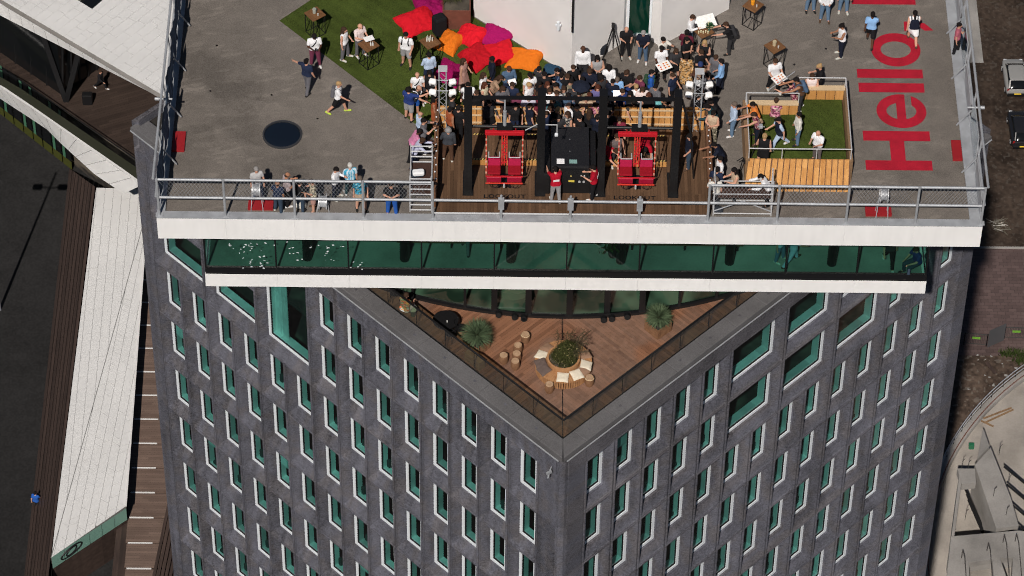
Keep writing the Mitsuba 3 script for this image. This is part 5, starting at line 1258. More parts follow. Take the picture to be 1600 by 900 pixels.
bo = [(-42.0, 92.4), (-37.97, 89.26), (-27.48, 79.88), (-25.6, 78.2)]
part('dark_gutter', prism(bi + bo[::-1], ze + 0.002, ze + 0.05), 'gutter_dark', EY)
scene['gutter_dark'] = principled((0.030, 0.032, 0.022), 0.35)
part('glass_rail', cat(*[bar((*bi[i], ze + 0.9), (*bi[i + 1], ze + 0.9), 0.06) for i in range(3)]), 'black_metal', EY)
fb = [(-39.3, 91.2), (-38.59, 90.4), (-36.6, 88.73), (-34.96, 87.33), (-33.84, 85.93), (-32.69, 84.61), (-31.2, 82.9), (-29.0, 81.0)]
ft = [(-42.0, 92.4), (-39.5, 90.4), (-37.97, 89.26), (-36.0, 87.55), (-33.6, 85.4), (-31.2, 83.25), (-29.0, 81.3), (-27.48, 79.88)]
for i in range(7):
    for q in range(2):
        la = lambda P, t: np.array(P[i]) + (np.array(P[i + 1]) - np.array(P[i])) * t
        t_a, t_b = q / 2, (q + 0.975) / 2
        part('parapet_tile', quad3((*la(ft, t_a), ze + 0.06), (*la(ft, t_b), ze + 0.06), (*la(fb, t_b), ze - 2.0), (*la(fb, t_a), ze - 2.0)), 'cladding_white', EY)
part('parapet_cap', cat(*[bar((*ft[i], ze + 0.10), (*ft[i + 1], ze + 0.10), 0.14, 0.08) for i in range(7)]), 'cladding_white', EY)
# ground storey windows under the parapet
wa, wb = np.array((-41.5, 96.8)), np.array((-33.7, 89.1))
for i in range(10):
    A, B = wa + (wb - wa) * i / 10, wa + (wb - wa) * (i + 0.9) / 10
    w = fresh('window', EY)
    part('pane', quad3((*A, G + 0.9), (*B, G + 0.9), (*B, ze - 2.3), (*A, ze - 2.3)), 'car_glass', w)
    part('sill_panel', quad3((*A, G + 0.05), (*B, G + 0.05), (*B, G + 0.88), (*A, G + 0.88)), 'paint', w, color=(0.05, 0.055, 0.012))
    m_ = A + (B - A) * 0.12
    n_ = A + (B - A) * 0.42
    off_ = np.array((-0.02, -0.05))
    if i % 3 != 1: part('curtain', quad3((*(m_ + off_), G + 0.95), (*(n_ + off_), G + 0.95), (*(n_ + off_), ze - 2.3), (*(m_ + off_), ze - 2.3)), 'paint', w, color=(0.05, 0.14, 0.085))
part('inner_wall', prism([tuple(wa + (0.3, 0.4)), tuple(wb + (0.3, 0.4)), (-25, 81), (-22, 90), (-38, 104)], G, ze - 0.41), 'dark_inside', EY)
# the white wing with its dark slatted flank
WGz = -66.0
P1, P2, P3, P3b, P4, P5 = (-31.42, 84.38), (-28.05, 83.61), (-27.47, 79.98), (-27.59, 80.97), (-26.92, 54.27), (-31.43, 50.1)
left = [P1, P5, P3b, P2]
zl = plane3((*P5, WGz), (*P3b, WGz), (*P1, WGz - 0.9))
rgtp = [P5, P4, P3, P3b]
zrf = plane3((*P5, WGz), (*P3b, WGz), (*P4, WGz + 0.25))
tiles(left, lambda x, y: zl(x, y), 0.04, 'left_tile', EY, 6, 91, 1.15, 0.62)
tiles(rgtp, lambda x, y: zrf(x, y), 0.04, 'right_tile', EY, 9, 86, 1.1, 0.58, shear=0.35)
part('wing_base', cat(slabpoly([(*q, zl(*q) - 0.01) for q in left], 0.6), slabpoly([(*q, zrf(*q) - 0.01) for q in rgtp], 0.6), prism([(-31.3, 51), (-27.2, 55), (-27.7, 82), (-31.0, 83)], G, WGz - 1.2)), 'joint_grey', EY)
scene['joint_grey'] = principled((0.16, 0.16, 0.155), 0.7)
part('fold_line', bar((*P5, WGz + 0.03), (*P3b, WGz + 0.03), 0.05, 0.03), 'joint_grey', EY)
part('wing_edge', bar((*P4, zrf(*P4) + 0.04), (*P3, zrf(*P3) + 0.04), 0.12, 0.12), 'cladding_white', EY)
part('wing_end_wall', quad3((*P5, WGz - 1.1), (*P4, WGz - 1.1), (*P4, G), (*P5, G)), 'slat_dark', EY)
for i in range(6):
    A, B = np.array(P5) + (np.array(P4) - np.array(P5)) * i / 6, np.array(P5) + (np.array(P4) - np.array(P5)) * (i + 0.97) / 6
    part('end_glass', quad3((*(A + (0.03, -0.03)), WGz - 1.05), (*(B + (0.03, -0.03)), WGz - 1.05), (*(B + (0.03, -0.03)), WGz + 0.10), (*(A + (0.03, -0.03)), WGz + 0.10)), 'paint', EY, color=(0.16, 0.30, 0.25))
# a loop emblem on the end glass: two leaf shaped outlines
u_ = np.array([P4[0] - P5[0], P4[1] - P5[1], 0]); u_ /= np.linalg.norm(u_)
c0 = np.array([P5[0], P5[1], WGz - 0.48]) + u_ * 1.55 + np.array((0.05, -0.05, 0))
def eye(a, b, r):
    return path_tube([c0 + u_ * a * math.copysign(abs(math.cos(t)) ** 1.0, math.cos(t)) + np.array((0, 0, b * math.sin(t) + 0.12 * math.cos(t))) for t in np.linspace(0, 2 * math.pi, 25)], r, 5)
part('emblem', cat(eye(0.85, 0.36, 0.05), eye(0.42, 0.26, 0.045)), 'black_metal', EY)
for i in range(8):                         # slatted flank, one long board each
    ta, tb = i / 8, (i + 0.88) / 8
    A0, A1_ = np.array((-34.0, 89.3, G + 0.1)), np.array((-33.6, 44, G + 0.1))
    B0, B1 = np.array((-31.5, 84.6, WGz - 1.0)), np.array((-31.5, 44, WGz - 0.2))
    q = [A0 + (B0 - A0) * ta, A0 + (B0 - A0) * tb, A1_ + (B1 - A1_) * tb, A1_ + (B1 - A1_) * ta]
    v = np.array(q + [p_ - (0, 0, 0.12) for p_ in q])
    part('flank_board', m3.Manifold.hull_points(v.astype(np.float32)), 'slat_dark', EY)
BWK = thing('boardwalk', 'timber boardwalk with white strips between the white building and the tower', 'boardwalk')
BZ = G + 2.6
for i in range(16):
    ya, yb = 80.1 - 2.13 * i, 80.1 - 2.13 * (i + 1) + 0.12
    xa = -27.75 + 0.036 * (78 - ya)
    part('tread', bx(xa, -21.0, yb, ya, BZ, BZ + 0.10), 'tread_wood', BWK)
    part('white_strip', bx(xa + 0.15, xa + 1.75, yb - 0.115, yb - 0.005, BZ, BZ + 0.115), 'cladding_white', BWK)
part('plinth', bx(-27.6, -21.1, 44, 80, G, BZ - 0.002), 'slat_dark', BWK)
DS = thing('slatted_steps', 'dark slanting timber slats at the foot of the tower', 'steps')
for i in range(14):
    a = np.array((-24.95 + 0.27 * i, 48.5, 0)); b = a + (1.5, 16.5, 0)
    part('slat', bar((a[0], a[1], BZ + 0.22 + 0.02 * i), (b[0], b[1], BZ + 0.22 + 0.02 * i), 0.20, 0.12), 'slat_dark', DS)
# street lamp just outside the frame: its shadow lies across the dark forecourt
k = thing('street_lamp', 'tall street lamp with two heads on the dark forecourt', 'street lamp')
lx, ly = -37.65, 75.4
part('pole', tube((lx, ly, G), (lx, ly, G + 14.6), 0.11, 12, 0.07), 'galvanised', k)
for s_ in (-1, 1):
    part('arm', tube((lx, ly, G + 12.9), (lx + s_ * 0.7, ly, G + 13.0), 0.05), 'galvanised', k)
    part('head', mov(rbox(0.7, 0.45, 0.3, 0.08), lx + s_ * 0.9, ly, G + 12.85), 'black_metal', k)
# planter box on the white building's terrace
solo('terrace_bin', 'dark bin standing on the brown terrace of the white building', 'bin', mov(rbox(0.7, 0.5, 0.9, 0.05), -31.95, 88.0, ze), 'black_metal')
# ------------------------------------------------------------------ people: one continuous body per pose, clothes and hair as meshes over it
def sph(p, r, n=12):
    return m3.Manifold.sphere(float(r), n).translate([float(c) for c in p])
def hull(*ps):
    return m3.Manifold.batch_hull([sph(p, r) for p, r in ps])
def union(ms):
    return m3.Manifold.batch_boolean(ms, m3.OpType.Add)
def soft(man, length=0.045, it=6):
    m = tri(man.refine_to_length(length))
    m = trimesh.Trimesh(m.vertices, m.faces, process=True)
    trimesh.smoothing.filter_taubin(m, lamb=0.5, nu=0.52, iterations=it)
    return m
def adir(side, f, a):
    f, a = math.radians(f), math.radians(a)
    return np.array([side * math.sin(a), -math.sin(f) * math.cos(a), -math.cos(f) * math.cos(a)])
# arms: (upper flex, upper abduction, forearm flex, forearm abduction); legs alike (thigh, shin; a shin folds backwards, so its flex is smaller)
POSES = {
    'stand': dict(L=(4, 9, 16, 4), R=(4, 9, 16, 4), l=(2, 4, 0, 3), r=(-2, 4, -3, 3)),
    'rest': dict(L=(8, 16, 40, -8), R=(-4, 10, 8, 4), l=(9, 7, 0, 5), r=(-3, 3, -5, 3)),
    'phone': dict(L=(18, 10, 104, -22), R=(18, 12, 108, -24), l=(4, 5, 0, 4), r=(-2, 4, -4, 3), head=24),
    'fold': dict(L=(16, 14, 84, -60), R=(16, 14, 90, -60), l=(3, 5, 0, 4), r=(-2, 4, -3, 3)),
    'walk': dict(L=(-24, 8, -4, 4), R=(26, 8, 58, 0), l=(27, 2, 12, 2), r=(-20, 2, -38, 2), lean=4),
    'point': dict(L=(30, 62, 40, 66), R=(0, 12, 20, 4), l=(14, 3, 6, 3), r=(-12, 3, -22, 3)),
    'raise': dict(L=(60, 25, 140, 0), R=(10, 10, 50, -10), l=(3, 5, 0, 4), r=(-2, 4, -3, 3)),
    'wave': dict(L=(10, 12, 60, -20), R=(95, 70, 130, 45), l=(3, 5, 0, 4), r=(-4, 4, -6, 3)),
    'photo': dict(L=(62, 22, 140, -26), R=(62, 22, 140, -26), l=(3, 6, 0, 4), r=(-4, 5, -5, 4)),
    'lean': dict(L=(48, 16, 92, -8), R=(48, 16, 92, -8), l=(6, 4, -4, 4), r=(-8, 5, -12, 4), lean=26, head=-6),
    'bend': dict(L=(20, 10, 46, -4), R=(24, 10, 56, -4), l=(10, 6, -6, 5), r=(6, 6, -10, 5), lean=74, head=-30),
    'sit': dict(L=(28, 10, 82, -16), R=(24, 12, 78, -20), l=(86, 8, 2, 4), r=(84, 8, -4, 4), lean=8, head=14),
    'tray': dict(L=(14, 10, 84, -6), R=(16, 10, 86, -6), l=(12, 4, 4, 3), r=(-10, 3, -16, 3), head=8),
    'reach': dict(L=(72, 14, 80, -4), R=(68, 10, 84, -10), l=(6, 5, 0, 4), r=(-6, 4, -10, 3), lean=16),
}
_built = {}
def build_pose(name):
    if name in _built: return _built[name]
    p = POSES[name]
    lean, hp = math.radians(p.get('lean', 0)), math.radians(p.get('head', 0))
    hipz = 0.93
    J = {}
    def torso(x, y, z):                     # a point given upright above the hip, leaned forwards about the hips
        zz = z - hipz
        return np.array([x, y * math.cos(lean) - zz * math.sin(lean), hipz + zz * math.cos(lean) + y * math.sin(lean)])
    for s, c in ((1, 'l'), (-1, 'r')):
        f, a, f2, a2 = p[c]
        h = np.array([s * 0.088, 0, hipz - 0.02])
        k = h + adir(s, f, a) * 0.44
        n = k + adir(s, f2, a2) * 0.43
        J['hip' + c], J['knee' + c], J['ank' + c] = h, k, n
        toe = n + np.array([s * 0.03, -0.17, -0.035]) if f2 > -30 else n + np.array([s * 0.02, -0.12, -0.12])
        J['toe' + c] = toe
        J['heel' + c] = n + np.array([0, 0.045, -0.035])
    for s, c in ((1, 'L'), (-1, 'R')):
        f, a, f2, a2 = p[c]
        sh = torso(s * 0.185, 0.0, 1.40)
        el = sh + adir(s, f, a) * 0.29
        wr = el + adir(s, f2, a2) * 0.25
        J['sh' + c], J['el' + c], J['wr' + c], J['hd' + c] = sh, el, wr, adir(s, f2, a2)
    neck, chin = torso(0, 0.0, 1.47), torso(0, -0.015, 1.53)
    tot = lean + hp
    def headp(x, y, z):                     # relative to the neck's top
        return chin + np.array([x, y * math.cos(tot) - z * math.sin(tot), z * math.cos(tot) + y * math.sin(tot)])
    hc = headp(0, -0.01, 0.11)
    low = min(min(J['toe' + c][2], J['heel' + c][2]) for c in 'lr') - 0.035
    if name == 'sit': low = min(J['ankl'][2], J['ankr'][2]) - 0.075
    # -- the body
    B = []
    tor = [(torso(x, y, z), r) for x, y, z, r in ((0.09, 0, 0.95, 0.115), (-0.09, 0, 0.95, 0.115), (0.07, 0, 1.12, 0.095), (-0.07, 0, 1.12, 0.095), (0.095, 0, 1.30, 0.105), (-0.095, 0, 1.30, 0.105), (0.15, 0, 1.395, 0.06), (-0.15, 0, 1.395, 0.06))]
    B += [hull(*tor[0:4]), hull(*tor[2:6]), hull(*tor[4:8])]
    B += [hull((torso(0, 0.01, 1.42), 0.062), (chin, 0.052))]
    B += [hull((headp(0, 0.02, 0.13), 0.088), (headp(0, -0.028, 0.115), 0.076)), hull((headp(0, -0.02, 0.10), 0.072), (headp(0, -0.055, 0.025), 0.040), (chin, 0.045))]
    B += [hull((headp(0, -0.098, 0.105), 0.010), (headp(0, -0.118, 0.072), 0.014), (headp(0, -0.09, 0.068), 0.016))]      # nose
    B += [hull((headp(s * 0.083, 0.012, 0.115), 0.016), (headp(s * 0.080, 0.006, 0.075), 0.011)) for s in (1, -1)]   # ears
    for c in 'lr':
        B += [hull((J['hip' + c], 0.095), (J['knee' + c], 0.058)), hull((J['knee' + c], 0.057), (J['ank' + c] * 0.55 + J['knee' + c] * 0.45, 0.055), (J['ank' + c], 0.040))]
        B += [hull((J['heel' + c], 0.036), (J['ank' + c], 0.038), (J['toe' + c], 0.034))]
    for s, c in ((1, 'L'), (-1, 'R')):
        B += [hull((torso(s * 0.10, 0, 1.39), 0.068), (J['sh' + c], 0.060)), hull((J['sh' + c], 0.058), (J['el' + c], 0.042)), hull((J['el' + c], 0.042), (J['wr' + c], 0.029))]
        d = J['hd' + c]
        x = np.cross(d, [0, 1.0, 0.2]); x /= np.linalg.norm(x); y = np.cross(d, x)
        w = J['wr' + c]
        B += [hull((w, 0.026), (w + d * 0.07 + x * 0.022, 0.017), (w + d * 0.07 - x * 0.022, 0.017))]
        for q, ln in ((-1.5, 0.055), (-0.5, 0.068), (0.5, 0.072), (1.5, 0.064)):
            b0 = w + d * 0.075 + x * q * 0.017
            b1 = b0 + d * ln * 0.55 + y * 0.006
            B += [hull((b0, 0.010), (b1, 0.009)), hull((b1, 0.009), (b1 + d * ln * 0.40 + y * 0.022, 0.007))]
        B += [hull((w + d * 0.03 - x * 0.02 * s, 0.013), (w + d * 0.075 - x * 0.052 * s, 0.009))]
    off = (0, 0, -low)
    R = {'skin': mov(soft(union(B), 0.075, 3), *off)}
    # -- clothes
    e = 0.016
    tt = [hull(*[(q, r + e) for q, r in tor[0:4]]), hull(*[(q, r + e) for q, r in tor[2:6]]), hull(*[(q, r + e) for q, r in tor[4:8]])]
    sl, ls = [], []
    for s, c in ((1, 'L'), (-1, 'R')):
        a, b, w = J['sh' + c], J['el' + c], J['wr' + c]
        sl += [hull((torso(s * 0.10, 0, 1.39), 0.084), (a, 0.076)), hull((a, 0.076), (a * 0.38 + b * 0.62, 0.068))]
        ls += [hull((torso(s * 0.10, 0, 1.39), 0.084), (a, 0.074)), hull((a, 0.074), (b, 0.056)), hull((b, 0.056), (b * 0.08 + w * 0.92, 0.042))]
    R['tank'] = mov(soft(union(tt)), *off)
    R['tee'] = mov(soft(union(tt + sl)), *off)
    R['long'] = mov(soft(union(tt + ls)), *off)
    hp_ = hull((torso(0.09, 0, 0.93), 0.128), (torso(-0.09, 0, 0.93), 0.128), (J['hipl'], 0.118), (J['hipr'], 0.118), (torso(0.075, 0, 1.04), 0.108), (torso(-0.075, 0, 1.04), 0.108))
    pa, so = [hp_], [hp_]
    for c in 'lr':
        h, k, a = J['hip' + c], J['knee' + c], J['ank' + c]
        pa += [hull((h, 0.115), (k, 0.076)), hull((k, 0.076), (a, 0.060))]
        so += [hull((h, 0.118), (h * 0.12 + k * 0.88, 0.094))]
    R['pants'] = mov(soft(union(pa)), *off)
    R['shorts'] = mov(soft(union(so)), *off)
    kk = [(J['knee' + c] * 0.85 + J['hip' + c] * 0.15, 0.105) for c in 'lr']
    R['skirt'] = mov(soft(union([hp_, hull((J['hipl'], 0.12), (J['hipr'], 0.12), *kk)])), *off)
    kk = [(J['knee' + c] * 0.4 + J['ank' + c] * 0.6, 0.15) for c in 'lr']
    R['gown'] = mov(soft(union([hp_, hull((J['hipl'], 0.125), (J['hipr'], 0.125), *kk)])), *off)
    for c in 'lr':
        R['shoe_' + c] = mov(tri(hull((J['heel' + c], 0.044), (J['ank' + c] * 0.7 + J['heel' + c] * 0.3, 0.044), (J['toe' + c], 0.042))), *off)
    # -- hair
    cap_ = m3.Manifold.batch_hull([sph(headp(0, 0.025, 0.14), 0.098, 14), sph(headp(0, -0.022, 0.145), 0.082, 14), sph(headp(0, 0.045, 0.07), 0.070, 14)])
    R['short'] = mov(soft(cap_, 0.03, 2), *off)
    R['long_hair'] = mov(soft(union([cap_, hull((headp(0, 0.05, 0.10), 0.085), (torso(0.05, 0.085, 1.40), 0.05), (torso(-0.05, 0.085, 1.40), 0.05), (torso(0, 0.10, 1.28), 0.05)), hull((headp(0.07, 0.0, 0.09), 0.036), (torso(0.085, 0.0, 1.38), 0.04)), hull((headp(-0.07, 0.0, 0.09), 0.036), (torso(-0.085, 0.0, 1.38), 0.04))]), 0.035, 3), *off)
    R['curly'] = mov(soft(union([cap_, sph(headp(0, 0.045, 0.13), 0.125), sph(headp(0.05, 0.03, 0.09), 0.09), sph(headp(-0.05, 0.03, 0.09), 0.09)]), 0.03, 1), *off)
    R['bun'] = mov(soft(union([cap_, sph(headp(0, 0.10, 0.20), 0.05)]), 0.03, 2), *off)
    R['pony'] = mov(soft(union([cap_, hull((headp(0, 0.115, 0.15), 0.04), (headp(0, 0.14, 0.0), 0.045), (torso(0, 0.15, 1.33), 0.03))]), 0.03, 2), *off)
    R['fringe'] = mov(soft(m3.Manifold.batch_hull([sph(headp(0, 0.05, 0.07), 0.070), sph(headp(0.05, 0.035, 0.075), 0.048), sph(headp(-0.05, 0.035, 0.075), 0.048)]), 0.03, 2), *off)   # hair round a bald crown
    R['cap'] = mov(tri(union([m3.Manifold.batch_hull([sph(headp(0, 0.015, 0.15), 0.102), sph(headp(0, -0.02, 0.15), 0.088)]), hull((headp(0.05, -0.10, 0.145), 0.012), (headp(-0.05, -0.10, 0.145), 0.012), (headp(0.045, -0.175, 0.135), 0.010), (headp(-0.045, -0.175, 0.135), 0.010))])), *off)
    R['wrap'] = mov(soft(union([m3.Manifold.batch_hull([sph(headp(0, 0.03, 0.16), 0.115), sph(headp(0, -0.01, 0.17), 0.10)]), sph(headp(0, 0.03, 0.22), 0.10)]), 0.03, 2), *off)
    R['shades'] = mov(tri(hull((headp(0.045, -0.092, 0.108), 0.017), (headp(-0.045, -0.092, 0.108), 0.017))), *off)
    # -- bags worn on the body
    R['pack'] = mov(soft(hull((torso(0.09, 0.19, 1.36), 0.07), (torso(-0.09, 0.19, 1.36), 0.07), (torso(0.11, 0.20, 1.02), 0.085), (torso(-0.11, 0.20, 1.02), 0.085)), 0.05, 3), *off)
    R['strap'] = mov(cat([path_tube([torso(s * 0.11, 0.17, 1.36), torso(s * 0.12, 0.0, 1.475), torso(s * 0.11, -0.135, 1.36), torso(s * 0.13, -0.12, 1.18), torso(s * 0.15, 0.10, 1.08)], 0.022, 6) for s in (1, -1)]), *off)
    R['sling'] = mov(path_tube([torso(0.12, 0.0, 1.475), torso(0.03, -0.135, 1.34), torso(-0.09, -0.135, 1.16), torso(-0.19, 0.0, 1.02), torso(-0.06, 0.13, 1.2), torso(0.12, 0.0, 1.475)], 0.018, 6), *off)
    R['purse'] = mov(tri(hull((torso(-0.22, 0.02, 1.00), 0.05), (torso(-0.22, 0.16, 1.0), 0.05), (torso(-0.23, 0.02, 0.84), 0.06), (torso(-0.23, 0.16, 0.84), 0.06))), *off)
    R['head'] = hc + np.array(off)
    R['hands'] = (J['wrL'] + J['hdL'] * 0.1 + np.array(off), J['wrR'] + J['hdR'] * 0.1 + np.array(off))
    _built[name] = R
    return R
COL = dict(white=(0.72, 0.73, 0.76), offwhite=(0.62, 0.60, 0.56), pinkwhite=(0.66, 0.56, 0.55), cream=(0.58, 0.52, 0.38), lightgrey=(0.42, 0.42, 0.43), grey=(0.28, 0.28, 0.29), slate=(0.115, 0.115, 0.13), slatedark=(0.045, 0.05, 0.06), slateblue=(0.11, 0.14, 0.18), charcoal=(0.032, 0.032, 0.036),
           black=(0.011, 0.011, 0.013), midnight=(0.010, 0.013, 0.026), navy=(0.016, 0.024, 0.055), deepnavy=(0.018, 0.028, 0.062), deepblue=(0.020, 0.040, 0.16), blue=(0.020, 0.090, 0.36), skyblue=(0.22, 0.40, 0.68), sky=(0.40, 0.50, 0.66), lavender=(0.46, 0.48, 0.64), palelav=(0.5, 0.48, 0.58), denim=(0.07, 0.12, 0.20),
           jean=(0.11, 0.18, 0.28), jeandark=(0.035, 0.055, 0.085), teal=(0.06, 0.16, 0.18), tealdark=(0.015, 0.045, 0.055), turquoise=(0.16, 0.44, 0.46), cyan=(0.05, 0.34, 0.52), green=(0.03, 0.07, 0.04), plum=(0.15, 0.035, 0.07), violet=(0.12, 0.11, 0.26), maroon=(0.10, 0.014, 0.030), wine=(0.16, 0.02, 0.04), staff=(0.34, 0.006, 0.020),
           red=(0.45, 0.02, 0.02), pink=(0.52, 0.19, 0.33), rosepink=(0.36, 0.10, 0.14), rose=(0.38, 0.22, 0.19), greypink=(0.36, 0.30, 0.31), rust=(0.28, 0.075, 0.03), orange=(0.72, 0.21, 0.045), ochre=(0.55, 0.32, 0.13), tan=(0.33, 0.22, 0.15), sand=(0.46, 0.35, 0.25), taupe=(0.12, 0.10, 0.10), brown=(0.085, 0.045, 0.028), camo=(0.20, 0.18, 0.13),
           blond=(0.38, 0.24, 0.11), redbrown=(0.075, 0.024, 0.014), greybrown=(0.17, 0.14, 0.12))
HAIR = dict(black=(0.010, 0.008, 0.008), brown=(0.045, 0.025, 0.016), blond=(0.36, 0.23, 0.11), redbrown=(0.075, 0.024, 0.014), grey=(0.24, 0.23, 0.23), greybrown=(0.12, 0.095, 0.08), white=(0.50, 0.49, 0.47), deepblue=(0.02, 0.035, 0.11))
SKIN = dict(l=(0.50, 0.27, 0.19), t=(0.34, 0.165, 0.10), d=(0.085, 0.040, 0.026))
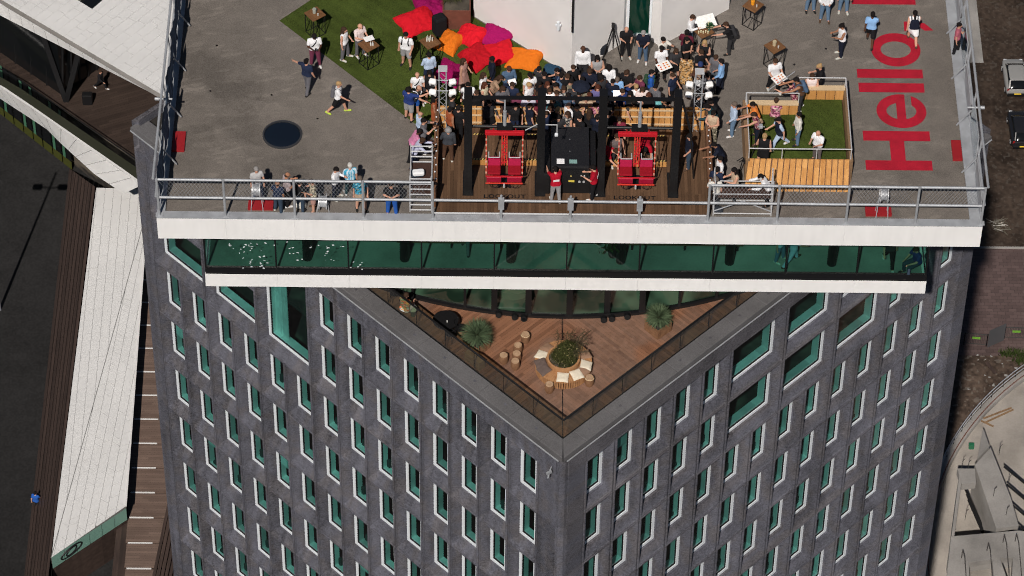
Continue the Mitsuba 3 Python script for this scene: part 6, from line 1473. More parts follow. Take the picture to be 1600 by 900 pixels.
PEOPLE = [
    (-10.63, 15.23, 'R', 'phone', 10, 1.055, 'tee', 'white', 'pants', 'plum', 'short', 'black', 'd', 'sling:black', 'person in white t-shirt and plum trousers with a black sling, at the turf edge'),
    (-10.89, 13.63, 'R', 'point', 150, 1.062, 'tee', 'navy', 'pants', 'slate', 'bun', 'black', 'l', '', 'person in navy t-shirt and grey trousers walking off with an arm stretched out'),
    (-9.54, 12.35, 'R', 'walk', 85, 1.04, 'tee', 'white', 'shorts', 'black', 'short', 'blond', 'l', 'pack:slate', 'person in white t-shirt, black shorts and rucksack striding right on the grey deck'),
    (-9.39, 15.65, 'R', 'rest', 70, 1.032, 'tank', 'white', 'pants', 'slate', 'long_hair', 'brown', 'l', '', 'person with long brown hair in white tank top and grey trousers on the turf'),
    (-8.74, 15.87, 'R', 'phone', 40, 1.06, 'tee', 'pinkwhite', 'pants', 'slate', 'fringe', 'blond', 'l', '', 'bald person in pale pink t-shirt reading sheets at a bar table'),
    (-6.76, 15.31, 'R', 'rest', -15, 1.055, 'tee', 'white', 'shorts', 'grey', 'short', 'black', 'l', 'strap:black', 'person in white t-shirt and pale grey shorts standing alone on the turf'),
    (-5.75, 14.19, 'R', 'rest', 200, 1.002, 'long', 'sky', 'pants', 'navy', 'short', 'black', 'l', '', 'person in light blue shirt seen from behind at the bar table by the beanbags'),
    (-6.22, 13.01, 'R', 'rest', 10, 0.991, 'tee', 'white', 'pants', 'navy', 'fringe', 'brown', 'l', 'sling:black', 'bald person in white polo shirt with a camera strap left of the truss'),
    (-5.71, 13.11, 'R', 'stand', 0, 1.004, 'tank', 'black', 'skirt', 'black', 'long_hair', 'black', 'l', 'shades', 'person with sunglasses and long black hair in a black tank top left of the truss'),
    (-6.55, 12.01, 'R', 'wave', 150, 1.047, 'tee', 'deepblue', 'shorts', 'grey', 'curly', 'black', 'l', '', 'person in dark blue top and grey shorts waving an arm at the turf edge'),
    (-6.33, 12.24, 'R', 'reach', 60, 1.068, 'tee', 'charcoal', 'shorts', 'blue', 'fringe', 'brown', 'l', 'strap:white', 'bald person in charcoal t-shirt and bright blue shorts beside the truss'),
    (-6.05, 10.63, 'R', 'stand', 120, 0.996, 'long', 'sky', 'pants', 'navy', 'fringe', 'grey', 'l', '', 'person in pale blue shirt behind the left wall of the swing deck'),
    (-5.9, 10.14, 'R', 'photo', 80, 1.055, 'tee', 'slate', 'pants', 'navy', 'short', 'black', 'l', '', 'person in slate t-shirt holding a camera up at the left wall'),
    (-6.38, 9.64, 'R', 'lean', 100, 1.002, 'tee', 'pink', 'pants', 'black', 'short', 'black', 'd', '', 'person in pink t-shirt leaning at the left wall of the swing deck'),
    (-6.25, 9.16, 'R', 'lean', 90, 1.01, 'long', 'lavender', 'pants', 'navy', 'short', 'brown', 'd', '', 'person in lavender shirt leaning on the left wall above the scaffold'),
    (-5.49, 11.58, 'R', 'stand', 90, 1.008, 'tank', 'rust', 'skirt', 'rust', 'long_hair', 'black', 't', '', 'person in a rust orange dress behind the left truss'),
    (-4.3, 13.8, 'R', 'rest', 70, 1.037, 'tank', 'rose', 'gown', 'rose', 'long_hair', 'brown', 'l', '', 'person in a long dusty rose dress beside the magenta beanbag'),
    (-3.47, 13.05, 'R', 'tray', 75, 0.991, 'tee', 'white', 'pants', 'black', 'long_hair', 'brown', 'l', '', 'person with long brown hair and white top facing right on the turf'),
    (-3.4, 12.42, 'R', 'rest', 70, 1.01, 'tank', 'cream', 'skirt', 'cream', 'long_hair', 'redbrown', 'l', '', 'person with long red hair in a cream dress behind the plank fence'),
    (-4.09, 12.38, 'R', 'rest', 5, 1.016, 'tee', 'white', 'pants', 'black', 'short', 'black', 'l', '', 'person in white t-shirt and black trousers behind the leftmost swing post'),
    (-3.09, 13.98, 'R', 'stand', -80, 1.005, 'long', 'midnight', 'pants', 'midnight', 'short', 'black', 'd', '', 'person in a dark navy suit in front of the red beanbags'),
    (-2.4, 13.39, 'R', 'phone', 20, 1.039, 'long', 'denim', 'pants', 'navy', 'short', 'redbrown', 'l', '', 'person in denim shirt holding a white sheet below the orange beanbag'),
    (-3.04, 13.1, 'R', 'lean', 60, 1.009, 'tee', 'tan', 'skirt', 'tan', 'long_hair', 'brown', 't', '', 'person in a tan dress bending forward on the turf'),
    (-1.5, 12.91, 'R', 'rest', 20, 1.065, 'tee', 'white', 'pants', 'navy', 'cap', 'black', 'l', '', "person with black cap and white t-shirt at the turf's right edge"),
    (-1.54, 12.37, 'R', 'rest', 60, 1.036, 'long', 'white', 'pants', 'slate', 'short', 'blond', 'l', 'shades', 'blond person with sunglasses in a white shirt behind the plank fence'),
    (-1.55, 11.63, 'R', 'phone', 0, 1.044, 'tee', 'palelav', 'pants', 'plum', 'short', 'grey', 'l', '', 'grey haired person in pale lilac shirt beside the second swing post'),
    (-1.51, 11.09, 'S', 'rest', 120, 0.994, 'tee', 'midnight', 'pants', 'navy', 'short', 'brown', 'l', '', 'person in dark navy t-shirt in front of the plank fence'),
    (-1.12, 12.48, 'R', 'fold', 40, 1.026, 'tank', 'black', 'pants', 'black', 'long_hair', 'black', 'd', '', 'person in black tank top with folded arms behind the second swing post'),
    (-0.9, 13.0, 'R', 'stand', 0, 1.044, 'long', 'black', 'pants', 'black', 'short', 'black', 'l', '', 'person all in black at the dark holdall'),
    (-0.31, 13.36, 'R', 'phone', -80, 0.996, 'tank', 'brown', 'pants', 'black', 'short', 'black', 'l', '', 'person in brown sleeveless top near the white corner'),
    (-0.18, 13.0, 'R', 'rest', 150, 1.024, 'tee', 'navy', 'pants', 'black', 'short', 'black', 'l', 'pack:denim', 'person with a chequered blue rucksack near the white corner'),
    (0.04, 12.95, 'R', 'phone', 30, 1.045, 'tee', 'black', 'skirt', 'charcoal', 'short', 'brown', 'l', '', 'person in black patterned top in front of the white corner'),
    (-0.68, 12.12, 'R', 'rest', 10, 0.999, 'tank', 'white', 'pants', 'denim', 'long_hair', 'brown', 'l', '', 'person in white tank top and jeans right of the second swing post'),
    (0.04, 11.57, 'R', 'bend', 190, 1.0, 'tee', 'white', 'pants', 'denim', 'short', 'brown', 'l', '', 'person in white t-shirt bending over behind the dark umbrella'),
    (-0.55, 11.46, 'R', 'photo', 20, 1.05, 'tee', 'teal', 'pants', 'black', 'long_hair', 'brown', 'l', '', 'person in teal top holding a camera behind the control cabinet'),
    (0.69, 12.7, 'R', 'raise', 0, 1.053, 'tee', 'navy', 'pants', 'navy', 'cap', 'black', 'l', '', 'person with cap and navy t-shirt raising a phone in the crowd'),
    (0.73, 14.44, 'R', 'stand', 0, 1.145, 'long', 'white', 'pants', 'charcoal', 'fringe', 'black', 'd', '', 'tall bald person in a loose white shirt by the grey wall'),
    (1.33, 14.0, 'R', 'fold', 10, 1.069, 'tank', 'grey', 'pants', 'black', 'long_hair', 'black', 'l', 'shades', 'person with long black hair and grey tank top, arms folded, by the black bag'),
    (1.82, 13.51, 'R', 'phone', 0, 1.032, 'long', 'white', 'gown', 'white', 'curly', 'black', 'd', '', 'person with curly black hair in a long white dress'),
    (2.15, 12.82, 'R', 'phone', 0, 1.032, 'long', 'skyblue', 'pants', 'navy', 'short', 'greybrown', 'l', '', 'person in light blue shirt reading papers behind the third swing post'),
    (2.57, 13.28, 'R', 'phone', -30, 1.004, 'tee', 'black', 'skirt', 'deepblue', 'pony', 'brown', 'l', '', 'person with ponytail in black top and deep blue skirt'),
    (2.94, 12.36, 'R', 'rest', 15, 1.022, 'tank', 'white', 'pants', 'black', 'pony', 'blond', 'l', 'shades', 'blond person with sunglasses in a white tank top behind the top beam'),
    (3.19, 12.27, 'R', 'phone', 10, 1.02, 'long', 'pinkwhite', 'skirt', 'white', 'long_hair', 'brown', 'l', '', 'person with long brown hair and pale blouse looking down behind the top beam'),
    (1.33, 12.29, 'R', 'rest', 0, 1.03, 'tee', 'violet', 'pants', 'denim', 'long_hair', 'redbrown', 'l', '', 'person with long auburn hair and violet top behind the top beam'),
    (3.59, 13.22, 'R', 'stand', 85, 1.033, 'long', 'blue', 'pants', 'navy', 'short', 'black', 'l', 'pack:green', 'person in blue jacket with a green rucksack standing sideways'),
    (4.04, 14.68, 'R', 'tray', 12, 1.053, 'tee', 'white', 'pants', 'black', 'short', 'black', 'd', '', 'person in white t-shirt and black trousers carrying a white tray of food in the middle'),
    (4.13, 15.28, 'R', 'photo', 40, 1.007, 'tee', 'offwhite', 'pants', 'black', 'short', 'black', 'l', '', 'person in off-white top with hands at the face near the door'),
    (2.58, 15.95, 'R', 'phone', 10, 1.012, 'tee', 'black', 'pants', 'black', 'fringe', 'brown', 'l', '', 'bald person in black polo shirt and trousers in front of the door'),
    (3.31, 15.69, 'R', 'phone', -10, 1.027, 'tee', 'midnight', 'pants', 'denim', 'short', 'grey', 'l', '', 'grey haired person in dark t-shirt and jeans looking at a phone by the door'),
    (5.36, 16.68, 'R', 'phone', 75, 1.021, 'long', 'white', 'pants', 'denim', 'short', 'brown', 'l', '', 'person in white shirt and jeans against the grey wall by the flower table'),
    (5.14, 15.68, 'R', 'rest', 160, 1.034, 'tee', 'maroon', 'pants', 'black', 'short', 'black', 'd', '', 'person in maroon t-shirt seen from behind near the flower table'),
    (5.13, 15.26, 'R', 'fold', 50, 1.024, 'tee', 'black', 'pants', 'black', 'pony', 'black', 'l', '', 'person in black top with folded arms in front of the maroon one'),
    (5.88, 15.09, 'R', 'fold', -20, 1.02, 'tank', 'black', 'skirt', 'charcoal', 'long_hair', 'blond', 'l', '', 'person with long blond hair in a black dress at the flower table'),
    (7.05, 16.32, 'R', 'reach', -85, 1.003, 'tee', 'black', 'pants', 'charcoal', 'short', 'brown', 'l', 'pack:charcoal', 'person in black t-shirt and rucksack serving at the right of the flower table'),
    (5.1, 14.23, 'R', 'rest', 0, 0.992, 'long', 'ochre:floral', 'gown', 'ochre:floral', 'wrap', 'black', 'd', '', 'person in an ochre patterned gown and black headwrap'),
    (5.66, 13.72, 'R', 'fold', 0, 0.999, 'tank', 'tan', 'skirt', 'white', 'wrap', 'deepblue', 'd', '', 'person with a dark blue headscarf behind the right truss'),
    (6.35, 14.22, 'R', 'phone', -30, 1.036, 'tee', 'slate', 'pants', 'slateblue', 'short', 'brown', 'l', '', 'person in slate t-shirt looking down right of the headscarf'),
    (6.56, 13.89, 'R', 'rest', -100, 1.05, 'long', 'skyblue', 'pants', 'midnight', 'short', 'black', 'l', '', 'person in bright light blue shirt and dark trousers right of the right truss'),
    (6.1, 10.78, 'R', 'fold', -20, 1.058, 'tank', 'sand', 'pants', 'camo:floral', 'short', 'black', 'l', 'shades', 'person in beige top and patterned trousers with folded arms right of the swing deck'),
    (6.23, 11.3, 'R', 'lean', -80, 1.047, 'long', 'tealdark', 'pants', 'black', 'short', 'black', 'l', '', 'person in dark teal clothes leaning over below the right floodlights'),
    (7.01, 11.37, 'R', 'rest', -80, 1.024, 'long', 'sky', 'pants', 'jean', 'short', 'greybrown', 'l', '', 'grey haired person in pale blue shirt and jeans left of the turf platform'),
    (7.92, 10.87, 'B', 'reach', -80, 0.998, 'tee', 'orange', 'pants', 'black', 'short', 'black', 't', '', 'person in orange t-shirt at the left end of the turf platform'),
    (7.95, 10.24, 'B', 'reach', -80, 1.012, 'tank', 'maroon:floral', 'pants', 'midnight', 'short', 'brown', 'l', 'purse:tan', 'person with a beige shoulder bag reaching over the left railing of the turf platform'),
    (8.12, 8.86, 'B', 'rest', 175, 1.04, 'tank', 'black', 'skirt', 'black', 'bun', 'blond', 'l', '', 'blond person in black seen from behind on the turf platform'),
    (8.82, 9.92, 'B', 'walk', -75, 1.019, 'tee', 'sky', 'pants', 'sky', 'cap', 'black', 'l', 'vest:midnight', 'person with black cap, navy vest and pale jeans on the turf platform'),
    (9.61, 10.23, 'B', 'stand', -80, 0.994, 'long', 'offwhite', 'pants', 'jean', 'short', 'black', 't', '', 'person in off-white shirt and jeans standing upright on the turf platform'),
    (10.37, 9.22, 'B', 'phone', -40, 0.992, 'tee', 'white', 'pants', 'taupe', 'fringe', 'brown', 'l', '', 'bald person in white shirt and taupe trousers at the front of the turf platform'),
    (8.81, 13.96, 'R', 'tray', 20, 1.061, 'tee', 'white', 'pants', 'black', 'short', 'brown', 'l', '', 'person in white t-shirt carrying a tray of food above the turf platform'),
    (9.81, 12.25, 'B', 'reach', -80, 1.056, 'tank', 'brown', 'pants', 'charcoal', 'short', 'black', 't', 'pack:denim', 'person with a blue rucksack at the step of the turf platform'),
    (9.66, 12.59, 'R', 'lean', -120, 1.02, 'tee', 'maroon:floral', 'pants', 'black', 'short', 'black', 'l', '', 'person in dark red patterned top leaning behind the turf platform'),
    (8.77, 11.88, 'R', 'sit', 170, 1.04, 'tee', 'plum:floral', 'pants', 'black', 'short', 'brown', 't', '', 'person crouching behind the back planks of the turf platform'),
    (10.71, 13.73, 'R', 'phone', -80, 1.016, 'tee', 'black', 'pants', 'black', 'bun', 'blond', 'l', '', "blond person in black looking down behind the turf platform's top corner"),
    (10.32, 13.1, 'R', 'fold', 0, 1.042, 'tank', 'pinkwhite', 'skirt', 'white', 'long_hair', 'brown', 'l', '', 'person with long brown hair and pale top leaning at the upper right planks'),
    (13.09, 16.92, 'R', 'walk', 170, 1.028, 'tee', 'skyblue', 'shorts', 'black', 'short', 'black', 'd', '', 'broad person in light blue t-shirt and black shorts walking away left of the comma'),
    (14.92, 17.06, 'R', 'walk', 180, 1.009, 'tank', 'white', 'skirt', 'white', 'pony', 'black', 'l', 'pack:midnight', 'person in a short white dress and dark rucksack walking over the red letter o'),
    (11.79, 16.19, 'R', 'phone', -75, 1.04, 'tank', 'white', 'pants', 'midnight', 'bun', 'black', 't', '', 'person in white tank top and dark jeans photographing left of the letters'),
    (16.73, 16.37, 'R', 'rest', 75, 1.008, 'tee', 'rosepink', 'pants', 'black', 'short', 'black', 'l', '', 'person in rose pink t-shirt at the right hand railing'),
    (10.63, 18.96, 'R', 'stand', 10, 1.047, 'long', 'navy', 'pants', 'jean', 'short', 'black', 'l', '', 'person in jeans cut by the top edge, leftmost of three'),
    (11.21, 18.35, 'R', 'phone', 0, 1.065, 'long', 'white', 'pants', 'jean', 'short', 'brown', 'l', '', 'person in white shirt and jeans cut by the top edge, middle of three'),
    (12.06, 18.93, 'R', 'stand', 0, 1.053, 'long', 'slate', 'pants', 'jean', 'short', 'black', 'l', '', 'person in jeans cut by the top edge, rightmost of three'),
    (6.41, 9.18, 'R', 'lean', -75, 0.998, 'tee', 'midnight', 'pants', 'navy', 'short', 'black', 't', '', 'person in dark navy t-shirt leaning on the right wall of the swing deck'),
    (6.32, 8.16, 'R', 'rest', -75, 1.028, 'tee', 'white', 'pants', 'navy', 'short', 'black', 'l', '', 'person in white football shirt at the right wall of the swing deck'),
    (6.16, 7.57, 'R', 'rest', 160, 1.008, 'long', 'navy', 'pants', 'black', 'short', 'black', 'l', '', 'dark haired person in navy behind the person in white at the right scaffold'),
    (6.08, 7.04, 'R', 'rest', 180, 0.996, 'tee', 'offwhite', 'pants', 'charcoal', 'curly', 'greybrown', 'l', '', 'person in off-white blouse seen from behind beside the right scaffold'),
    (6.91, 7.46, 'R', 'phone', -75, 1.069, 'tank', 'sand', 'pants', 'black', 'long_hair', 'black', 'l', '', 'person with dark hair and beige top at the front of the turf platform'),
    (8.27, 7.27, 'R', 'lean', -80, 1.038, 'long', 'white', 'pants', 'black', 'short', 'black', 'l', 'phones', 'person in white shirt and black headphones bending over the right scaffold'),
    (5.09, 9.3, 'S', 'rest', -70, 1.049, 'tee', 'midnight', 'pants', 'jeandark', 'cap', 'black', 'l', '', 'person with cap and navy t-shirt standing on the right of the swing deck'),
    (-0.42, 7.2, 'S', 'reach', 190, 1.013, 'tee', 'staff', 'pants', 'grey', 'short', 'black', 'l', 'print', 'staff person in red t-shirt and grey trousers at the control cabinet'),
    (1.14, 7.41, 'S', 'phone', -100, 1.053, 'tee', 'staff', 'pants', 'black', 'short', 'black', 'l', 'print', 'staff person in red t-shirt and black trousers right of the control cabinet'),
    (1.44, 9.26, 'S', 'bend', 60, 1.05, 'tee', 'staff', 'pants', 'black', 'short', 'brown', 'l', '', 'staff person in red bending at the left of the right swing'),
    (3.26, 9.78, 'S', 'bend', 0, 1.047, 'tee', 'staff', 'pants', 'black', 'short', 'black', 'l', '', 'staff person in red bending behind the seat of the right swing'),
    (2.08, 9.27, 'S', 'rest', 20, 1.03, 'tank', 'taupe', 'pants', 'charcoal', 'short', 'brown', 'l', '', 'brown haired person in grey behind the right swing'),
    (-0.65, 11.16, 'R', 'phone', 50, 1.02, 'tank', 'brown', 'pants', 'navy', 'long_hair', 'brown', 'l', 'strap:white', 'person with long brown hair and a white strap behind the control cabinet'),
    (-0.32, 10.91, 'R', 'fold', -20, 1.036, 'tee', 'black', 'pants', 'navy', 'long_hair', 'blond', 'l', '', 'person with light brown hair in black behind the control cabinet'),
    (0.11, 11.07, 'S', 'rest', -60, 1.053, 'tee', 'white', 'pants', 'charcoal', 'fringe', 'brown', 'l', '', 'bald person in white t-shirt behind the control cabinet'),
    (0.06, 10.59, 'S', 'rest', -50, 1.024, 'tank', 'charcoal:floral', 'skirt', 'charcoal:floral', 'long_hair', 'brown', 'l', '', 'person in a dark flowered dress right behind the control cabinet'),
    (0.46, 11.15, 'R', 'raise', -40, 0.99, 'tee', 'black', 'pants', 'black', 'short', 'black', 'd', '', 'person in black raising an arm behind the control cabinet'),
    (0.84, 11.65, 'R', 'photo', 0, 0.997, 'tee', 'sand', 'pants', 'black', 'short', 'redbrown', 'l', '', 'person in beige holding a camera with both hands behind the top beam'),
    (0.96, 10.78, 'S', 'photo', 170, 1.01, 'tank', 'black', 'gown', 'black', 'long_hair', 'brown', 'l', '', 'person with long brown hair in a black dress filming beside the third swing post'),
    (1.19, 11.24, 'R', 'phone', 20, 1.049, 'tee', 'plum:floral', 'pants', 'navy', 'short', 'brown', 'l', '', 'person in plum patterned top behind the third swing post'),
    (2.21, 10.31, 'S', 'rest', 0, 0.996, 'tee', 'wine', 'pants', 'black', 'short', 'black', 'l', '', 'person in wine red top below the right pivot beam'),
    (3.45, 12.08, 'R', 'bend', 90, 1.02, 'tee', 'turquoise', 'pants', 'navy', 'short', 'black', 't', '', 'person in turquoise t-shirt bending over behind the plank fence'),
    (-0.39, 11.96, 'R', 'rest', 20, 1.004, 'long', 'white', 'pants', 'black', 'short', 'brown', 'l', '', 'person in white shirt in the thick of the crowd'),
    (0.35, 12.2, 'R', 'fold', -20, 1.068, 'tee', 'charcoal', 'pants', 'black', 'short', 'black', 'l', '', 'person in charcoal with folded arms in the thick of the crowd'),
    (5.54, 11.85, 'R', 'rest', 90, 1.017, 'long', 'black', 'pants', 'black', 'short', 'black', 'l', '', 'person in black right behind the right truss'),
    (6.32, 11.72, 'R', 'lean', -60, 1.016, 'long', 'black', 'pants', 'black', 'short', 'black', 'l', '', 'person in black bending in the shade right of the right truss'),
    (-12.66, 7.32, 'R', 'rest', 20, 0.994, 'tee', 'lightgrey', 'pants', 'jean', 'short', 'grey', 'l', '', 'grey haired person in light grey t-shirt behind the left cable reel'),
    (-11.76, 6.5, 'R', 'rest', 160, 1.008, 'tee', 'deepnavy', 'pants', 'jeandark', 'fringe', 'brown', 't', '', 'person in deep navy t-shirt seen from behind right of the left red box'),
    (-11.42, 6.93, 'R', 'phone', 110, 1.044, 'tee', 'greypink', 'pants', 'black', 'fringe', 'brown', 't', '', 'bald person in greyish pink t-shirt at the front railing'),
    (-10.86, 6.62, 'R', 'rest', 150, 0.991, 'tee', 'black', 'pants', 'jeandark', 'short', 'black', 'l', '', 'person in black t-shirt and blue jeans seen from behind at the front railing'),
    (-10.33, 6.66, 'R', 'phone', -80, 0.993, 'tee', 'cream:floral', 'shorts', 'rose', 'short', 'brown', 'l', '', 'person in cream flowered top and shorts beside the white handbag'),
    (-9.45, 7.35, 'R', 'phone', 70, 1.017, 'long', 'white', 'pants', 'midnight', 'short', 'black', 'l', '', 'person in white shirt and dark trousers left of the striped shirt'),
    (-8.84, 7.53, 'R', 'rest', 195, 1.033, 'tee', 'cyan:stripe', 'pants', 'tealdark', 'short', 'white', 'l', '', 'white haired person in blue and white striped shirt'),
    (-8.41, 6.73, 'R', 'rest', 15, 1.062, 'tee', 'cyan:floral', 'skirt', 'sand', 'short', 'greybrown', 'l', '', 'person in turquoise patterned top and beige skirt at the front railing'),
    (-7.13, 6.46, 'R', 'fold', 0, 1.036, 'tee', 'black', 'pants', 'blue', 'short', 'black', 'l', '', 'person in black top and blue trousers left of the scaffold'),
    (-4.86, 9.53, 'S', 'rest', 180, 1.049, 'long', 'slatedark', 'pants', 'brown', 'curly', 'grey', 'l', '', 'grey haired person in dark slate jacket behind the left truss'),
    (-4.81, 10.83, 'R', 'rest', 120, 1.048, 'tank', 'rust', 'pants', 'black', 'short', 'black', 't', '', 'person in rust red top half hidden behind the left truss'),
    (-4.46, 10.91, 'R', 'rest', 150, 1.065, 'tee', 'black', 'pants', 'black', 'short', 'black', 'l', '', 'person in black between the left truss and the leftmost swing post'),
    (-2.09, 11.13, 'R', 'rest', 10, 1.026, 'tee', 'black', 'pants', 'navy', 'curly', 'black', 'l', '', 'person in black bending low behind the plank fence'),
    (-1.02, 11.41, 'R', 'phone', 0, 1.04, 'tee', 'wine', 'pants', 'black', 'short', 'brown', 'l', '', 'person in wine red at the second swing post'),
    (1.69, 11.45, 'R', 'phone', 0, 1.044, 'tee', 'black', 'pants', 'navy', 'short', 'black', 'l', '', 'person in black half hidden behind the third swing post'),
    (1.96, 12.67, 'R', 'rest', -20, 1.013, 'tee', 'midnight', 'pants', 'black', 'short', 'black', 'l', '', 'dark haired person in midnight blue left of the light blue shirt'),
    (-6.7, 7.28, 'T', 'sit', 150, 1.037, 'tee', 'cream:confetti', 'shorts', 'white', 'short', 'brown', 'l', '', 'person in a bright confetti patterned top seated on the terrace under the white band'),
    (-33.37, 57.38, 'G', 'walk', 160, 1.036, 'tee', 'blue', 'pants', 'black', 'short', 'black', 'l', '', 'person in blue walking up the dark slatted flank far below'),
    (-31.12, 89.45, 'E', 'walk', 60, 1.047, 'long', 'black', 'pants', 'black', 'short', 'brown', 'l', '', 'tiny dark person on the brown terrace of the white building'),
    (-4.13, 7.5, 'I', 'walk', 180, 1.009, 'tee', 'slate', 'pants', 'slate', 'short', 'grey', 'l', '', 'person in grey behind the glazed strip left of the middle'),
    (9.48, 6.95, 'I', 'walk', 120, 1.044, 'tee', 'sky', 'pants', 'sky', 'short', 'brown', 'l', '', 'person in pale blue behind the glazed strip on the right'),
    (8.97, 7.08, 'I', 'rest', 60, 1.06, 'tee', 'sky', 'pants', 'jean', 'short', 'brown', 'l', '', 'person in jeans behind the glazed strip beside the pale blue one'),
    (13.51, 6.89, 'I', 'walk', 0, 1.053, 'tee', 'charcoal', 'pants', 'black', 'short', 'black', 'l', '', 'dark person striding behind the glazed strip at the right'),
    (14.66, 6.6, 'I', 'sit', -60, 1.068, 'tee', 'deepblue', 'pants', 'jeandark', 'short', 'brown', 'l', '', 'person crouching at the right end of the glazed strip'),
    (-3.72, 11.84, 'R', 'rest', 20, 1.046, 'tee', 'black', 'pants', 'black', 'short', 'brown', 'l', '', 'person in black between the two long dresses behind the plank fence'),
    (-3.54, 11.93, 'R', 'bend', 120, 0.997, 'tee', 'charcoal', 'pants', 'black', 'short', 'black', 'l', '', 'person in charcoal stooping behind the plank fence'),
    (-1.97, 11.8, 'R', 'phone', 10, 1.028, 'tee', 'plum', 'pants', 'navy', 'short', 'brown', 'l', '', 'person in plum t-shirt in front of the lilac shirt'),
    (-1.19, 11.85, 'R', 'rest', -30, 1.016, 'tee', 'wine', 'pants', 'black', 'long_hair', 'brown', 'l', '', 'person with long hair and wine red t-shirt beside the second swing post'),
    (-0.77, 12.46, 'R', 'fold', 30, 1.022, 'tee', 'black', 'skirt', 'black', 'long_hair', 'redbrown', 'l', '', 'red haired person in black below the dark holdall'),
    (-0.37, 12.48, 'R', 'phone', -60, 1.004, 'tank', 'tan', 'pants', 'black', 'short', 'black', 't', '', 'person in tan top typing below the chequered rucksack'),
    (-0.09, 12.16, 'R', 'rest', 10, 1.047, 'tee', 'black:floral', 'pants', 'charcoal', 'long_hair', 'brown', 'l', '', 'person in black flowered t-shirt deep in the crowd'),
    (0.17, 12.58, 'R', 'phone', 60, 1.067, 'tee', 'camo', 'pants', 'black', 'short', 'black', 'l', '', 'person in olive t-shirt left of the raised phone'),
    (0.56, 11.93, 'R', 'rest', -20, 1.004, 'long', 'black', 'pants', 'black', 'short', 'black', 'l', '', 'person in a black long sleeved shirt left of the violet top'),
    (0.98, 11.89, 'R', 'photo', 10, 0.99, 'tee', 'tan', 'pants', 'black', 'short', 'redbrown', 'l', '', 'person in tan t-shirt filming in front of the violet top'),
    (1.56, 11.68, 'R', 'fold', 0, 1.048, 'tee', 'midnight', 'skirt', 'black', 'pony', 'brown', 'l', '', 'person with brown ponytail next to the third swing post'),
    (2.35, 12.0, 'R', 'rest', 40, 1.067, 'tee', 'deepblue', 'pants', 'black', 'short', 'brown', 'l', '', 'person in deep blue t-shirt below the light blue shirt'),
    (2.69, 12.05, 'R', 'phone', -20, 1.01, 'tank', 'black', 'pants', 'black', 'long_hair', 'black', 'l', '', 'black haired person in black tank top left of the white tank top'),
    (-0.85, 10.6, 'S', 'rest', 30, 1.015, 'tee', 'navy', 'pants', 'navy', 'short', 'brown', 'l', '', 'person in navy right of the second swing post below the fence'),
    (0.58, 10.35, 'S', 'fold', -50, 1.042, 'tee', 'black', 'pants', 'black', 'short', 'black', 'l', '', 'person in black at the rear of the control cabinet'),
    (1.3, 10.43, 'S', 'rest', 160, 1.017, 'long', 'midnight', 'pants', 'black', 'short', 'black', 'l', '', "person in midnight blue seen from behind at the cabinet's rear corner"),
    (1.76, 10.58, 'S', 'rest', 0, 1.052, 'tee', 'black', 'pants', 'black', 'short', 'black', 'l', '', 'person in black in the shade right of the third swing post'),
    (2.76, 11.83, 'R', 'lean', 10, 1.018, 'tee', 'charcoal', 'pants', 'black', 'short', 'black', 'l', '', 'person in charcoal leaning over the fence right of the third swing post'),
    (-4.75, 11.54, 'R', 'rest', 100, 1.059, 'tee', 'charcoal', 'pants', 'black', 'short', 'brown', 'l', '', 'person in charcoal right behind the left floodlights'),
    (-2.66, 12.14, 'R', 'phone', 30, 1.068, 'tee', 'slate', 'pants', 'black', 'long_hair', 'brown', 'l', '', 'person with brown hair and slate t-shirt left of the black cap'),
    (-2.24, 12.38, 'R', 'rest', -20, 1.031, 'tee', 'navy', 'pants', 'navy', 'short', 'brown', 'l', '', 'person in navy t-shirt standing before the black cap on the turf'),
    (-2.43, 11.43, 'R', 'fold', 10, 1.025, 'tank', 'black', 'pants', 'black', 'short', 'black', 'd', '', "person in black tank top on the turf's lower edge behind the fence"),
    (-3.19, 11.28, 'R', 'rest', 40, 1.064, 'long', 'charcoal', 'skirt', 'black', 'bun', 'black', 'l', '', 'person in charcoal with a black bun behind the left part of the fence'),
    (-1.08, 13.44, 'R', 'phone', -40, 1.012, 'tee', 'charcoal', 'pants', 'black', 'short', 'black', 'l', '', 'person in charcoal t-shirt at the white corner beside the holdall'),
    (0.31, 13.5, 'R', 'rest', 20, 1.009, 'tee', 'black', 'pants', 'jeandark', 'short', 'brown', 'l', '', 'person in black t-shirt and dark jeans at the foot of the grey wall'),
    (1.0, 13.05, 'R', 'phone', -10, 1.183, 'tee', 'midnight', 'pants', 'black', 'pony', 'brown', 'l', '', 'person with ponytail and midnight blue top in front of the tall bald one'),
    (1.48, 12.82, 'R', 'fold', 30, 1.052, 'tank', 'charcoal', 'pants', 'black', 'curly', 'black', 'd', '', 'person with curly hair and charcoal tank top between the white dress and the violet top'),
    (0.77, 12.24, 'R', 'rest', 0, 1.004, 'tee', 'camo', 'pants', 'black', 'short', 'brown', 'l', '', 'person in olive t-shirt left of the auburn hair'),
    (0.05, 11.88, 'R', 'phone', 40, 1.011, 'long', 'denim', 'pants', 'navy', 'short', 'black', 'l', '', 'person in denim shirt just above the control cabinet'),
    (3.44, 11.84, 'R', 'rest', -30, 1.036, 'tee', 'black', 'skirt', 'charcoal', 'long_hair', 'redbrown', 'l', '', 'person with red hair in black right of the pale blouse'),
    (3.14, 12.88, 'R', 'phone', -60, 1.048, 'tee', 'plum', 'pants', 'black', 'short', 'brown', 'l', '', 'person in plum t-shirt above the white tank top'),
    (3.75, 12.39, 'R', 'fold', -40, 1.008, 'tee', 'slate', 'pants', 'navy', 'short', 'black', 'l', '', 'person in slate t-shirt with folded arms right of the blue jacket'),
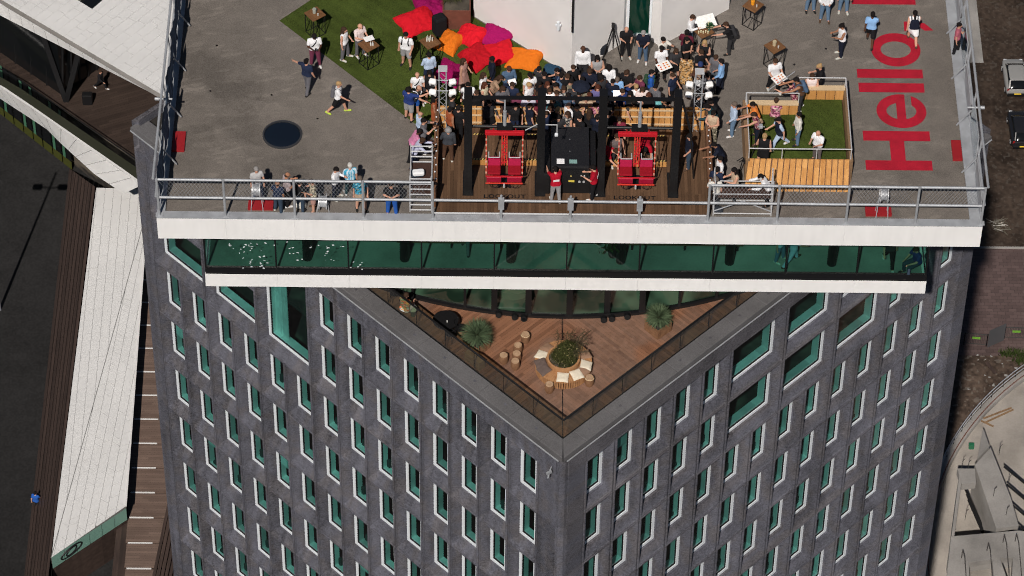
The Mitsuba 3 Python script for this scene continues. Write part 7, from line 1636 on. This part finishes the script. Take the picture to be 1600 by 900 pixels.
    (4.48, 13.09, 'R', 'rest', 60, 1.011, 'tee', 'navy', 'pants', 'black', 'short', 'brown', 'l', '', 'person in navy t-shirt left of the ochre gown'),
    (4.65, 14.64, 'R', 'phone', 20, 1.009, 'tee', 'charcoal', 'skirt', 'black', 'long_hair', 'brown', 'l', '', 'person with brown hair in charcoal above the ochre gown'),
    (5.97, 13.04, 'R', 'rest', -60, 1.049, 'long', 'slate', 'pants', 'black', 'short', 'black', 'l', '', 'person in slate shirt right beside the headscarf'),
    (5.67, 14.47, 'R', 'phone', 40, 1.066, 'tee', 'black', 'pants', 'black', 'short', 'brown', 'l', '', 'person in black t-shirt below the long blond hair'),
    (-0.32, 10.41, 'S', 'rest', 20, 1.001, 'tee', 'charcoal', 'pants', 'black', 'short', 'black', 'l', '', 'person in charcoal at the left rear corner of the control cabinet'),
]
LEVEL = {'R': D + 0.014, 'S': SW, 'B': 11.92, 'T': TER + 0.006, 'G': G, 'E': ze, 'I': FL}
_cache = {}
def pattern(m, spec, seed):
    """Cloth colours: plain, flowered, striped or confetti prints."""
    name, _, kind = spec.partition(':')
    c = np.array(COL[name])
    v = np.array(m.vertices)
    out = np.tile(c, (len(v), 1))
    g = np.random.default_rng(seed)
    if kind == 'floral':
        k = meshkit.noise(v * 16 + seed) > 0.55
        out[k] = c * 0.25 if c.sum() > 0.5 else c * 3 + 0.12
        k = meshkit.noise(v * 19 + seed + 5) > 0.72
        out[k] = (0.55, 0.50, 0.40)
    elif kind == 'stripe':
        k = np.sin(np.arctan2(v[:, 0], v[:, 1] + 0.01) * 9) > 0.1
        out[k] = (0.55, 0.64, 0.72)
    elif kind == 'confetti':
        cols = np.array([(0.6, 0.08, 0.05), (0.05, 0.35, 0.2), (0.6, 0.55, 0.5), (0.7, 0.4, 0.1)])
        out = cols[(meshkit.noise(v * 14) * 7.9).astype(int) % 4]
    else:
        fold = meshkit.fbm(v * np.array([14, 14, 7]) + seed, 3)
        out = out * (0.90 + 0.20 * fold)[:, None]
    return out
def piece(pose, what, spec, seed=0):
    key = (pose, what, spec if isinstance(spec, str) else tuple(spec))
    if key not in _cache:
        m = build_pose(pose)[what]
        if not isinstance(spec, str): c = np.tile(np.array(spec, float), (len(m.vertices), 1))
        else: c = pattern(m, spec, seed)
        _cache[key] = mikit.ply(m, 'cloth', what not in ('shoe_l', 'shoe_r', 'cap'), color=c)
    return _cache[key]
PARTNAME = {'tank': 'top', 'tee': 'shirt', 'long': 'shirt', 'pants': 'trousers', 'shorts': 'shorts', 'skirt': 'skirt', 'gown': 'gown', 'cap': 'cap', 'wrap': 'headwrap'}
for i, (x, y, lev, pose, hd, sc, top, tc, bot, bc, hair, hc, sk, ex, lab) in enumerate(PEOPLE):
    g = random.Random(i * 13 + 5)
    z = LEVEL[lev]
    P = T().translate([x, y, z]).rotate([0, 0, 1], hd).scale([sc * g.uniform(1.02, 1.15), sc * g.uniform(1.03, 1.14), sc])
    k = thing('person', lab, 'person')
    tone = np.array(SKIN[sk]) * (0.88 + 0.22 * (i % 5) / 4)
    part('body', piece(pose, 'skin', tuple(np.round(tone, 3))), None, k, at=P)
    part(PARTNAME[bot], piece(pose, bot, bc, 2), None, k, at=P)
    part(PARTNAME[top], piece(pose, top, tc, 1), None, k, at=P)
    h_ = 'short' if hair not in ('long_hair', 'curly', 'bun', 'pony', 'fringe', 'cap', 'wrap') else hair
    part(PARTNAME.get(h_, 'hair'), piece(pose, h_, HAIR[hc]), None, k, at=P)
    shoe = ((0.6, 0.6, 0.6), (0.02, 0.02, 0.02), (0.08, 0.05, 0.035), (0.5, 0.5, 0.46))[i % 4] if i != 2 else (0.45, 0.60, 0.08)
    part('shoe', piece(pose, 'shoe_l', shoe), None, k, at=P)
    part('shoe', piece(pose, 'shoe_r', shoe), None, k, at=P)
    for e in ex.split(','):
        nm, _, c = e.partition(':')
        if nm == 'shades': part('sunglasses', piece(pose, 'shades', (0.01, 0.01, 0.01)), None, k, at=P)
        elif nm == 'vest': part('vest', ply(tri(build_pose(pose)['tank']).copy().apply_scale((1.08, 1.12, 1.0)), 'cloth', COL[c]), None, k, at=P)
        elif nm == 'phones': part('headphones', ply(cat(*[tube(build_pose(pose)['head'] + (s * 0.09, 0, 0.0), build_pose(pose)['head'] + (s * 0.125, 0, 0.0), 0.05, 10) for s in (1, -1)]), 'cloth', (0.5, 0.5, 0.5)), None, k, at=P)
        elif nm == 'print': part('back_print', ply(mov(bx(-0.12, 0.12, 0.0, 0.012, -0.05, 0.05), 0, 0.135 if pose == 'phone' else 0.07, 1.27 if pose == 'phone' else 1.25), 'cloth', (0.7, 0.7, 0.7)), None, k, at=P)
        elif nm in ('pack', 'purse', 'strap', 'sling'):
            nmx = {'pack': 'backpack', 'purse': 'shoulder_bag', 'strap': 'strap', 'sling': 'sling'}[nm]
            part(nmx, piece(pose, nm, c), None, k, at=P)
            if nm == 'pack': part('strap', piece(pose, 'strap', c), None, k, at=P)
# what they carry
def carried(person_label, name, label, cat_, mesh_fn, col, dz=0.0, fwd_=0.0):
    i = [p_[14] for p_ in PEOPLE].index(person_label)
    x, y, lev, pose, hd, sc = PEOPLE[i][:6]
    a, b = build_pose(pose)['hands']
    c = (a + b) / 2 * sc
    t = math.radians(hd)
    c[1] -= fwd_
    p_ = (x + c[0] * math.cos(t) - c[1] * math.sin(t), y + c[0] * math.sin(t) + c[1] * math.cos(t), LEVEL[lev] + c[2] + dz)
    return name, label, cat_, mesh_fn, col, p_, hd
for lab, nm in (('person in white t-shirt and black trousers carrying a white tray of food in the middle', 'in the middle of the deck'), ('person in white t-shirt carrying a tray of food above the turf platform', 'above the turf platform')):
    n_, l_, c_, f_, col, p_, hd = carried(lab, 'tray', '', '', None, None, 0.02, 0.10)
    k = thing('serving_tray', f'white tray of orange bites carried {nm}', 'tray')
    P = T().translate(list(p_)).rotate([0, 0, 1], hd + 18).rotate([1, 0, 0], 12)
    part('plate', mov(rbox(0.62, 0.44, 0.03, 0.012), 0, 0, 0), 'paint', k, color=(0.75, 0.75, 0.74), at=P)
    part('rim', bx(-0.31, 0.31, -0.235, -0.222, -0.02, 0.03), 'black_metal', k, at=P)
    g = random.Random(3)
    for q in range(9):
        part('bite', trimesh.creation.icosphere(subdivisions=1, radius=0.035).apply_scale((1.3, 1, 0.7)).apply_translation((-0.18 + 0.18 * (q % 3) + g.uniform(-.03, .03), -0.12 + 0.11 * (q // 3), 0.045)), 'paint', k, color=(0.55, 0.10 + 0.05 * (q % 3), 0.05), at=P)
for lab, what, ll in (('person in denim shirt holding a white sheet below the orange beanbag', 'paper', 'white sheet held by the person in denim below the orange beanbag'), ('person in light blue shirt reading papers behind the third swing post', 'paper', 'white papers held by the person in the light blue shirt')):
    _, _, _, _, _, p_, hd = carried(lab, '', '', '', None, None, 0.03, 0.06)
    solo('paper', ll, 'paper', ply(bx(-0.17, 0.17, -0.13, 0.13, 0, 0.005), 'paint', (0.78, 0.78, 0.78)), None, at=T().translate(list(p_)).rotate([0, 0, 1], hd).rotate([1, 0, 0], 40))
for lab, c in ((PEOPLE[0][14], 0), ('person in white tank top and dark jeans photographing left of the letters', 0), ('grey haired person in dark t-shirt and jeans looking at a phone by the door', 0), ('person in slate t-shirt holding a camera up at the left wall', 1), ('person in teal top holding a camera behind the control cabinet', 1), ('person in beige holding a camera with both hands behind the top beam', 1)):
    _, _, _, _, _, p_, hd = carried(lab, '', '', '', None, None, 0.03, 0.03)
    solo('camera' if c else 'phone', f'black {"camera" if c else "phone"} of the {lab[:lab.index(" holding")] if " holding" in lab else lab[:60].rsplit(" ", 1)[0]}', 'camera' if c else 'phone', ply(rbox(0.13, 0.09, 0.09, 0.02) if c else bx(-0.04, 0.04, -0.006, 0.006, -0.07, 0.07), 'paint', (0.012, 0.012, 0.013)), None, at=T().translate(list(p_)).rotate([0, 0, 1], hd))
# dark umbrella opened in the crowd
k = thing('dark_umbrella', 'open dark navy umbrella in the crowd above the control cabinet', 'umbrella')
ux, uy, uz = 0.62, 12.0, 13.35
v = [(0, 0, 0.22)]
n = 8
for r_, zz in ((0.22, 0.15), (0.40, 0.0)):
    for i in range(n):
        v.append((r_ * math.cos(2 * math.pi * i / n), r_ * math.sin(2 * math.pi * i / n), zz))
f = [(0, 1 + i, 1 + (i + 1) % n) for i in range(n)] + [(1 + i, 9 + i, 9 + (i + 1) % n) for i in range(n)] + [(1 + i, 9 + (i + 1) % n, 1 + (i + 1) % n) for i in range(n)]
part('canopy', mov(trimesh.Trimesh(np.array(v), np.array(f), process=False), ux, uy, uz), 'cloth', k, color=(0.012, 0.016, 0.03))
part('shaft', tube((ux, uy, uz - 0.6), (ux, uy, uz + 0.25), 0.012), 'black_metal', k)
for i in range(n):
    part('rib', tube((ux, uy, uz + 0.19), (ux + 0.39 * math.cos(2 * math.pi * i / n), uy + 0.39 * math.sin(2 * math.pi * i / n), uz - 0.015), 0.006, 4), 'black_metal', k)
